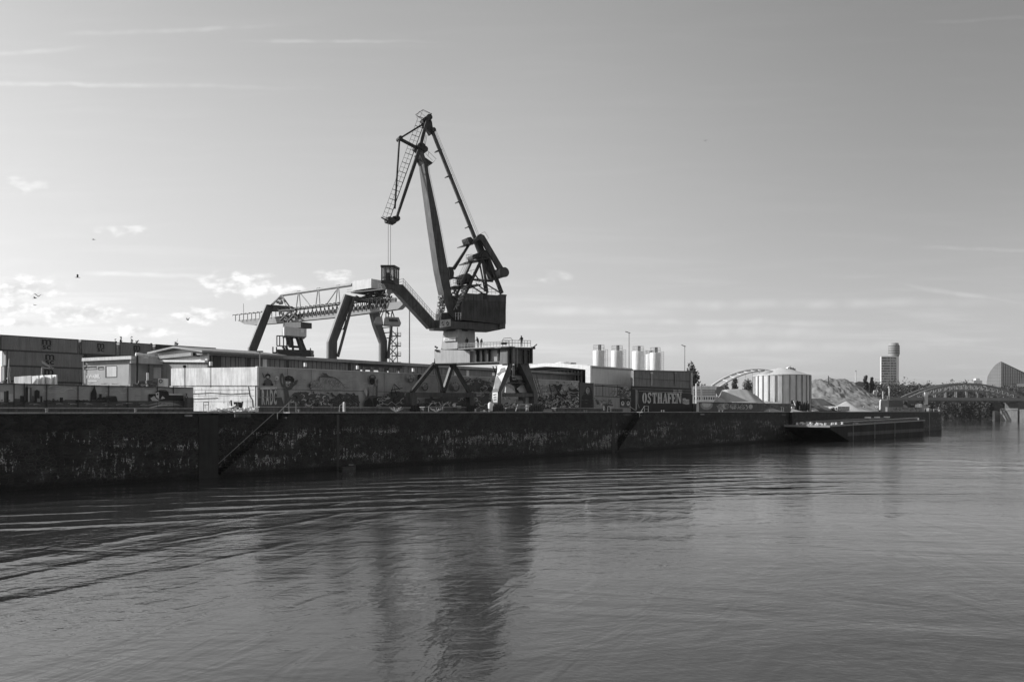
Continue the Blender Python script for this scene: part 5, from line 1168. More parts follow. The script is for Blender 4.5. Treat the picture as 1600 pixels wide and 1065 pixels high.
mb.prism([u(662, 184, .9), u(674.8, 176.6, .9), u(674, 180, .9), u(663, 187, .9)], -E2*1.8); build('head_platform', mb, M_crane2, cr)
mb = MB(); mb.prism([u(x, y, .55) for x, y in ((660, 186), (671, 182), (675, 190), (677.6, 207), (674, 210), (668, 200), (663.6, 197))], -E2*1.1)
c = u(667.5, 186, 0); mb.tube([c-E2*1.1, c+E2*1.1], .5, 12); c = u(675, 205, 0); mb.tube([c-E2*.9, c+E2*.9], .38, 10); build('head_joint', mb, M_dark, cr)
mb = MB()
for p_, r_ in (((656, 232), .55), ((652, 230.6), .4), ((660, 236), .5)): c = u(*p_, 0); mb.tube([c-E2*1.3, c+E2*1.3], r_, 12)
build('jib_head_joint', mb, M_dark, cr)
mb = MB()
for off in (1.1, -1.1):
    mb.tube([u(663.5, 231, off), u(681.6, 248.6, off), u(676, 254.6, off), u(668, 257, off)], .035, 4); mb.tube([u(665, 240, off), u(676, 251, off)], .03, 4); mb.tube([u(670, 237.6, off), u(668.6, 244, off)], .03, 4)
    mb.tube([u(665.4, 210, off), u(661.6, 230, off)], .035, 4); mb.tube([u(667.4, 211, off), u(663.4, 231, off)], .035, 4)
mb.prism([u(664.6, 246, 1.1), u(676, 254, 1.1), u(675.6, 255.6, 1.1), u(668, 257.4, 1.1)], -E2*2.2); build('jib_head_platform', mb, M_crane2, cr)
mb = MB()
for k in range(3): c = u(614+k*2.4, 343.4-k*.5, 0); mb.tube([c-E2*.8, c+E2*.8], .45, 12)
mb.prism([u(605.6, 339, .9), u(609, 338, .9), u(620, 344, .9), u(619, 348.4, .9), u(607, 345, .9)], -E2*1.8)
mb.tube([u(595.6, 339.6, .5), u(607, 346, .5)], .12, 5); build('rope_sheaves', mb, M_dark, cr)
# --- tie rod
mb = MB()
for off in (.45, -.45): mb.beam(u(675.4, 205, off), u(752, 397, off), .35, .5, side=E2, h1=.6)
for p_ in ((684.6, 236), (700.6, 275.6), (716.6, 315.4), (732, 354.4)):
    a = Vector(p_); d_ = Vector((76.6, 192)).normalized(); mb.beam(u(a.x-d_.x*.8, a.y-d_.y*.8, 0), u(a.x+d_.x*.8, a.y+d_.y*.8, 0), .9, 1.05, side=E2)
build('tie_rod', mb, M_crane, cr)
mb = MB(); mb.tube([u(679, 203, .3), u(756, 391, .3)], .03, 4); mb.tube([u(681, 203, .3), u(758, 390, .3)], .025, 4); build('tie_rod_wire', mb, M_dark, cr)
# --- rocker and counterweight
for off in (1.5, -1.1):
    mb = MB(); mb.prism([u(x, y, off) for x, y in ((747.4, 367), (751, 365), (756.6, 367.5), (790, 424), (787.4, 430), (783, 428.6), (751.6, 375), (748, 374), (739.5, 382), (737.4, 379))], -E2*.4); build('rocker_arm', mb, M_crane, cr)
mb = MB(); mb.beam(u(745, 376, .0), u(768.5, 434, .0), 1.4, .75, side=E2); mb.beam(u(763.5, 405, 0), u(784, 458, 0), 1.0, .3, side=E2); build('rocker_link', mb, M_crane2, cr)
cw_ = u(775, 429.5, 0); mb = MB(); mb.tube([cw_-E2*3.1, cw_+E2*3.0], .78, 26); build('counterweight', mb, M_mid, cr, smooth=False)
mb = MB(); c = cw_+E2*3.0; mb.tube([c, c+E2*.25], .84, 26); mb.prism([u(782, 416, 3.0), u(791, 424, 3.0), u(789.5, 432, 3.0), u(781, 434, 3.0)], E2*.2); build('counterweight_end', mb, M_crane, cr)
mb = MB()
for off in (.6, -.6): mb.tube([u(752, 364.8, off), u(757.4, 362, off), u(763.6, 372, off), u(759.6, 375, off)], .035, 4)
mb.tube([u(757.4, 362, .6), u(757.4, 362, -.6)], .03, 4); mb.tube([u(763.6, 372, .6), u(763.6, 372, -.6)], .03, 4); build('railing', mb, M_rail, cr)
mb = MB(); mb.prism([u(x, y, 1.2) for x, y in ((730.5, 371), (736, 370), (742, 377), (739.6, 381.6), (734, 380.4), (731.6, 375))], -E2*2.4)
mb.prism([u(724, 382.4, 1.3), u(740, 379.4, 1.3), u(740, 380.6, 1.3), u(724, 383.6, 1.3)], -E2*2.6)
for off in (1.3, -1.3): mb.tube([u(724.4, 383, off), u(729, 374, off), u(734, 370.6, off)], .05, 4); mb.tube([u(728, 383, off), u(732, 376.5, off), u(740, 377, off)], .04, 4)
build('rocker_head_platform', mb, M_crane2, cr)
mb = MB(); mb.beam(u(732.4, 383, 0), u(708.6, 420, 0), .34, .34, side=E2, w1=.5, h1=.55); build('luffing_rod', mb, M_crane2, cr)
mb = MB(); mb.prism([u(x, y, .9) for x, y in ((702, 416.6), (707.6, 417), (709.6, 426), (708.6, 435.4), (703.6, 437), (699.8, 420))], -E2*1.8); build('luffing_clamp', mb, M_crane2, cr)
# --- tower frame
mb = MB()
for off in (2.2, -2.2):
    for a, b, wd in (((753.5, 403), (718.5, 477), .42), ((753.5, 403), (761.5, 457.5), .34), ((763, 402), (783, 459), .36), ((737, 408.5), (711, 466), .32), ((748, 404), (758, 455), .22)): mb.beam(u(*a, off*.62), u(*b, off), wd, wd, side=E2)
build('tower_leg', mb, M_crane2, cr)
mb = MB()
for a, b in (((744, 443), (761, 456)), ((746, 435), (781, 457)), ((735, 446), (754, 458)), ((722, 470), (738, 440)), ((765, 404), (771, 424)), ((771, 423.6), (778, 421)), ((728, 465), (714, 478)), ((735, 447), (726, 460)), ((740, 425), (750, 440))): 
    for off in (1.8, -1.8): mb.beam(u(*a, off), u(*b, off), .16, .18, side=E2)
build('tower_brace', mb, M_crane2, cr)
mb = MB(); mb.prism([u(731.5, 407.6, 1.9), u(766.4, 401.4, 1.9), u(766.4, 403.4, 1.9), u(731.5, 409.6, 1.9)], -E2*3.8); mb.prism([u(752, 401, 1.3), u(759.5, 392, 1.3), u(766, 396, 1.3), u(765, 402, 1.3)], -E2*2.6); build('tower_head_platform', mb, M_crane2, cr)
mb = MB()
for k in range(5): c = u(738+k*4, 402.5-k*1.6, 0); mb.tube([c-E2*1.2, c+E2*1.2], .42, 12); mb.beam(u(736+k*4, 405.5-k*.7, 1.3), u(740+k*4, 397.5-k*.8, 1.3), .14, .14)
build('tower_sheaves', mb, M_dark, cr)
mb = MB()
for off in (1.9, -1.9):
    for yo in (5, 9): mb.tube([u(728, 407-yo+1, off), u(738, 406-yo, off)], .035, 4)
    for k in range(4): mb.tube([u(728.5+k*3, 408, off), u(728.5+k*3, 397, off)], .03, 4)
    mb.tube([u(733, 410, off), u(722, 435, off)], .03, 4); mb.tube([u(730, 410, off), u(716, 440, off)], .03, 4); mb.tube([u(726, 412, off), u(710, 446, off)], .03, 4)
for k in range(26): f = k/25; mb.beam(u(735-14*f, 411+30*f, 1.9), u(731-14*f, 411+30*f, 1.9), .06, .04)
build('railing', mb, M_rail, cr)
mb = MB(); mb.prism([u(709, 446.4, 2.4), u(752, 443.6, 2.4), u(752, 445.4, 2.4), u(709, 448, 2.4)], -E2*4.8); build('middle_platform', mb, M_crane2, cr)
mb = MB(); mb.prism([u(x, y, 1.4) for x, y in ((722, 428.5), (733, 427), (738, 431), (737, 439), (731, 443), (724, 440), (726, 434), (722, 433))], -E2*2.4)
for k in range(26): mb.box(u(R.uniform(716, 738), R.uniform(434, 444), R.uniform(-1.5, 1.6)), .5, .5, .5, 0, R.random())
build('luffing_winch', mb, M_dark, cr)
mb = MB(); mb.beam(u(708, 434, .3), u(770, 439.4, .3), .35, .28, side=E2); build('luffing_rack', mb, M_crane2, cr)
mb = MB()
for yo in (5, 9):
    for off in (2.4, -2.4): mb.tube([u(708, 447-yo, off), u(722, 446-yo, off)], .035, 4); mb.tube([u(742, 444.6-yo, off), u(753, 444-yo, off)], .035, 4); mb.tube([u(738, 460-yo, off*1.1), u(783, 461-yo, off*1.1)], .03, 4)
for x in (708, 712, 716, 720, 744, 748, 752): mb.tube([u(x, 447, 2.4), u(x, 436, 2.4)], .03, 4)
for x in range(738, 785, 6): mb.tube([u(x, 460, -2.6), u(x, 450, -2.6)], .03, 4)
mb.tube([u(728, 425, 0), u(742, 421, 0)], .03, 4); mb.tube([u(736, 421, 0), u(736, 428, 0)], .04, 4); build('railing', mb, M_rail, cr)
mb = MB()
for k in range(7):
    a = u(713+k*1.6, 478-k*4.6, 2.2); b = u(721+k*1.6, 474-k*4.6, 2.2); mb.beam(a, b, .3, .28, side=E2)
for k in range(30): mb.box(u(R.uniform(709, 724), R.uniform(452, 479), R.uniform(-.5, 1.6)), .35, .4, .3, 0, R.random())
for off in (2.2, 1.4): mb.tube([u(709, 484, off), u(728, 446, off)], .06, 4)
build('engine_stair', mb, M_mid, cr)
# --- rope and hook
mb = MB()
for x in (606.6, 610.2): mb.tube([u(x, 345, .2), u(x, 452, .2)], .04, 5)
build('hoist_rope', mb, M_mid, cr)
mb = MB(); mb.prism([u(x, y, .55) for x, y in ((604.6, 451), (611.6, 451), (612.4, 456), (610, 461), (606.6, 461), (604, 456))], -E2*.6); hb = build('hook_block', mb, M_mid, cr)
mb = MB(); mb.tube([u(608, 461, .25), u(608, 464, .25), u(610, 466, .25), u(608.6, 468.6, .25), u(606, 467.4, .25)], .12, 6); build('hook', mb, M_dark, hb)

# ------------------------------------------------------------------ people on and around the crane
def person(lb, feet, face, pose, hvis=False, s=1.0):
    """one skinned body (with hands and fingers), clothing and cap as children; face = unit vector it looks along"""
    f_ = Vector(face).normalized(); sd = Vector((-f_.y, f_.x, 0))
    o = root('person', lb, 'person', feet)
    W = lambda a, b, c: Vector(feet)+(sd*a+f_*b+Vector((0, 0, c)))*s
    J = {'pel': (0, 0, .95), 'chest': (0, .02, 1.35), 'neck': (0, .02, 1.5), 'head': (0, .04, 1.63), 'top': (0, .03, 1.72)}
    bend = pose.get('bend', 0)
    if bend:
        for k, z in (('chest', .4), ('neck', .55), ('head', .68), ('top', .77)): J[k] = (0, bend*z/.77, .95+z*math.sqrt(max(.1, 1-(bend/.77)**2)))
    cx_ = J['chest']; E = []; V = []; RR = []
    def chain(pts, rad, start=None):
        prev = start
        for p, r_ in zip(pts, rad):
            V.append(W(*p)); RR.append(r_*s); i = len(V)-1
            if prev is not None: E.append((prev, i))
            prev = i
        return prev
    pel = chain([J['pel']], [.15]); ch = chain([J['chest']], [.17], pel); chain([J['neck'], J['head'], J['top']], [.06, .105, .07], ch)
    for sg, arm, leg in ((1, 'armR', 'legR'), (-1, 'armL', 'legL')):
        hand = pose.get(arm, (sg*.27, .08, .82)); sh = (sg*.19, cx_[1], cx_[2]+.07); el_ = tuple((a+b)/2+c for a, b, c in zip(sh, hand, (sg*.05, -.06, -.03)))
        hi = chain([sh, el_, hand], [.065, .05, .036], ch)
        d_ = (Vector(hand)-Vector(el_)).normalized()
        pm = tuple(Vector(hand)+d_*.07); pi_ = chain([pm], [.035], hi)
        for k in range(4): a_ = Vector(pm)+d_*.03+Vector(((k-1.5)*.02, 0, 0)); chain([tuple(a_), tuple(a_+d_*(.05, .06, .055, .04)[k]+Vector((0, .012, -.01)))], [.011, .009], pi_)
        chain([tuple(Vector(hand)+d_*.04+Vector((-sg*.03, .03, 0))), tuple(Vector(hand)+d_*.08+Vector((-sg*.04, .045, 0)))], [.012, .01], hi)
        ft = pose.get(leg, (sg*.12, 0, .06)); kn = tuple((a+b)/2+c for a, b, c in zip((sg*.1, 0, .9), ft, (0, .05, 0)))
        chain([(sg*.1, 0, .88), kn, ft, (ft[0], ft[1]+.17, .045)], [.1, .07, .05, .04], pel)
    me = bpy.data.meshes.new('body'); inv = MW[o.name].inverted(); me.from_pydata([tuple(inv@v) for v in V], E, [])
    b = bpy.data.objects.new('body', me); col.objects.link(b); b.parent = o; MW[b.name] = MW[o.name]
    sk = b.modifiers.new('skin', 'SKIN'); b.modifiers.new('sub', 'SUBSURF').levels = 1; b.modifiers['sub'].render_levels = 1
    for i, v in enumerate(me.skin_vertices[0].data): v.radius = (RR[i], RR[i]); v.use_root = (i == 0)
    me.materials.append(M_cloth)
    hx = W(*J['head']); mb = MB(); mb.lathe(hx-Vector((0, 0, .02)), [(.113*s, 0), (.118*s, .06*s), (.1*s, .12*s), (.03*s, .15*s)], 12); mb.box(hx+f_*.12*s+Vector((0, 0, .02)), .12*s, .12*s, .02*s, rz=math.atan2(f_.y, f_.x)); build('cap', mb, M_white if hvis else M_dark, o)
    mb = MB(); c = hx+f_*.09*s; mb.lathe(c-Vector((0, 0, .1*s)), [(.03*s, 0), (.055*s, .05*s), (.055*s, .1*s), (.03*s, .13*s)], 8); mb.box(c+f_*.05*s-Vector((0, 0, .02*s)), .03*s, .03*s, .04*s); build('face', mb, M_skin, o)
    cz_ = W(*J['chest']); pz_ = W(*J['pel']); d_ = (cz_-pz_); mb = MB(); mb.tube([pz_+d_*.05, pz_+d_*.55, cz_+d_*.22], .19*s, 10); build('jacket', mb, M_mid if hvis else M_cloth, o)
    return o
fz = lambda p: (p.x, p.y, p.z)
person('person in dark clothes standing on the crane portal head platform, one arm out', fz(q(815, 541.6, DA-.5)), (-.6, -.8, 0), {'armR': (.5, .35, 1.15), 'armL': (-.3, .3, 1.05)})
person('person in dark work clothes leaning over the gallery railing right of the crane pylon', fz(gd(747, 543, -.7)), (-.7, -.6, 0), {'bend': .25, 'armR': (.25, .5, 1.05), 'armL': (-.2, .5, 1.05)})
person('person in dark clothes working directly beside the dark side of the crane pylon', fz(gd(729.4, 543.8, -.6)), (-.3, -.9, 0), {'armR': (.3, .25, 1.0)})
person('smaller dark figure beside the leaning person on the crane gallery', fz(gd(751.5, 543, -.3)), (.5, -.8, 0), {'bend': .35, 'armL': (-.2, .5, 1.0)}, s=.86)
person('person in pale jacket under the crane portal beside the barrier', fz(Vector((*q(805, 642, 5).xy, DZ))), (.2, -1, 0), {'bend': .2}, hvis=True)

# ------------------------------------------------------------------ small things under the crane
o = root('gas_tank', 'bright white upright tank beside the left bogie of the crane portal', 'tank', Vector((*q(766, 642, 2.2).xy, DZ))); mb = MB(); c = Vector((*q(766.2, 642, 2.2).xy, DZ)); h_ = q(766, 628, 2.2).z-DZ; mb.lathe(c, [(.33, .15), (.36, .25), (.36, h_-.25), (.22, h_-.05), (.08, h_)], 14); build('tank_body', mb, M_white, o, smooth=True)
mb = MB(); mb.box(c+Vector((0, 0, .08)), .6, .6, .15); build('base', mb, M_concd, o)
o = root('tool_trolley', 'dark low trolley with long bars left of the white tank', 'trolley', Vector((*q(748, 642, 2).xy, DZ))); mb = MB()
for a, b in (((745, 638), (762, 637.6)), ((748, 640), (764, 640)), ((750, 636), (744, 640))): mb.beam(q(*a, 2), q(*b, 2), .2, .14)
for x in (744.5, 747, 756, 762): mb.box(Vector((*q(x, 642, 2).xy, DZ+.25)), .4, .4, .45, 0, R.random())
build('frame', mb, M_dark, o)
mb = MB()
for x in (756.4, 764): c = Vector((*q(x, 642, 1.6).xy, DZ+.16)); mb.tube([c-N*.1, c+N*.1], .17, 10)
build('wheel', mb, M_white, o)
o = root('barrier', 'pale bent barrier frame under the crane portal', 'barrier', Vector((*q(820, 642, 2).xy, DZ))); mb = MB()
for a in ([(806, 642), (809, 632), (828, 631), (826, 634), (821.5, 642)], [(822, 636), (824, 633), (827.6, 633.6), (825, 638), (825.5, 642)], [(802, 631.5), (806, 635), (810, 635.6)]): mb.tube([q(x, y, 2) for x, y in a], .1, 5)
mb.beam(q(823.6, 632.5, 2), q(824, 641, 2), .5, .15); build('frame', mb, M_rail, o)
o = root('work_box', 'small pale box between the trestle bogies', 'box', Vector((*q(717, 642, 9).xy, DZ))); mb = MB(); mb.prism([q(x, y, 9) for x, y in ((714, 634), (720.6, 634), (720.6, 638.4), (714, 638.4))], N*.6); build('lid', mb, M_m1, o); mb = MB(); mb.prism([q(x, y, 9.1) for x, y in ((712, 630.5), (722, 630.5), (722.6, 642), (711.6, 642))], N*.7); build('body', mb, M_dark, o)
for i, (x0, x1, lb) in enumerate(((670, 690, 'pale crossed tube stand left of the trestle leg foot middle'), (692, 703, 'pale crossed tube stand right of the trestle leg foot middle'))):
    o = root('tube_stand', lb, 'stand', Vector((*q(x0, 642, 8).xy, DZ))); mb = MB()
    for a in ([(x0, 635), (x0+5, 629), (x0+(x1-x0)*.6, 628.6)], [(x1-4, 628), (x1, 634.5)], [(x0+9, 631), (x0+13, 628)]): mb.tube([q(x, y, 8) for x, y in a], .05, 5)
    mb.tube([q(x0, 635, 8), Vector((*q(x0, 642, 8).xy, DZ))], .05, 4); build('frame', mb, M_mid, o)
o = root('iron_ramp', 'black folded iron ramp on the quay left of the stair railing below the lettering', 'ramp', Vector((*q(950, 642, 3).xy, DZ))); mb = MB()
for a, b in (((944, 641), (944.6, 632)), ((944.6, 632), (951, 641)), ((940, 631.6), (957, 633)), ((946, 632), (953, 640))): mb.beam(q(*a, 3), q(*b, 3), .3, .25)
build('frame', mb, M_dark, o)
mb = MB(); mb.tube([q(984, 635, 6), q(994, 641.4, 6)], .07, 5); o = build('leaning_pole', mb, M_rail, loc=q(989, 642, 6)); tag(o, 'pale pole slanting down beside the dark lettering wall', 'pole')
# weed on the edge
def leaf_cloud(mb, c, rad, n, size, rnd, up=0.0):
    for _ in range(n):
        a = rnd.uniform(0, 6.283); z_ = rnd.uniform(-1, 1); k = rnd.random()**.45; r_ = math.sqrt(1-z_*z_)
        p = Vector((c[0]+rad[0]*k*r_*math.cos(a), c[1]+rad[1]*k*r_*math.sin(a), c[2]+rad[2]*k*z_)); s_ = size*rnd.uniform(.55, 1.3)
        t1 = Vector((rnd.gauss(0, 1), rnd.gauss(0, 1), rnd.gauss(0, .7))).normalized(); t2 = t1.cross(Vector((rnd.gauss(0, 1), rnd.gauss(0, 1), rnd.gauss(0, 1)))).normalized()
        mb.add([p-t1*s_, p-t2*s_*.6, p+t1*s_, p+t2*s_*.6], [(0, 1, 2, 3)])
for x, lb in ((681.5, 'small pale weed growing on the quay coping under the trestle'), (619, 'small weed tuft on the quay coping left of the trestle bogies')):
    mb = MB(); c = q(x, 642, .4); c.z = DZ+.25
    for k in range(16): a = k*.4; mb.beam(c-Vector((0, 0, .25)), c+Vector((math.cos(a)*.9, math.sin(a)*.5, .1+R.random()*.35)), .06, .03)
    o = build('weed', mb, M_m1, loc=(c.x, c.y, DZ)); tag(o, lb, 'weed')
# rubber boat fender thing at the wall foot
o = root('moored_dinghy', 'tiny dark dinghy lying at the foot of the quay wall beside the joint', 'boat', q(543, 729, -1.2)); mb = MB(); c = Vector((*q(543, 729, -1.2).xy, .25))
mb.prism([c+U*a+N*b+Vector((0, 0, z)) for a, b, z in ((-1.0, -.4, -.3), (.8, -.5, -.3), (1.2, 0, -.1), (.8, .5, -.3), (-1.0, .4, -.3))], (0, 0, .42)); build('hull', mb, M_dark, o)
mb = MB(); mb.tube([c+U*.2+Vector((0, 0, .35)), c+U*.9+Vector((0, 0, .3))], .07, 5); build('cover', mb, M_mid, o)

# ------------------------------------------------------------------ container gantry crane behind the warehouse
GD = Vector((-.8, .597, 0)).normalized(); GP = P(622, 482.5, 160.0); GN = Vector((-GD.y, GD.x, 0)); GN = GN if GN.y < 0 else -GN
def gg(x, y, off=0.0): return online(x, y, Vector((GP.x, GP.y, 0))+GN*off, GD)
gr = root('gantry_crane', 'container gantry crane with pale box girders and dark kinked legs behind the warehouse', 'crane', (*gg(560, 0, -4).xy, DZ))
M_gl = mat('gantry_pale_paint', .3, .5, .12, .5, .15); M_gf = mat('gantry_lit_edge', .2, .6, .15, .4, .2); M_gd = mat('gantry_dark_leg', .085, .5, .15, .4, .3)
for off in (2.2, -7.5):
    mb = MB(); mb.prism([gg(x, y, off) for x, y in ((371, 500.3), (440, 493.6), (526, 482.6), (610, 472.6), (629, 470.6), (629, 475.8), (622, 482.5), (526, 495.4), (437, 504.4), (395, 507.7), (382, 506.4))], -GN*1.3); build('girder', mb, M_gl, gr)
mb = MB()
for k in range(38):
    x = 368+k*6.3; y = 500-(x-371)*.118
    for off in (2.6,):
        mb.tube([gg(x, y+1, off), gg(x, y-8.2, off), gg(x-4, y-8.8, off), gg(x-4.2, y-6.8, off)], .09, 4)
mb.tube([gg(366, 491.8, 2.6), gg(440, 485, 2.6), gg(606, 463.5, 2.6)], .07, 4)
build('cable_festoon', mb, M_gd, gr)
mb = MB(); mb.tube([gg(380.6, 500, 0), gg(380.6, 474, 0)], .05, 4); build('antenna', mb, M_dark, gr)
mb = MB()
for k in range(26):
    x = 436+k*6.5; y = 489.6-(x-436)*.118; 
    if x > 600: break
    mb.tube([gg(x, y, 2.4), gg(x+3.2, y+9.5, 2.4), gg(x+6.5, y-.4, 2.4)], .12, 4)
    if k % 2 == 0: mb.tube([gg(x, y, 2.4), gg(x+2, y-4, -7)], .1, 4)
mb.tube([gg(436, 487, 2.4), gg(600, 467.6, 2.4)], .16, 4); build('lattice', mb, M_dark, gr)
mb = MB()
mb.tube([gg(440, 461, -2.6), gg(550, 445, -2.6)], .34, 8)
build('top_chord', mb, M_gl, gr)
mb = MB()
for (a, b) in (((440, 461), (424, 476)), ((440, 461), (427, 475)), ((440, 461), (458, 487)), ((438, 461), (447, 478))):
    mb.tube([gg(*a, -2.6), gg(*b, 1)], .17, 6)
for x in (466, 496.5, 527.5):
    yy = 461-(x-440)*.145; yb = 486-(x-440)*.12
    mb.tube([gg(x, yy, -2.6), gg(x-3.4, yb, 2)], .13, 6); mb.tube([gg(x+1.4, yy, -2.6), gg(x+3.4, yb-1, 2)], .13, 6); mb.tube([gg(x-1, yy-1.5, -2.6), gg(x+3, yy-1.8, -2.6)], .28, 6)
for a, b in (((470, 459), (486, 479)), ((526, 453), (510, 476)), ((440, 461), (460, 489))): mb.tube([gg(*a, -2.6), gg(*b, 0)], .13, 5)
build('truss_post', mb, M_mid, gr)
mb = MB()
for k in range(5): mb.tube([gg(433+k*2.2, 474, -1), gg(440, 461+k*2, -1)], .05, 4)
for k in range(8): mb.box(gg(R.uniform(432, 446), R.uniform(466, 476), -1), .5, .5, .5)
build('ladder', mb, M_mid, gr)
# portal frames: kinked legs parallel to the quay
def gp(d):
    p0_ = ql(0, d, 0); return lambda x, y, off=0.0: online(x, y, Vector((p0_.x, p0_.y, 0))+N*off, U)
L1 = gp(80.6); L2 = gp(52.0)
mb = MB(); mb.prism([L1(x, y) for x, y in ((417.5, 476), (427, 476), (425, 486), (401, 549), (401, 642), (390, 642), (390.5, 545))], N*0.48); build('portal_leg', mb, M_gd, gr)
mb = MB(); mb.prism([L1(x, y) for x, y in ((389.6, 642), (389.2, 543), (416.5, 475.4), (418.2, 476), (391.5, 545), (391.5, 642))], N*0.57); build('lit_leg_edge', mb, M_gf, gr)  # sunlit edge of the leg put in as a paler strip
mb = MB(); mb.prism([L1(x, y) for x, y in ((417.5, 475.5), (457, 478.4), (461, 482), (459, 487), (426, 486.5))], N*0.48); build('portal_beam', mb, M_gd, gr)
mb = MB(); mb.prism([L1(x, y) for x, y in ((455, 500), (466, 500), (478, 549), (478, 642), (470, 642), (470, 549))], N*0.48); build('portal_leg', mb, M_gd, gr)
mb = MB(); mb.prism([L2(x, y) for x, y in ((541.6, 461), (554, 463), (549.4, 474), (527, 533), (525, 642), (513.6, 642), (514.8, 536))], N*0.54); build('portal_leg', mb, M_gd, gr)
mb = MB(); mb.prism([L2(x, y) for x, y in ((512.4, 642), (513, 534), (539.6, 459), (542, 461), (515.6, 535), (514.8, 642))], N*0.63); build('lit_leg_edge', mb, M_gf, gr)
mb = MB(); mb.prism([L2(x, y) for x, y in ((540, 459.6), (560, 464.6), (600, 468), (608, 473), (600, 476), (552, 470))], N*0.48); build('portal_beam', mb, M_gd, gr)
mb = MB(); mb.prism([L2(x, y) for x, y in ((581, 489), (593, 488), (597, 507), (605, 532), (605, 642), (596.5, 642), (596.5, 535), (586, 507))], N*0.54); build('portal_leg', mb, M_gd, gr)
mb = MB(); mb.prism([L2(x, y) for x, y in ((594.2, 642), (594.5, 536), (584, 508), (579.6, 489.6), (581.4, 489), (586, 507), (597, 535), (597, 642))], N*0.60); build('lit_leg_edge', mb, M_gf, gr)
mb = MB()
for a, b in (((553, 465), (528, 557)), ((612, 507), (606, 560))): mb = MB(); mb.tube([L2(*a, -.4), L2(b[0], b[1], -.4)], .3, 7); build('leg_strut', mb, M_gd, gr)
mb = MB()
for a, b in (((549, 473), (531, 512)), ((551, 480), (536, 514)), ((530, 513.6), (539, 515)), ((541, 496), (537, 515))): mb.tube([L2(*a, -.3), L2(*b, -.3)], .09, 5)
build('leg_brace', mb, M_gd, gr)
# trestle between upper girders over the right portal
mb = MB()
for a, b in (((552, 466), (606, 462)), ((560, 467), (586, 457)), ((586, 457), (600, 468)), ((575, 458), (590, 470)), ((600, 456), (588, 470)), ((560, 457), (607, 462)), ((556, 462), (572, 472)), ((604, 462), (622, 478)), ((612, 463), (596, 482)), ((585, 482), (604, 466)), ((566, 490), (580, 470)), ((590, 470), (606, 489))):
    mb.tube([gg(*a, 1), gg(*b, -2)], .2, 5); mb.tube([gg(a[0]-1, a[1]+1, -5), gg(b[0]+2, b[1]+1, -3)], .16, 5)
mb.prism([gg(x, y, 2) for x, y in ((603, 464), (617.5, 465), (617, 477), (610, 480), (604, 474))], -GN*.5)
build('head_truss', mb, M_gd, gr)
mb = MB(); mb.prism([gg(x, y, 1.5) for x, y in ((548, 455.8), (606, 449.8), (606, 451.4), (548, 457.6))], -GN*5); build('machine_platform', mb, M_gd, gr)
mb = MB(); mb.prism([gg(x, y, 1.2) for x, y in ((550.4, 439.4), (580, 435.2), (580, 449.6), (550.4, 454))], -GN*5.2); build('machine_room', mb, M_light, gr)
mb = MB()
for yo in (0, 3): mb.tube([gg(592, 447-yo, 1.4), gg(606, 446-yo, 1.4)], .04, 4)
for x in (592, 596, 600, 604): mb.tube([gg(x, 450, 1.4), gg(x, 443, 1.4)], .04, 4)
for yo in (0, 3.5): mb.tube([gg(542, 456-yo, 2), gg(549, 455.6-yo, 2)], .04, 4); mb.tube([gg(617, 471-yo, 2), gg(625, 470.4-yo, 2)], .04, 4)
build('railing', mb, M_rail, gr)
mb2 = MB()   # trolley with hanging cab and spreader
def tb(d_, fn, pts, th, nm, mt): mb = MB(); mb.prism([fn(x, y, d_) for x, y in pts], th); return build(nm, mb, mt, gr)
mb = MB()
for a, b in (((437, 487), (452, 500)), ((452, 487), (438, 500)), ((452, 487), (466, 497)), ((464, 486), (452, 500)), ((444, 500), (446, 508)), ((451, 500), (449, 508)), ((436, 486), (462, 484))):
    mb.tube([gg(*a, 2.8), gg(*b, 2.8)], .25, 5); mb2.tube([gg(*a, -8), gg(*b, -8)], .2, 5)
build('trolley_frame', mb, M_gd, gr); build('trolley_frame', mb2, M_gd, gr)
tb(3.0, gg, ((442, 504), (470, 502.6), (470, 511.5), (442, 512.5)), -GN*3, 'trolley', M_gd)
c0_ = gg(434, 0, 3.5)
mb = MB(); Zt = gg(444, 0, 3.5).y-3
mb.prism([P(x, y, Zt) for x, y in ((444, 509.6), (479, 513.6), (479, 526), (444, 523.6))], (-2.2, 6, 0)); build('trolley_cabin', mb, M_light, gr)
mb = MB(); mb.prism([P(x, y, Zt-.05) for x, y in ((470.5, 514.6), (474.6, 515), (474.6, 519.6), (470.5, 519.2))], (0, .04, 0)); build('cabin_window', mb, M_white, gr)
mb = MB()
for a, b in (((432.6, 524), (432.6, 540)), ((443, 524), (443, 540)), ((432.6, 524.6), (454, 524.6)), ((432.6, 540), (454, 541)), ((454, 524.6), (454, 541)), ((437, 524), (437, 540)), ((448, 524.6), (448, 541))): mb.tube([P(*a, Zt+2), P(*b, Zt+2)], .13, 5)
mb.prism([P(x, y, Zt+2.4) for x, y in ((446, 527), (454, 527), (456, 538), (448, 539))], (0, 1.5, 0)); build('driver_cab', mb, M_gd, gr)
mb = MB()
for a, b in (((463, 526), (470, 548)), ((469, 526), (478, 548)), ((447, 541), (450, 548)), ((452, 541), (467, 542)), ((450, 530), (458, 536)), ((442, 541), (446, 548)), ((456, 526), (458, 546))): mb.tube([P(*a, Zt+3), P(*b, Zt+3)], .28, 5)
build('spreader_hanger', mb, M_gd, gr)
mb = MB(); mb.prism([P(x, y, Zt+1) for x, y in ((432, 545.5), (486, 546.6), (486, 552), (432, 550.4))], (0, 2.4, 0)); mb.prism([P(x, y, Zt+.8) for x, y in ((431.6, 551), (486.2, 552.4), (486.2, 556.4), (431.6, 554.6))], (0, 2.6, 0))
for x in (426.4, 432, 485): mb.tube([P(x, 552, Zt+1), P(x, 541.6+(x > 480)*2, Zt+1)], .14, 5)
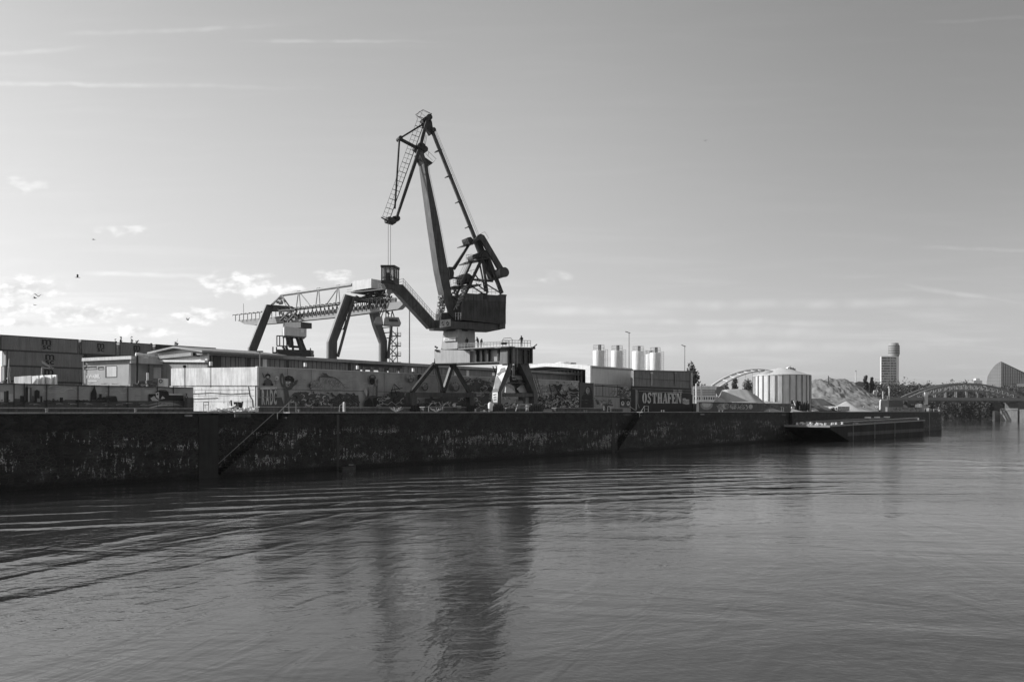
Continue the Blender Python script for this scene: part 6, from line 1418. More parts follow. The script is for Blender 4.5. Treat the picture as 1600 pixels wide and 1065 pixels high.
mb.tube([P(426, 551, Zt+1), P(433, 551, Zt+1)], .2, 5); build('spreader', mb, M_dark, gr)
# second hanging gear at the river end: two pale pods
Zr = 158.0
for pts in (((583.6, 505.4), (588, 495), (597, 494.4), (599, 506)), ((602, 494.6), (623, 495.4), (626.8, 504.6), (625.6, 508.2), (600.6, 507.2))):
    mb = MB(); mb.prism([P(x, y, Zr) for x, y in pts], (-.6, 2.6, 0)); build('grab_pod', mb, M_gl, gr)
mb = MB(); mb.prism([P(x, y, Zr-.05) for x, y in ((607, 497.6), (621, 498.2), (622, 502.6), (608, 502.4))], (0, .04, 0)); build('pod_window', mb, M_dark, gr)
mb = MB()
for a, b in (((603, 470), (603, 495)), ((600, 474), (592, 495)), ((611, 480), (616, 495)), ((606, 478), (607, 495)), ((603, 475), (594, 500)), ((613, 484), (611, 496)), ((597, 508), (611, 508)), ((598, 512), (610, 511)), ((601, 520), (610, 519)), ((604, 528), (608, 528))): mb.tube([P(*a, Zr+1), P(*b, Zr+1)], .11, 5)
build('pod_hanger', mb, M_gd, gr)
# stair tower
mb = MB(); Zs = 172
for x in (609, 612.6, 621): mb.tube([P(x, 642, Zs), P(x, 511, Zs)], .1, 5)
for k in range(9):
    y = 513+k*15.4
    if y > 630: break
    mb.tube([P(609, y, Zs), P(621, y+12, Zs)], .1, 4); mb.tube([P(621, y+12, Zs), P(609, y+26, Zs)], .1, 4)
    mb.beam(P(612, y+12, Zs), P(626, y+12, Zs), 1.2, .16)
    for yo in (3, 5.5): mb.tube([P(618, y+12-yo, Zs), P(626.5, y+12-yo, Zs)], .05, 4)
    for x in (618, 622, 626.3): mb.tube([P(x, y+12, Zs), P(x, y+6, Zs)], .05, 4)
build('stair_tower', mb, M_mid, gr)
mb = MB()
for x in (395, 474, 519, 601):
    c = (L1 if x < 500 else L2)(x, 642, .8); mb.box((c.x, c.y, DZ+.5), 4.2, .9, 1.0, rz=RZ)
build('bogie', mb, M_dark, gr)

# ------------------------------------------------------------------ right part of the quay
def pile(name, lb, fn, x0, x1, ybase, depth, prof, mt, Z, seed=0, rough=.5, nu=40, nv=26, base=None, cat='sand pile', flat=.0):
    """heap whose ridge height follows prof (list of pixel x, y) and which falls off towards and away from the viewer"""
    rows = []; zb = DZ-.05 if base is None else base
    def ridge(x):
        for (a, ya), (b, yb) in zip(prof, prof[1:]):
            if a <= x <= b: return zy(ya+(yb-ya)*(x-a)/(b-a), Z)-zb
        return 0
    for j in range(nv+1):
        v = -1+2*j/nv; row = []
        for i in range(nu+1):
            x = x0+(x1-x0)*i/nu; X = (x-800)/F*Z; Y = Z+v*depth
            f = max(0, 1-max(0, abs(v)-flat)/(1-flat)); h = max(0, ridge(x))*f
            nn = noise.fractal(Vector((X*.2+seed, Y*.2, seed)), .75, 2.1, 7)*rough
            nn -= abs(noise.noise(Vector((X*.5, Y*.12, seed+5))))*rough*.8
            row.append(Vector((X, Y, zb+max(0, h+nn*min(1, h/2.0)))))
        rows.append(row)
    mb = MB(); mb.grid(rows); o = build(name, mb, mt, loc=((x0+x1)/2/F*Z-800/F*Z, Z, zb), smooth=True); tag(o, lb, cat); return o
# low graffiti wall and brick wall
o, _ = slab_wall('graffiti_wall', 'low dark wall with pale round graffiti shapes before the sand heap', 1092, 1183.5, 627.6, 6, .6, M_m3)
pt = Paint(6, 21)
for cx, cy, rx, ry, m in ((1104, 632, 10, 8, 2), (1104, 631, 7, 5, 1), (1103.5, 631, 3, 2.6, 5), (1127, 636, 6, 6, 2), (1134, 634, 5, 5, 1), (1136, 635, 3, 4, 2), (1173, 635, 3, 4, 1)): pt.p([(x, min(max(y, 628.6), 641)) for x, y in ell(cx, cy, rx, ry)], m)
pt.letters(1141, 630, 1168, 639, 7, (1, 4), .8); pt.swirls(1140, 630, 1170, 639, 16, (1, 5, 3), (.3, .8), 3); pt.swirls(1120, 630, 1140, 640, 12, (5, 3), (.3, .8), 3)
pt.p([(1092, 628), (1183, 629.6), (1183, 630.4), (1092, 629)], 4); pt.build(o)
o, _ = slab_wall('brick_wall', 'low dark brick wall right of the round-graffiti wall', 1185, 1236, 629.6, 7, .5, M_brick)
pt = Paint(7, 22)
for k in range(50): x = pt.r.uniform(1186, 1230); y = pt.r.uniform(631, 640); pt.p([(x, y), (x+pt.r.uniform(1.5, 5), y), (x+3, y+.5), (x, y+.5)], pt.r.choice((3, 4, 2)))
pt.build(o, 'brick_courses')
o, _ = slab_wall('dark_hoarding', 'black gap hoarding between the lettering wall and the low graffiti wall', 1083, 1091.5, 630, 12, .3, M_logo)
# pale low office with columns behind
o = root('low_office', 'pale low office building with window slots behind the low graffiti wall', 'building', P(1100, 642, 205)); Z = 205
mb = MB(); mb.prism([P(x, y, Z) for x, y in ((1083, 603), (1117.5, 603), (1117.5, 642), (1083, 642))], (2, 9, 0)); build('wall', mb, M_white, o)
for k, (ya, yb) in enumerate(((608.4, 609.6), (611, 612.2), (613.6, 614.8), (616, 617))):
    mb = MB(); mb.prism([P(x, y, Z-.06) for x, y in ((1083.5, ya), (1117.5, ya+.4), (1117.5, yb+.4), (1083.5, yb))], (0, .05, 0)); build('louvre', mb, M_mid, o)
for k in range(9):
    x = 1085+k*3.7; mb = MB(); mb.prism([P(a, b, Z-.06) for a, b in ((x, 620), (x+1.7, 620), (x+1.7, 624), (x, 624))], (0, .05, 0)); build('window', mb, M_dark, o)
for x in (1088, 1096):
    mb = MB(); mb.tube([P(x, 642, Z-1.5), P(x, 599, Z-1.5)], .22, 7); mb.tube([P(x, 600, Z-1.5), P(x+2.5, 596, Z-1.5)], .08, 5); build('column', mb, M_white, o)
o = root('flat_shed', 'small pale shed roof beyond the low office', 'shed', P(1112, 642, 225)); Z = 225
mb = MB(); mb.prism([P(x, y, Z) for x, y in ((1104, 603.5), (1120, 602.4), (1119, 609), (1104, 609))], (0, 8, 0)); build('roof', mb, M_white, o); mb = MB(); mb.prism([P(x, y, Z+.3) for x, y in ((1105, 609), (1118.6, 609), (1118.6, 642), (1105, 642))], (0, 7, 0)); build('wall', mb, M_tin, o)
pile('sand_heap', 'flat-topped pale sand heap behind the low graffiti wall', None, 1112, 1206, 642, 13, [(1112, 640), (1128, 617), (1131, 608.6), (1150, 607.6), (1165, 609), (1178, 617), (1206, 642)], M_sandw, 212, 3, .12, flat=.15)
pile('sand_heap', 'small very pale sand heap left of the flat-topped one', None, 1108, 1142, 642, 6, [(1108, 640), (1120, 618.5), (1130, 623), (1142, 634)], M_sandw, 198, 9, .08)
pile('sand_heap', 'long low sand heap in front of the round silo', None, 1160, 1240, 642, 9, [(1160, 642), (1180, 630), (1196, 626.6), (1220, 628.6), (1240, 640)], M_sandw, 222, 6, .1)
# big ribbed round silo
Z = 246.0; c = P(1221.5, 642, Z); rr_ = 42.5/F*Z*1.0; zt = zy(587.2, Z)
o = root('round_silo', 'big round concrete silo with vertical ribs and a conical roof', 'silo', (c.x, c.y, DZ))
mb = MB(); mb.lathe((c.x, c.y, DZ-.05), [(rr_, 0), (rr_, zt-DZ)], 44); build('silo_wall', mb, M_light, o)
mb = MB()
for k in range(26):
    a = k/26*2*math.pi+.06; p = Vector((c.x+(rr_+.06)*math.cos(a), c.y+(rr_+.06)*math.sin(a), DZ)); mb.box(p+Vector((0, 0, (zt-DZ)/2)), .3, .34, zt-DZ-.02, 0, a)
build('ribs', mb, M_tin, o)
mb = MB(); mb.lathe((c.x, c.y, zt-.03), [(rr_*1.02, 0), (rr_*1.02, .22), (rr_*.9, .42), (rr_*.4, 1.9), (rr_*.12, 2.5), (.05, 2.6)], 40); build('roof', mb, M_light, o, smooth=False)
mb = MB(); g = lambda x, y: P(x, y, Z)
mb.prism([g(x, y) for x, y in ((1222, 577.6), (1233, 574.6), (1234.4, 581), (1224, 583)) ], (0, 2, 0)); mb.prism([g(x, y) for x, y in ((1231, 574), (1234, 572.4), (1236, 580.6), (1233, 582.6))], (0, 2, 0)); build('conveyor_head', mb, M_white, o)
mb = MB()
for _ in range(24): mb.box(g(R.uniform(1234, 1243), R.uniform(575, 583))+Vector((0, R.uniform(0, 2), 0)), .7, .7, .5, 0, R.random())
for x, y0, y1 in ((1235.5, 580, 571.5), (1240, 582, 573.6), (1242.4, 582, 575)): mb.tube([g(x, y0), g(x, y1)], .08, 5)
mb.beam(g(1236, 581), g(1252, 588), .8, .5); build('roof_machine', mb, M_dark, o)
mb = MB(); mb.lathe((c.x-4.5, c.y-2, zt+.2), [(3.3, 0), (1.4, 1.2), (.2, 1.5)], 20); build('side_cone', mb, M_sandw, o)
# grab machine in front of the silo
o = root('scrap_grabs', 'row of dark scrap grabs and machine parts at the foot of the round silo', 'machine', q(1250, 642, 9), RZ)
mb = MB(); Z = Zd(1250, 10)
for k in range(9):
    x = 1236+k*3.3; h_ = R.uniform(8, 15)
    mb.prism([P(x, 642, Z), P(x+2, 642, Z), P(x+2.6+R.random(), 642-h_*.6, Z), P(x+1.4, 642-h_, Z), P(x-.6, 642-h_*.7, Z)], (0, 1.2, 0))
for k in range(12): x = R.uniform(1242, 1264); mb.beam(P(x, 640, Z-1), P(x+R.uniform(-3, 3), 625+R.random()*4, Z-1), .25, .25)
mb.prism([P(x, y, Z) for x, y in ((1236, 625), (1240.5, 625), (1240.5, 631), (1236, 631))], (0, 1, 0)); build('grab', mb, M_dark, o)
mb = MB(); mb.prism([P(x, y, Z-.6) for x, y in ((1240, 625.6), (1247, 625), (1249, 632), (1243, 633.6))], (0, .5, 0)); mb.prism([P(x, y, Z-.6) for x, y in ((1237, 635), (1250, 634), (1250, 640), (1237, 641))], (0, .5, 0)); build('shield', mb, M_light, o)
# sand mountains behind
pile('sand_mountain', 'large rugged sand mountain right of the round silo', None, 1244, 1384, 642, 42, [(1244, 612), (1262, 596), (1280, 591.4), (1296, 589.6), (1316, 590.6), (1328, 594), (1340, 602), (1352, 612), (1372, 624), (1384, 634)], M_sand, 372, 2, .95, 150, 110)
pile('sand_mountain', 'long lower sand bank in front of the sand mountain', None, 1256, 1392, 642, 26, [(1256, 634), (1272, 624), (1290, 619.6), (1330, 619), (1366, 620), (1376, 627), (1392, 640)], M_sand, 318, 4, .7, 120, 70)
pile('gravel_heap', 'dark gravel heap between the round silo and the white block', None, 1258, 1302, 642, 13, [(1258, 627), (1266, 628), (1274, 634), (1282, 632.6), (1302, 641.6)], M_sandd, 262, 5, .2)
pile('gravel_heap', 'dark pointed gravel heap in front of the lower sand bank', None, 1262, 1312, 642, 14, [(1262, 622), (1274, 621.6), (1287, 623), (1308, 634), (1312, 637)], M_sandd, 292, 7, .3)
pile('white_heap', 'small bright white pointed heap behind the lettered block', None, 1302, 1350, 642, 12, [(1302, 636), (1321, 626.6), (1324, 626.6), (1344, 640), (1350, 642)], M_sandw, 285, 8, .12)
o = root('dredge_pole', 'thin pole standing on top of the sand mountain', 'pole', P(1294.5, 593, 350)); mb = MB(); mb.tube([P(1294.5, 600, 350), P(1294.5, 587, 350)], .2, 5); build('pole', mb, M_dark, o)
mb = MB(); mb.prism([q(x, y, 22) for x, y in ((1282, 634), (1308, 634.2), (1308, 642), (1282, 642))], N*3); o = build('white_block', mb, M_white, loc=q(1295, 642, 22)); tag(o, 'white storage block beside the dark leafy bush', 'block')
o = root('lettered_block', 'pale block painted with dark rows of graffiti letters', 'block', q(1318, 642, 16)); mb = MB(); mb.prism([q(x, y, 16) for x, y in ((1309, 634.6), (1327.5, 634.8), (1327.5, 642), (1309, 642))], N*3); build('block', mb, M_light, o)
mb = MB()
for k in range(9):
    for y0 in (635.4, 638.8):
        x = 1310+k*1.9; [mb.poly([q(a_, b_, 15.95) for a_, b_ in b]) for b in ribbon([(x, y0), (x+R.uniform(.2, 1.3), y0+1.3), (x+R.uniform(-.2, .8), y0+2.6)], .8, .6)]
build('graffiti', mb, M_m4, o)
mb = MB(); c = q(1303, 642, 14); leaf_cloud(mb, (c.x, c.y, DZ+.75), (1.3, .8, .7), 90, .28, R); o = build('bush', mb, M_leafd, loc=(c.x, c.y, DZ)); tag(o, 'small dark bush growing before the white storage block', 'bush')
for i, x in enumerate((1350.5, 1370)):
    o = root('round_sign', ('left' if i == 0 else 'right')+'hand small round white sign on the lower sand bank', 'sign', P(x, 636, 285)); o['label'] = 'small round white ring sign on the sand bank, farther from the truck' if i == 0 else 'small round white ring sign on the sand bank, close to the truck'
    mb = MB(); c = P(x, 635.5, 284); mb.tube([c, c+Vector((0, .15, 0))], .42, 14); build('disc', mb, M_white, o); mb = MB(); mb.tube([c-Vector((0, .02, 0)), c], .2, 10); build('ring_hole', mb, M_mid, o)
    mb = MB(); mb.tube([Vector((c.x, c.y+.1, DZ)), c+Vector((0, .1, 0))], .05, 5); build('post', mb, M_mid, o)
# bright yard floor on the mole
mb = MB(); mb.poly([ql(tx(1264), 1.7, DZ-.02), ql(TT-12, 1.7, DZ-.02), ql(TT-12, 40, DZ-.02), ql(tx(1264), 40, DZ-.02)]); tag(build('yard_ground', mb, M_sand), kind='structure', label='pale sandy yard floor on the mole')
# truck
Zt2 = 282; tr_ = root('tipper_truck', 'pale cab of a tipper truck parked facing the river on the mole', 'truck', P(1382, 642, Zt2))
mb = MB(); mb.prism([P(x, y, Zt2) for x, y in ((1376, 626), (1377, 624), (1386, 623.6), (1387.4, 626.4), (1387.6, 640), (1375.4, 640))], (.6, 2.2, 0)); build('cab', mb, M_light, tr_)
mb = MB(); mb.prism([P(x, y, Zt2-.04) for x, y in ((1377, 629), (1386.4, 629), (1386.6, 634), (1376.8, 634))], (0, .03, 0)); build('windscreen', mb, M_glass, tr_)
mb = MB(); mb.prism([P(x, y, Zt2-.06) for x, y in ((1376.4, 636), (1387, 636), (1387, 638.6), (1376.4, 638.6))], (0, .05, 0)); build('grille', mb, M_dark, tr_)
for x in (1376.6, 1386): mb = MB(); mb.box(P(x, 637, Zt2-.1), .3, .1, .3); build('headlight', mb, M_white, tr_)
mb = MB(); mb.prism([P(x, y, Zt2+2.4) for x, y in ((1376, 624.4), (1388, 624), (1388, 638), (1376, 638))], (4, 5, 0)); build('tipper_body', mb, M_tin, tr_)
for x in (1377.5, 1386.4):
    for dy in (.5, 4.6): mb = MB(); c = P(x, 642, Zt2); c = Vector((c.x+dy*.3, c.y+dy, DZ+.5)); mb.tube([c-Vector((.18, 0, 0)), c+Vector((.18, 0, 0))], .5, 14); build('wheel', mb, M_logo, tr_)
# dark containers and small sheds near the tip
def boxy(name, lb, cat, x0, x1, yt_, d, dep, mt, extra=None):
    o = root(name, lb, cat, q((x0+x1)/2, 642, d), RZ); a, b = tx(x0, d), tx(x1, d); zt_ = q(x0, yt_, d).z
    mb = MB(); pr = corr_poly(b-a, .4, .05)
    for (p, e), (g_, h_) in zip(pr, pr[1:]): mb.poly([ql(a+p, d+e, DZ), ql(a+g_, d+h_, DZ), ql(a+g_, d+h_, zt_), ql(a+p, d+e, zt_)])
    for t_ in (a, b): mb.poly([ql(t_, d, DZ), ql(t_, d+dep, DZ), ql(t_, d+dep, zt_), ql(t_, d, zt_)])
    mb.poly([ql(a, d+dep, DZ), ql(b, d+dep, DZ), ql(b, d+dep, zt_), ql(a, d+dep, zt_)]); build('side_panel', mb, mt, o)
    mb = MB(); mb.poly([ql(a, d, zt_), ql(b, d, zt_), ql(b, d+dep, zt_), ql(a, d+dep, zt_)]); mb.beam(ql(a, d-.03, zt_), ql(b, d-.03, zt_), .14, .16); mb.beam(ql(a, d-.03, DZ+.1), ql(b, d-.03, DZ+.1), .14, .16); build('frame', mb, mt, o)
    return o
boxy('dark_container', 'long near-black container beside the truck on the mole', 'container', 1389, 1411, 625.2, 10, 2.5, M_contd)
o = boxy('dark_container', 'shorter near-black container with small pale marks before the bridge', 'container', 1418, 1432, 625.6, 10, 2.5, M_contd)
mb = MB()
for xx in (1423.4, 1425.8): mb.poly([q(xx, 631, 9.9), q(xx+1.8, 631, 9.9), q(xx+1.8, 633, 9.9), q(xx, 633, 9.9)])
build('marking', mb, M_mid, o)
mb = MB(); mb.prism([q(x, y, 11) for x, y in ((1411, 626), (1417, 625.6), (1414, 629), (1411.4, 630))], N*1); o = build('tarpaulin', mb, M_conc, loc=q(1414, 626, 11)); tag(o, 'pale crumpled tarpaulin between the two dark containers', 'tarpaulin')
o, _ = slab_wall('graffiti_wall', 'pale graffiti-covered low wall near the tip of the mole', 1386.5, 1444, 635.6, 3.5, .6, M_conc)
pt = Paint(3.5, 31); pt.swirls(1392, 636.6, 1441, 642, 60, (3, 4, 2), (.3, .9), 3); pt.letters(1392, 636.6, 1414, 642, 6, (1, 3), .6); pt.build(o)
o = root('loader', 'small wheeled loader with pale cab standing at the tip of the mole', 'loader', q(1440, 642, 7), RZ); D_ = 7
mb = MB(); mb.prism([q(x, y, D_) for x, y in ((1437, 631.6), (1440.5, 631), (1441, 637), (1436.6, 637))], N*1.6); build('cab', mb, M_white, o)
mb = MB(); mb.prism([q(x, y, D_-.1) for x, y in ((1441.5, 632), (1447, 632), (1449, 637.6), (1441, 638))], N*1.8); mb.beam(q(1448, 636, D_), q(1453, 634, D_), .3, .4); build('engine_housing', mb, M_mid, o)
for x in (1440, 1446): mb = MB(); c = Vector((*q(x, 642, D_-.2).xy, DZ+.55)); mb.tube([c-N*.2, c+N*.2], .55, 12); build('wheel', mb, M_logo, o)
mb = MB(); mb.prism([q(x, y, D_) for x, y in ((1452, 637), (1456, 638.6), (1456, 641.6), (1451, 641.6))], N*1.8); build('bucket', mb, M_mid, o)
o = root('tip_railing', 'pale railing with a ladder head at the very tip of the mole', 'railing', q(1464, 642, .8), RZ); mb = MB()
railpoly(mb, [q(1459, 642.6, .8), q(1459, 638.6, .8), q(1467, 638.6, .8), q(1467, 646, -.1)], .12, 4); railpoly(mb, [q(1466, 642, .8), q(1466, 636.6, .8), q(1468.4, 640, .8), q(1468.4, 646, -.1)], .12, 4); railpoly(mb, [q(1459, 640.6, .8), q(1467, 640.6, .8)], .08, 4); build('rail', mb, M_rail, o)
for i, (x, ytop, Z_) in enumerate(((1389.4, 604.6, 420), (1379.6, 611, 420), (1386.6, 618, 420))):
    o = root('light_mast', ('tallest of the three thin masts', 'middle-height mast of the three thin masts', 'shortest of the three thin masts')[i]+' behind the truck', 'mast', P(x, 642, Z_)); mb = MB(); mb.tube([P(x, 642, Z_), P(x, ytop, Z_)], .28, 6); build('pole', mb, M_light, o)
    if i == 0: mb = MB(); mb.box(P(x, ytop, Z_), 1.0, .5, .9); build('lamp_head', mb, M_light, o)
o = root('crossed_poles', 'three pale leaning poles beside the poplars', 'poles', P(1366, 630, 430)); mb = MB()
for a, b in ((1363, 1366), (1366, 1368), (1368.4, 1371)): mb.tube([P(a, 620, 430), P(b, 609.6, 430)], .32, 5)
build('pole', mb, M_light, o)

# ------------------------------------------------------------------ barge moored at the mole
bd = -11.4; bt0 = tx(1297, bd); bt1 = tx(1445, bd); bw = 10.9
ba = root('barge', 'long low empty dark barge moored at the quay wall, raked bow towards the viewer', 'barge', ql(bt0+30, bd+5.4, 0), RZ)
zb0 = q(1297, 664, bd).z; zb1 = q(1443, 655.6, bd).z; rk = tx(1329, bd)-bt0
def bp_(t, d, z): return ql(bt0+t, bd+d, z)
BL = bt1-bt0
mb = MB()
for y_ in (0, bw):
    pass
secs = [(0, zb0, zb0-.55, .15), (.6, zb0-.05, zb0-1.0, .05), (rk*.5, zb0-.05, 1.4, 0), (rk, zb0-.1, -.3, 0), (rk+6, zb0-.12, -.8, 0), (BL*.6, (zb0+zb1)/2-.1, -.8, 0), (BL-2, zb1, -.8, 0), (BL, zb1, .4, .3)]
for (t0, za_, zb_, i0), (t1_, zc_, zd_, i1) in zip(secs, secs[1:]):
    mb.add([bp_(t0, i0, zb_), bp_(t1_, i1, zd_), bp_(t1_, i1, zc_), bp_(t0, i0, za_), bp_(t0, bw-i0, zb_), bp_(t1_, bw-i1, zd_), bp_(t1_, bw-i1, zc_), bp_(t0, bw-i0, za_)], [(0, 1, 2, 3), (4, 7, 6, 5), (0, 4, 5, 1), (3, 2, 6, 7)])
mb.add([bp_(0, .15, secs[0][2]), bp_(0, bw-.15, secs[0][2]), bp_(0, bw-.15, zb0), bp_(0, .15, zb0)], [(0, 1, 2, 3)]); mb.add([bp_(BL, .3, .4), bp_(BL, bw-.3, .4), bp_(BL, bw-.3, zb1), bp_(BL, .3, zb1)], [(0, 1, 2, 3)])
build('hull', mb, M_ship, ba)
mb = MB(); mb.obox(bp_(rk*.85, -.03, 1.15), U*(BL-rk*.85-1), N*.05, Vector((0, 0, .9))); build('hull_band', mb, M_shipband, ba)
mb = MB(); mb.obox(bp_(0, -.08, zb0-.35), U*2, N*(bw+.16), Vector((0, 0, .32))); mb.beam(bp_(2, -.02, zb0-.2), bp_(BL, -.02, zb1-.14), .12, .28, side=N); mb.add([bp_(-.06, 0, zb0-.5), bp_(-.06, bw, zb0-.5), bp_(-.06, bw, zb0-.02), bp_(-.06, 0, zb0-.02)], [(0, 1, 2, 3)]); build('rubbing_strake', mb, M_mid, ba)
for t_ in (rk+1.5, rk+17, rk+33): mb = MB(); mb.obox(bp_(t_, -.1, .1), U*.14, N*.08, Vector((0, 0, zb1-.4))); build('rubbing_post', mb, M_mid, ba)
mb = MB()
for (d0) in (1.2, bw-1.45):
    mb.beam(bp_(rk*.75, d0, zb0+.15), bp_(BL-3, d0, zb1+.2), .2, .8, side=N)
mb.beam(bp_(rk*.75, 1.2, zb0+.15), bp_(rk*.75, bw-1.3, zb0+.15), .2, .8); mb.beam(bp_(BL-3, 1.2, zb1+.2), bp_(BL-3, bw-1.3, zb1+.2), .2, .8); build('coaming', mb, M_dark, ba)
mb = MB(); mb.beam(bp_(rk*.75, 1.1, zb0+.62), bp_(BL-3, 1.1, zb1+.66), .3, .1, side=N); mb.beam(bp_(rk*.75, bw-1.3, zb0+.62), bp_(BL-3, bw-1.3, zb1+.66), .3, .1, side=N); build('coaming_rim', mb, M_rail, ba)
mb = MB()
for k in range(14): t_ = rk+k*(BL-rk-3)/14; mb.beam(bp_(t_, .25, zb0+(zb1-zb0)*t_/BL+.05), bp_(t_, 1.1, zb0+(zb1-zb0)*t_/BL+.45), .12, .12)
build('coaming_stay', mb, M_concd, ba)
for k, (t_, d_) in enumerate(((.9, 1.4), (1.1, 3.2), (1.5, 4.9), (1.2, 6.8), (1.6, 8.4), (3.6, .9), (4.6, 1.0), (6.4, 1.0), (9.4, .7), (BL-1.4, 1.4), (BL-1.2, bw-2))):
    z_ = zb0+(zb1-zb0)*t_/BL; mb = MB()
    for s_ in (-.28, .28): mb.lathe(bp_(t_+s_, d_, z_-.02), [(.13, 0), (.13, .42), (.19, .5), (.1, .56)], 9)
    mb.obox(bp_(t_-.5, d_-.2, z_), U*1.0, N*.4, Vector((0, 0, .08))); build('bollard', mb, M_white if k % 3 else M_light, ba)
mb = MB()
for k in range(24): mb.box(bp_(R.uniform(.8, 5), R.uniform(1.4, 9.4), zb0+R.uniform(.05, .5)), R.uniform(.15, .6), R.uniform(.15, .5), R.uniform(.1, .5), 0, R.random()*3)
build('anchor_winch', mb, M_light, ba)
for t_, w_ in ((BL-22, 2.6), (BL-14, 2.4), (BL-5.5, 2.8)): mb = MB(); mb.obox(bp_(t_, bw-1.9, zb1+.55), U*w_, N*.9, Vector((0, 0, .42))); build('hatch_box', mb, M_white, ba)
mb = MB(); mb.obox(bp_(rk+4, .3, zb0+.0), U*2.2, N*.5, Vector((0, 0, .4))); build('deck_box', mb, M_mid, ba)

# ------------------------------------------------------------------ white tied-arch bridge behind the heaps
Zb = 430.0; o = root('arch_bridge', 'pale slender twin-rib arch bridge rising behind the round silo', 'bridge', P(1185, 642, Zb))
def arch(xl, xr, yf, yt_, Z0, Z1, n=26):
    out = []
    for i in range(n+1):
        f = i/n; out.append(P(xl+(xr-xl)*f, yf-(yf-yt_)*(1-(2*f-1)**2), Z0+(Z1-Z0)*f))
    return out
A1 = arch(1112, 1254, 603, 577.6, 420, 462); A2 = arch(1122, 1262, 606, 579.8, 412, 452)
for pts, wd, hg in ((A1, .9, 1.1), (A2, .7, .7)):
    mb = MB()
    for a, b in zip(pts, pts[1:]): mb.beam(a, b+(b-a)*.02, wd, hg)
    build('arch_rib', mb, M_light, o)
for k in range(3, 24, 2):
    mb = MB(); mb.beam(A1[k], A2[k], .35, .35); build('cross_strut', mb, M_light, o)
for k in range(4, 24, 2):
    mb = MB(); a = A2[k]; mb.tube([a, Vector((a.x, a.y, 12))], .07, 4); build('hanger', mb, M_mid, o)
mb = MB(); a, b = P(1060, 612, 412), P(1330, 612, 470); mb.beam(a, b, 10, 1.6); build('deck', mb, M_mid, o)
mb = MB(); mb.prism([P(x, y, 400) for x, y in ((1117, 604), (1130, 603), (1132, 608), (1127, 620), (1121, 618.6), (1116.6, 608))], (2, 5, 0)); build('arch_foot', mb, M_tin, o)
# ------------------------------------------------------------------ riveted truss arch bridge on the right
BA = P(1413, 626, 590); BB = P(1605, 626.9, 630); bdv = Vector((BB.x-BA.x, BB.y-BA.y, 0)).normalized(); bpn = Vector((-bdv.y, bdv.x, 0))*8.3
ob = root('truss_bridge', 'long grey truss arch bridge over the harbour mouth', 'bridge', (BA.x, BA.y, 0))
def bl(x, y, k=0): return online(x, y, Vector((BA.x, BA.y, 0)), bdv)+bpn*k
tc_ = lambda x: 625.6-26.4*(1-((x-1510)/97.5)**2); bc_ = lambda x: 627-17.4*(1-((x-1509)/88)**2)
for k in (0, 1):
    mb = MB(); xs = [1413.5+i*(1606-1413.5)/34 for i in range(35)]
    for a, b in zip(xs, xs[1:]): mb.beam(bl(a, tc_(a), k), bl(b, tc_(b), k), 1.0, 1.15)
    build('top_chord', mb, M_bridge, ob)
    mb = MB(); xs = [1424+i*(1594-1424)/30 for i in range(31)]
    for a, b in zip(xs, xs[1:]): mb.beam(bl(a, bc_(a), k), bl(b, bc_(b), k), .9, .8)
    build('bottom_chord', mb, M_bridge, ob)
    xs = [1426+i*8.3 for i in range(21)]
    for i, (a, b) in enumerate(zip(xs, xs[1:])):
        mb = MB(); mb.beam(bl(a, tc_(a), k), bl(b, bc_(b), k), .35, .38); mb.beam(bl(b, tc_(b), k), bl(a, bc_(a), k), .35, .38); mb.beam(bl(a, tc_(a), k), bl(a, bc_(a), k), .45, .5); build('truss_bracing', mb, M_bridge, ob)
    for a in [1443+i*16.6 for i in range(9)]:
        mb = MB(); mb.beam(bl(a, bc_(a), k), bl(a, 625, k), .75, .75); build('hanger', mb, M_bridge, ob)
mb = MB(); a, b = bl(1372, 625.4, -.15), bl(1680, 627.4, -.15); a.z = b.z = zy(625.6, 602); mb.beam(a+bpn*.65, b+bpn*.65, 10.5, 1.3); build('deck', mb, M_bridged, ob)
mb = MB(); a = bl(1372, 620, -.2); b = bl(1680, 620, -.2); a.z = b.z = zy(623, 602); mb.beam(a, b, .2, 2.2); build('parapet', mb, M_bridge, ob)
for x in (1443,): mb = MB(); mb.beam(bl(x, 612.6, -.25), bl(x, 632, -.25), 2.2, 2.2); build('portal_pylon', mb, M_light, ob)
mb = MB(); c = bl(1589, 0, .5); mb.box((c.x+3, c.y, 6), 9, 12, 16, 0, math.atan2(bdv.y, bdv.x)); build('bridge_pier', mb, M_concd, ob)
mb = MB(); c = bl(1557, 0, .5); mb.prism([P(x, y, 612) for x, y in ((1553, 627), (1559, 626.6), (1566, 638), (1566, 642), (1553, 642))], (5, 8, 0)); build('bridge_pier', mb, M_contd, ob)
# harbour mouth mole opposite
Zm = 600
o = root('river_wall', 'pale concrete river wall with cap railing beyond the harbour mouth, far right', 'wall', P(1580, 656, Zm))
M_rw = mat('river_wall_concrete', .15, .85, .25, .3, .35)
def wseg(x0, Z0, x1, Z1, ztop, nm, mt):
    a, b = P(x0, 642, Z0), P(x1, 642, Z1); a.z = b.z = -1; back = Vector((70, 40, 0)); mb = MB(); mb.prism([a, b, b+back, a+back], (0, 0, ztop+1)); build(nm, mb, mt, o); return a, b
wseg(1562.5, 604, 1590, 586, 7.6, 'wall_face', M_rw); wseg(1593, 583, 1720, 520, 8.6, 'wall_face', M_rw)
wseg(1554.6, 616, 1562, 614, 7.8, 'recess', M_contd); wseg(1550.8, 613, 1554.4, 610, 7.4, 'pier_end', M_mid)
mb = MB()
for k in range(18): x = 1563+k*1.6; Z_ = 603.5-k*1.05; mb.tube([P(x, 642, Z_)+Vector((0, 0, .4)), P(x, 637.6, Z_)], .13, 4)
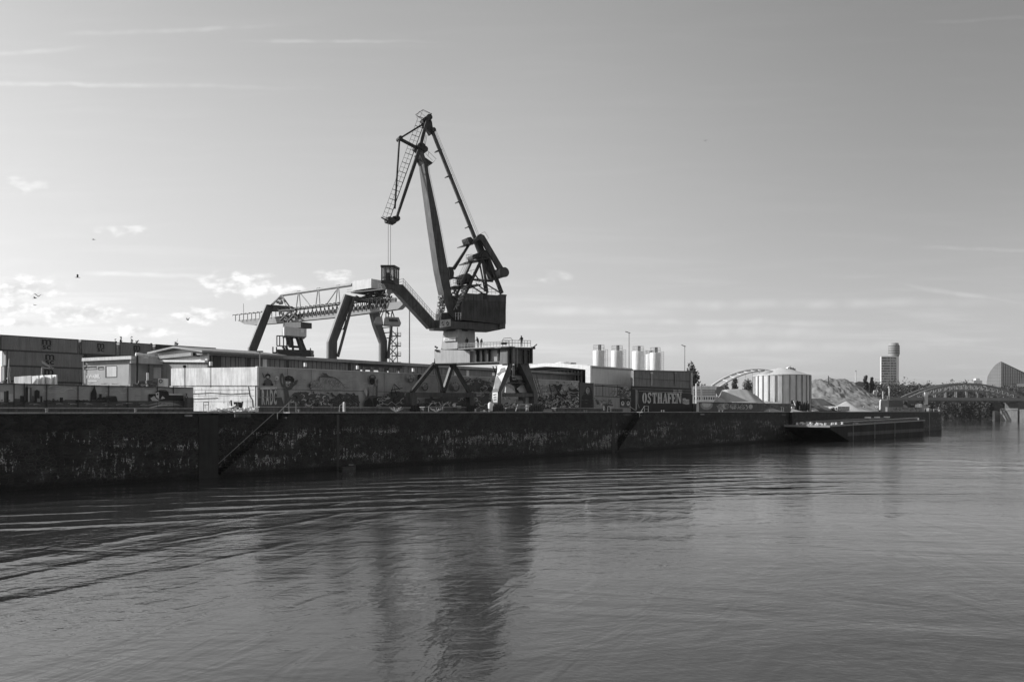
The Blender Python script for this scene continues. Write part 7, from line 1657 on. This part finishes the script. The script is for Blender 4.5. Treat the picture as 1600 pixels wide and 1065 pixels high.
mb.tube([P(1563, 638.6, 603.5), P(1590, 638.4, 585.8)], .12, 4); build('railing', mb, M_rail, o)
# ------------------------------------------------------------------ far buildings
Zh = 1500; hb_ = root('tower_block', 'pale high-rise slab with dark window bands and a barrel-shaped top', 'tower', P(1390, 642, Zh)); g = lambda x, y, o_=0: P(x, y, Zh+o_)
mb = MB(); mb.prism([g(x, y) for x, y in ((1377, 556.4), (1401.4, 556.2), (1401.4, 650), (1377, 650))], (8, 22, 0)); build('facade', mb, M_light, hb_)
mb = MB(); mb.prism([g(x, y, -.5) for x, y in ((1401.6, 556.6), (1404.6, 558), (1404.6, 650), (1401.6, 650))], (0, 20, 0)); build('lit_edge_strip', mb, M_white, hb_)  # lit right edge of the slab put in as white
for k in range(12):
    y = 558.2+k*4.03
    mb = MB(); mb.prism([g(a, b, -.4) for a, b in ((1377.6, y), (1390.4, y), (1390.4, y+2.4), (1377.6, y+2.4))], (0, .3, 0)); build('window_band', mb, M_bridged, hb_)
    mb = MB(); mb.prism([g(a, b, -.4) for a, b in ((1391.8, y), (1400, y), (1400, y+2.4), (1391.8, y+2.4))], (0, .3, 0)); build('window_band', mb, M_bridged, hb_)
    for a in (1380, 1382.6, 1385.8, 1388.4, 1393.8, 1396.4, 1398.6):
        if R.random() < .55: mb = MB(); mb.prism([g(x, y_, -.8) for x, y_ in ((a, y), (a+.7, y), (a+.7, y+2.4), (a, y+2.4))], (0, .3, 0)); build('blind', mb, M_light, hb_)
ct = P(1396.8, 556, Zh+12); rb = 8.2/F*Zh
mb = MB(); zz = lambda y: zy(y, Zh+12)-zy(557, Zh+12)
mb.lathe((ct.x, ct.y, zy(557, Zh+12)), [(rb*.8, zz(558)), (rb*.92, zz(555)), (rb, zz(553.4)), (rb, zz(543)), (rb*.93, zz(540)), (rb*.8, zz(537)), (rb*.8, zz(536))], 30); build('barrel', mb, M_conc, hb_, smooth=False)
for ya, yb, f in ((552.6, 550.4, 1.012), (549, 546.8, 1.012), (545, 543.6, 1.012), (541.6, 540, 1.0)):
    mb = MB(); mb.lathe((ct.x, ct.y, zy(ya, Zh+12)), [(rb*f, 0), (rb*f, zy(yb, Zh)-zy(ya, Zh))], 30); build('window_band', mb, M_bridged, hb_)
Zc_ = 1400; o = root('chimney', 'tall thin pale chimney beyond the sand mountain', 'chimney', P(1337, 642, Zc_)); mb = MB(); mb.tube([P(1337, 642, Zc_), P(1337, 579.6, Zc_)], 1.1, 10, r1=.85); build('shaft', mb, M_light, o); mb = MB(); mb.tube([P(1337, 580.4, Zc_), P(1337, 578.6, Zc_)], 1.25, 10); build('chimney_cap', mb, M_mid, o)
# glass towers with the slanted crown
Ze = 1050; o = root('glass_tower', 'large faceted glass office building with a pointed slanting crown', 'building', P(1570, 642, Ze)); M_gf1 = mat('facade_glass', .16, .35, .15, .02, .1, spec=.5); M_gf2 = mat('facade_glass_dark', .055, .3, .2, .03, .1, spec=.5)
eL = [(1541.4, 642), (1541.4, 597), (1543, 588), (1547, 580), (1553, 572), (1558, 567.6), (1564, 564.2)]
def ez(x, y): return P(x, y, Ze+(1564-x)*1.6)
def ew_(x, y): return P(x, y, Ze+(x-1564)*1.3)
mb = MB(); mb.poly([ez(x, y) for x, y in eL]+[ez(1564, 642)]); build('left_facade', mb, M_gf1, o)
mb = MB(); mb.poly([ew_(x, y) for x, y in ((1564, 564.2), (1600, 581.4), (1650, 606), (1650, 642), (1564, 642))]); build('right_facade', mb, M_gf2, o)
mb = MB(); mb.add([ez(1541.4, 642), ez(1541.4, 597), P(1575, 600, Ze+110), P(1575, 642, Ze+110), ez(1564, 564.2), ew_(1650, 606), ew_(1650, 642)], [(0, 1, 2, 3), (1, 4, 2), (4, 5, 2), (5, 6, 3, 2)]); build('rear_facade', mb, M_gf2, o)
mb = MB()
for k in range(1, 8):
    x = 1541.4+k*2.9; yt_ = next((a[1]+(b[1]-a[1])*(x-a[0])/(b[0]-a[0]) for a, b in zip(eL[1:], eL[2:]) if a[0] <= x <= b[0]), 597); mb.beam(ez(x, yt_+.5)-Vector((0, .4, 0)), ez(x, 642)-Vector((0, .4, 0)), .3, .3)
for y in range(570, 640, 5):
    xl = next((a[0]+(b[0]-a[0])*(y-a[1])/(b[1]-a[1]) for a, b in zip(eL[1:], eL[2:]) if b[1] <= y <= a[1]), 1541.4); mb.beam(ez(xl+.4, y)-Vector((0, .4, 0)), ez(1564, y+.3)-Vector((0, .4, 0)), .35, .35)
build('mullion', mb, M_bridged, o)
mb = MB()
for k in range(1, 20): x = 1564+k*3.6; mb.beam(ew_(x, 564.6+(x-1564)*.486)-Vector((0, .4, 0)), ew_(x, 642)-Vector((0, .4, 0)), .3, .3)
for y in range(569, 640, 5): xr = 1564+(y-564.2)/.486 if y > 564.2 else 1564; mb.beam(ew_(1564, y)-Vector((0, .4, 0)), ew_(min(xr-.5, 1650), y)-Vector((0, .4, 0)), .35, .35)
build('mullion', mb, M_dark, o)
mb = MB(); mb.prism([P(x, y, 1250) for x, y in ((1522, 593.4), (1534, 594.2), (1534.6, 612), (1522, 612))], (9, 14, 0)); mb.box(P(1526, 592.6, 1255), 6, 6, 3); o = root('white_house', 'small plain white building seen above the arch of the truss bridge', 'building', P(1528, 642, 1250)); build('wall', mb, M_white, o)
mb = MB(); mb.prism([P(x, y, 900) for x, y in ((1589, 599.4), (1600, 599), (1612, 599.4), (1612, 605), (1589, 604))], (7, 10, 0)); o = build('flat_roof_house', mb, M_white, loc=P(1595, 642, 900)); tag(o, 'low white flat building among trees at the foot of the glass tower', 'building')
mb = MB(); mb.prism([P(x, y, 1300) for x, y in ((1333, 598.4), (1342, 595.6), (1358, 597.6), (1371, 600), (1371, 642), (1333, 642))], (9, 20, 0)); o = build('dark_roofed_hall', mb, M_bridged, loc=P(1350, 642, 1300)); tag(o, 'low dark-roofed hall below the chimney behind the poplars', 'building')

# ------------------------------------------------------------------ trees
def tree(name, lb, x, Z, ytop, wpx, base_z=None, n=900, cone=False, mt=None, leaf=None, group=None, seed=0, low=.25):
    rnd = random.Random(seed*13+int(x)); mt = mt or M_leaf
    bz = 5.0 if base_z is None else base_z; top = zy(ytop, Z); H = top-bz; Rw = wpx/2/F*Z; X = (x-800)/F*Z
    o = root(name, lb, 'tree', (X, Z, bz), 0, group)
    mb = MB(); mb.tube([(X, Z, bz-.3), (X+rnd.uniform(-.3, .3), Z, bz+H*.35), (X, Z, bz+H*.8)], max(.2, H*.022), 6, r1=.06)
    for k in range(5): a = rnd.uniform(0, 6.28); z0 = bz+H*rnd.uniform(.3, .6); mb.tube([(X, Z, z0), (X+math.cos(a)*Rw*.6, Z+math.sin(a)*Rw*.6, z0+H*.2)], H*.009, 4, r1=.04)
    build('trunk', mb, M_bark, o)
    mb = MB(); leaf = leaf or max(.42, 1.5/F*Z*.9); n = int(n*1.6)
    if cone:
        for k in range(12):
            f = k/11; leaf_cloud(mb, (X+rnd.uniform(-.1, .1)*Rw, Z, bz+H*(.12+.86*f)), (Rw*(1-.55*f*f)*rnd.uniform(.7, 1), Rw*.8*(1-.5*f), H*.07), n//12, leaf, rnd)
    else:
        nc = 18; leaf_cloud(mb, (X, Z, bz+H*(low+(1-low)*.48)), (Rw*.66, Rw*.66, H*(1-low)*.42), n//2, leaf, rnd)
        for k in range(nc):
            a = rnd.uniform(0, 6.28); rz_ = rnd.uniform(-1, 1); rr = math.sqrt(max(0, 1-rz_*rz_))*rnd.uniform(.45, .8)
            s_ = rnd.uniform(.3, .5); leaf_cloud(mb, (X+math.cos(a)*rr*Rw, Z+math.sin(a)*rr*Rw, bz+H*(low+(1-low)/2)+rz_*H*(1-low)/2*.72), (Rw*s_, Rw*s_, H*(1-low)*s_*.62), n//nc, leaf, rnd)
    build('crown', mb, mt, o)
    return o
tree('poplar_tree', 'broad dark poplar standing right behind the corrugated shed end', 1083, 300, 566.5, 27, DZ, 1600, mt=M_leafd, seed=1, low=.12)
tree('tree', 'distant dark tree crown between the poplar and the arch foot', 1101, 470, 602, 18, DZ, 500, seed=2)
tree('tree', 'leafy tree under the left end of the arch rib', 1148, 480, 592, 20, DZ, 900, mt=M_leafd, seed=3, low=.05, cone=True)
tree('tree', 'dark round tree left of the leafy one under the arch rib', 1134, 490, 598, 20, DZ, 700, mt=M_leafd, seed=4, low=.05)
tree('tree', 'pale leafy tree between the arch hangers and the round silo', 1168, 470, 594, 22, DZ, 900, mt=M_leaf, seed=5, low=.05)
tree('tree', 'low dark tree touching the left side of the round silo', 1177, 465, 600, 12, DZ, 500, mt=M_leafd, seed=6, low=.05)
tree('poplar_tree', 'taller left poplar of the pair right of the sand mountain', 1352.5, 560, 588.6, 14, DZ, 1100, True, M_leafd, seed=7)
tree('poplar_tree', 'shorter right poplar of the pair right of the sand mountain', 1362.5, 560, 591, 12, DZ, 1100, True, M_leafd, seed=8)
tree('bush_tree', 'dark bushy growth at the right foot of the sand mountain', 1343, 470, 604, 22, DZ, 700, mt=M_leafd, seed=9, low=0)
tree('bush_tree', 'dark bush below the pair of poplars', 1358, 520, 612, 26, DZ, 600, mt=M_leafd, seed=10, low=0)
k = 0; rt = random.Random(77)
kinds = ['tree of the far bank, %s', ]
desc = ['grey-green', 'dense', 'broad', 'loose', 'dark', 'sunlit', 'rounded', 'ragged', 'tall', 'low']
mb = MB(); rw = random.Random(5)
for k in range(15000):
    x = rw.uniform(1372, 1640); Z = 880+rw.uniform(0, 60); top = 604+3.2*noise.noise(Vector((x*.09, 0, 0)))*1.6-(3 if x < 1500 else 0)
    y = rw.uniform(top, 645); p = P(x, y, Z); s_ = rw.uniform(.7, 1.6); a = Vector((rw.gauss(0, 1), rw.gauss(0, 1), rw.gauss(0, 1))).normalized(); b_ = a.cross(Vector((rw.gauss(0, 1), rw.gauss(0, 1), rw.gauss(0, 1)))).normalized()
    mb.add([p-a*s_, p-b_*s_*.7, p+a*s_, p+b_*s_*.7], [(0, 1, 2, 3)])
o = build('far_woods', mb, M_leafd); tag(o, 'dark continuous woods far behind the bridge', kind='stuff')
xpos = [1370+i*9.4 for i in range(26)]
for i, x in enumerate(xpos):
    yt_ = [598, 599, 596, 597, 600, 596.5, 599, 602, 600, 598, 603, 601, 598, 596.5, 600, 598, 601, 603, 605, 604, 606, 608, 606, 604, 602, 600][i]+rt.uniform(-.8, .8)
    wh = ('behind the truck and masts' if x < 1400 else 'between the tower block and the bridge arch' if x < 1440 else 'seen above the left half of the bridge arch' if x < 1500 else 'seen above the right half of the bridge arch' if x < 1560 else 'at the foot of the glass tower')
    tree('tree', '%s far-bank tree %s' % (desc[i % 10], wh), x, 760+rt.uniform(-30, 60), yt_-1.6, rt.uniform(24, 32), 4, 640, mt=M_leaf if i % 3 else M_leafd, seed=20+i, group='trees along the far bank', low=.0)
for i in range(14):
    x = 1440+i*12.5
    tree('bush_tree', '%s shore tree in the dark under the bridge deck, %s' % (desc[(i*3) % 10], 'left of the pale river wall' if x < 1550 else 'behind the pale river wall'), x, 690+rt.uniform(-10, 20), 619+rt.uniform(-2, 3), 20, .5, 560, mt=M_leafd, seed=60+i, group='shore trees under the bridge', low=-.05)
for i, (x, yt_, w_) in enumerate(((181, 530, 7), (188.5, 531, 4), (207, 530.6, 7), (213.5, 531.6, 6), (262, 540, 5), (276, 535, 10), (238, 539, 4))):
    tree('tree', ('leftmost treetop peeping over', 'narrow treetop beside the leftmost one over', 'middle feathery treetop over', 'second feathery treetop right of the middle over', 'tiny treetop near the gable over', 'broad treetop above the gable over', 'lowest tiny treetop over')[i]+' the container stack', x, 330, yt_, w_*1.6, 12, 420, mt=M_leafd, seed=90+i, group='treetops above the container stack')

# ------------------------------------------------------------------ birds
def bird(x, y, Z, s_, lb, a=.4, bk_=0.0):
    c = P(x, y, Z); s_ *= .72; o = root('bird', lb, 'bird', c, bk_); V_ = lambda p, l, h_: c+Matrix.Rotation(bk_, 3, 'Z')@Vector((p*s_, l*s_, h_*s_))
    mb = MB(); mb.tube([V_(-.22, 0, 0), V_(-.1, 0, .02), V_(.12, 0, .02), V_(.24, 0, .01)], .05*s_, 7, r1=.03*s_); mb.tube([V_(.2, 0, .02), V_(.3, 0, .03), V_(.36, 0, .02)], .045*s_, 6, r1=.008*s_); mb.prism([V_(-.2, -.02, 0), V_(-.2, .02, 0), V_(-.38, .07, 0), V_(-.38, -.07, 0)], (0, 0, .01)); build('body', mb, M_dark, o)
    for sg in (1, -1): mb = MB(); mb.prism([V_(.1, sg*.04, .03), V_(.14, sg*.25, .03+a*.25), V_(-.02, sg*.52, .03+a*.3), V_(-.1, sg*.3, .02+a*.25), V_(-.08, sg*.04, .02)], (0, 0, .012)); build('wing', mb, M_dark, o)
for x, y, s_, a, b, lb in ((121, 433.5, 1.9, 1.2, .5, 'largest dark bird flying alone left above the clouds'), (60, 463, 2.2, .9, 2.4, 'dark bird flying over the low cloud bank, upper of two close ones'), (54.5, 466, 1.6, .6, .2, 'dark bird just below and left of its close neighbour'), (54.6, 477, 1.4, .4, 2.8, 'small dark bird lowest over the cloud bank'),
                        (293.5, 500, 1.4, 1.3, 1.2, 'small dark bird before the low cloud left of the gantry crane'), (146.5, 374.6, 1.3, .2, .1, 'tiny flat-winged bird high at left'), (1102, 220, .9, .5, 1, 'tiny bird alone high in the right sky')):
    bird(x, y, 150, s_, lb, a, b)

# ------------------------------------------------------------------ thin air haze round the camera and everything built
def haze_box(density=.00004):
    m = bpy.data.materials.new('air'); m.use_nodes = True; nt = m.node_tree; nt.nodes.clear(); t = NT(nt)
    v = t.n('ShaderNodeVolumePrincipled'); v.inputs['Color'].default_value = (.9, .9, .9, 1); v.inputs['Density'].default_value = density; v.inputs['Anisotropy'].default_value = .2
    o_ = t.n('ShaderNodeOutputMaterial'); t.L.new(v.outputs[0], o_.inputs['Volume'])
    mb = MB(); mb.box((1650, 3190, 120), 5220, 6700, 242); o = build('haze', mb, m); tag(o, 'thin pale haze in the air over the harbour', kind='stuff')
haze_box()
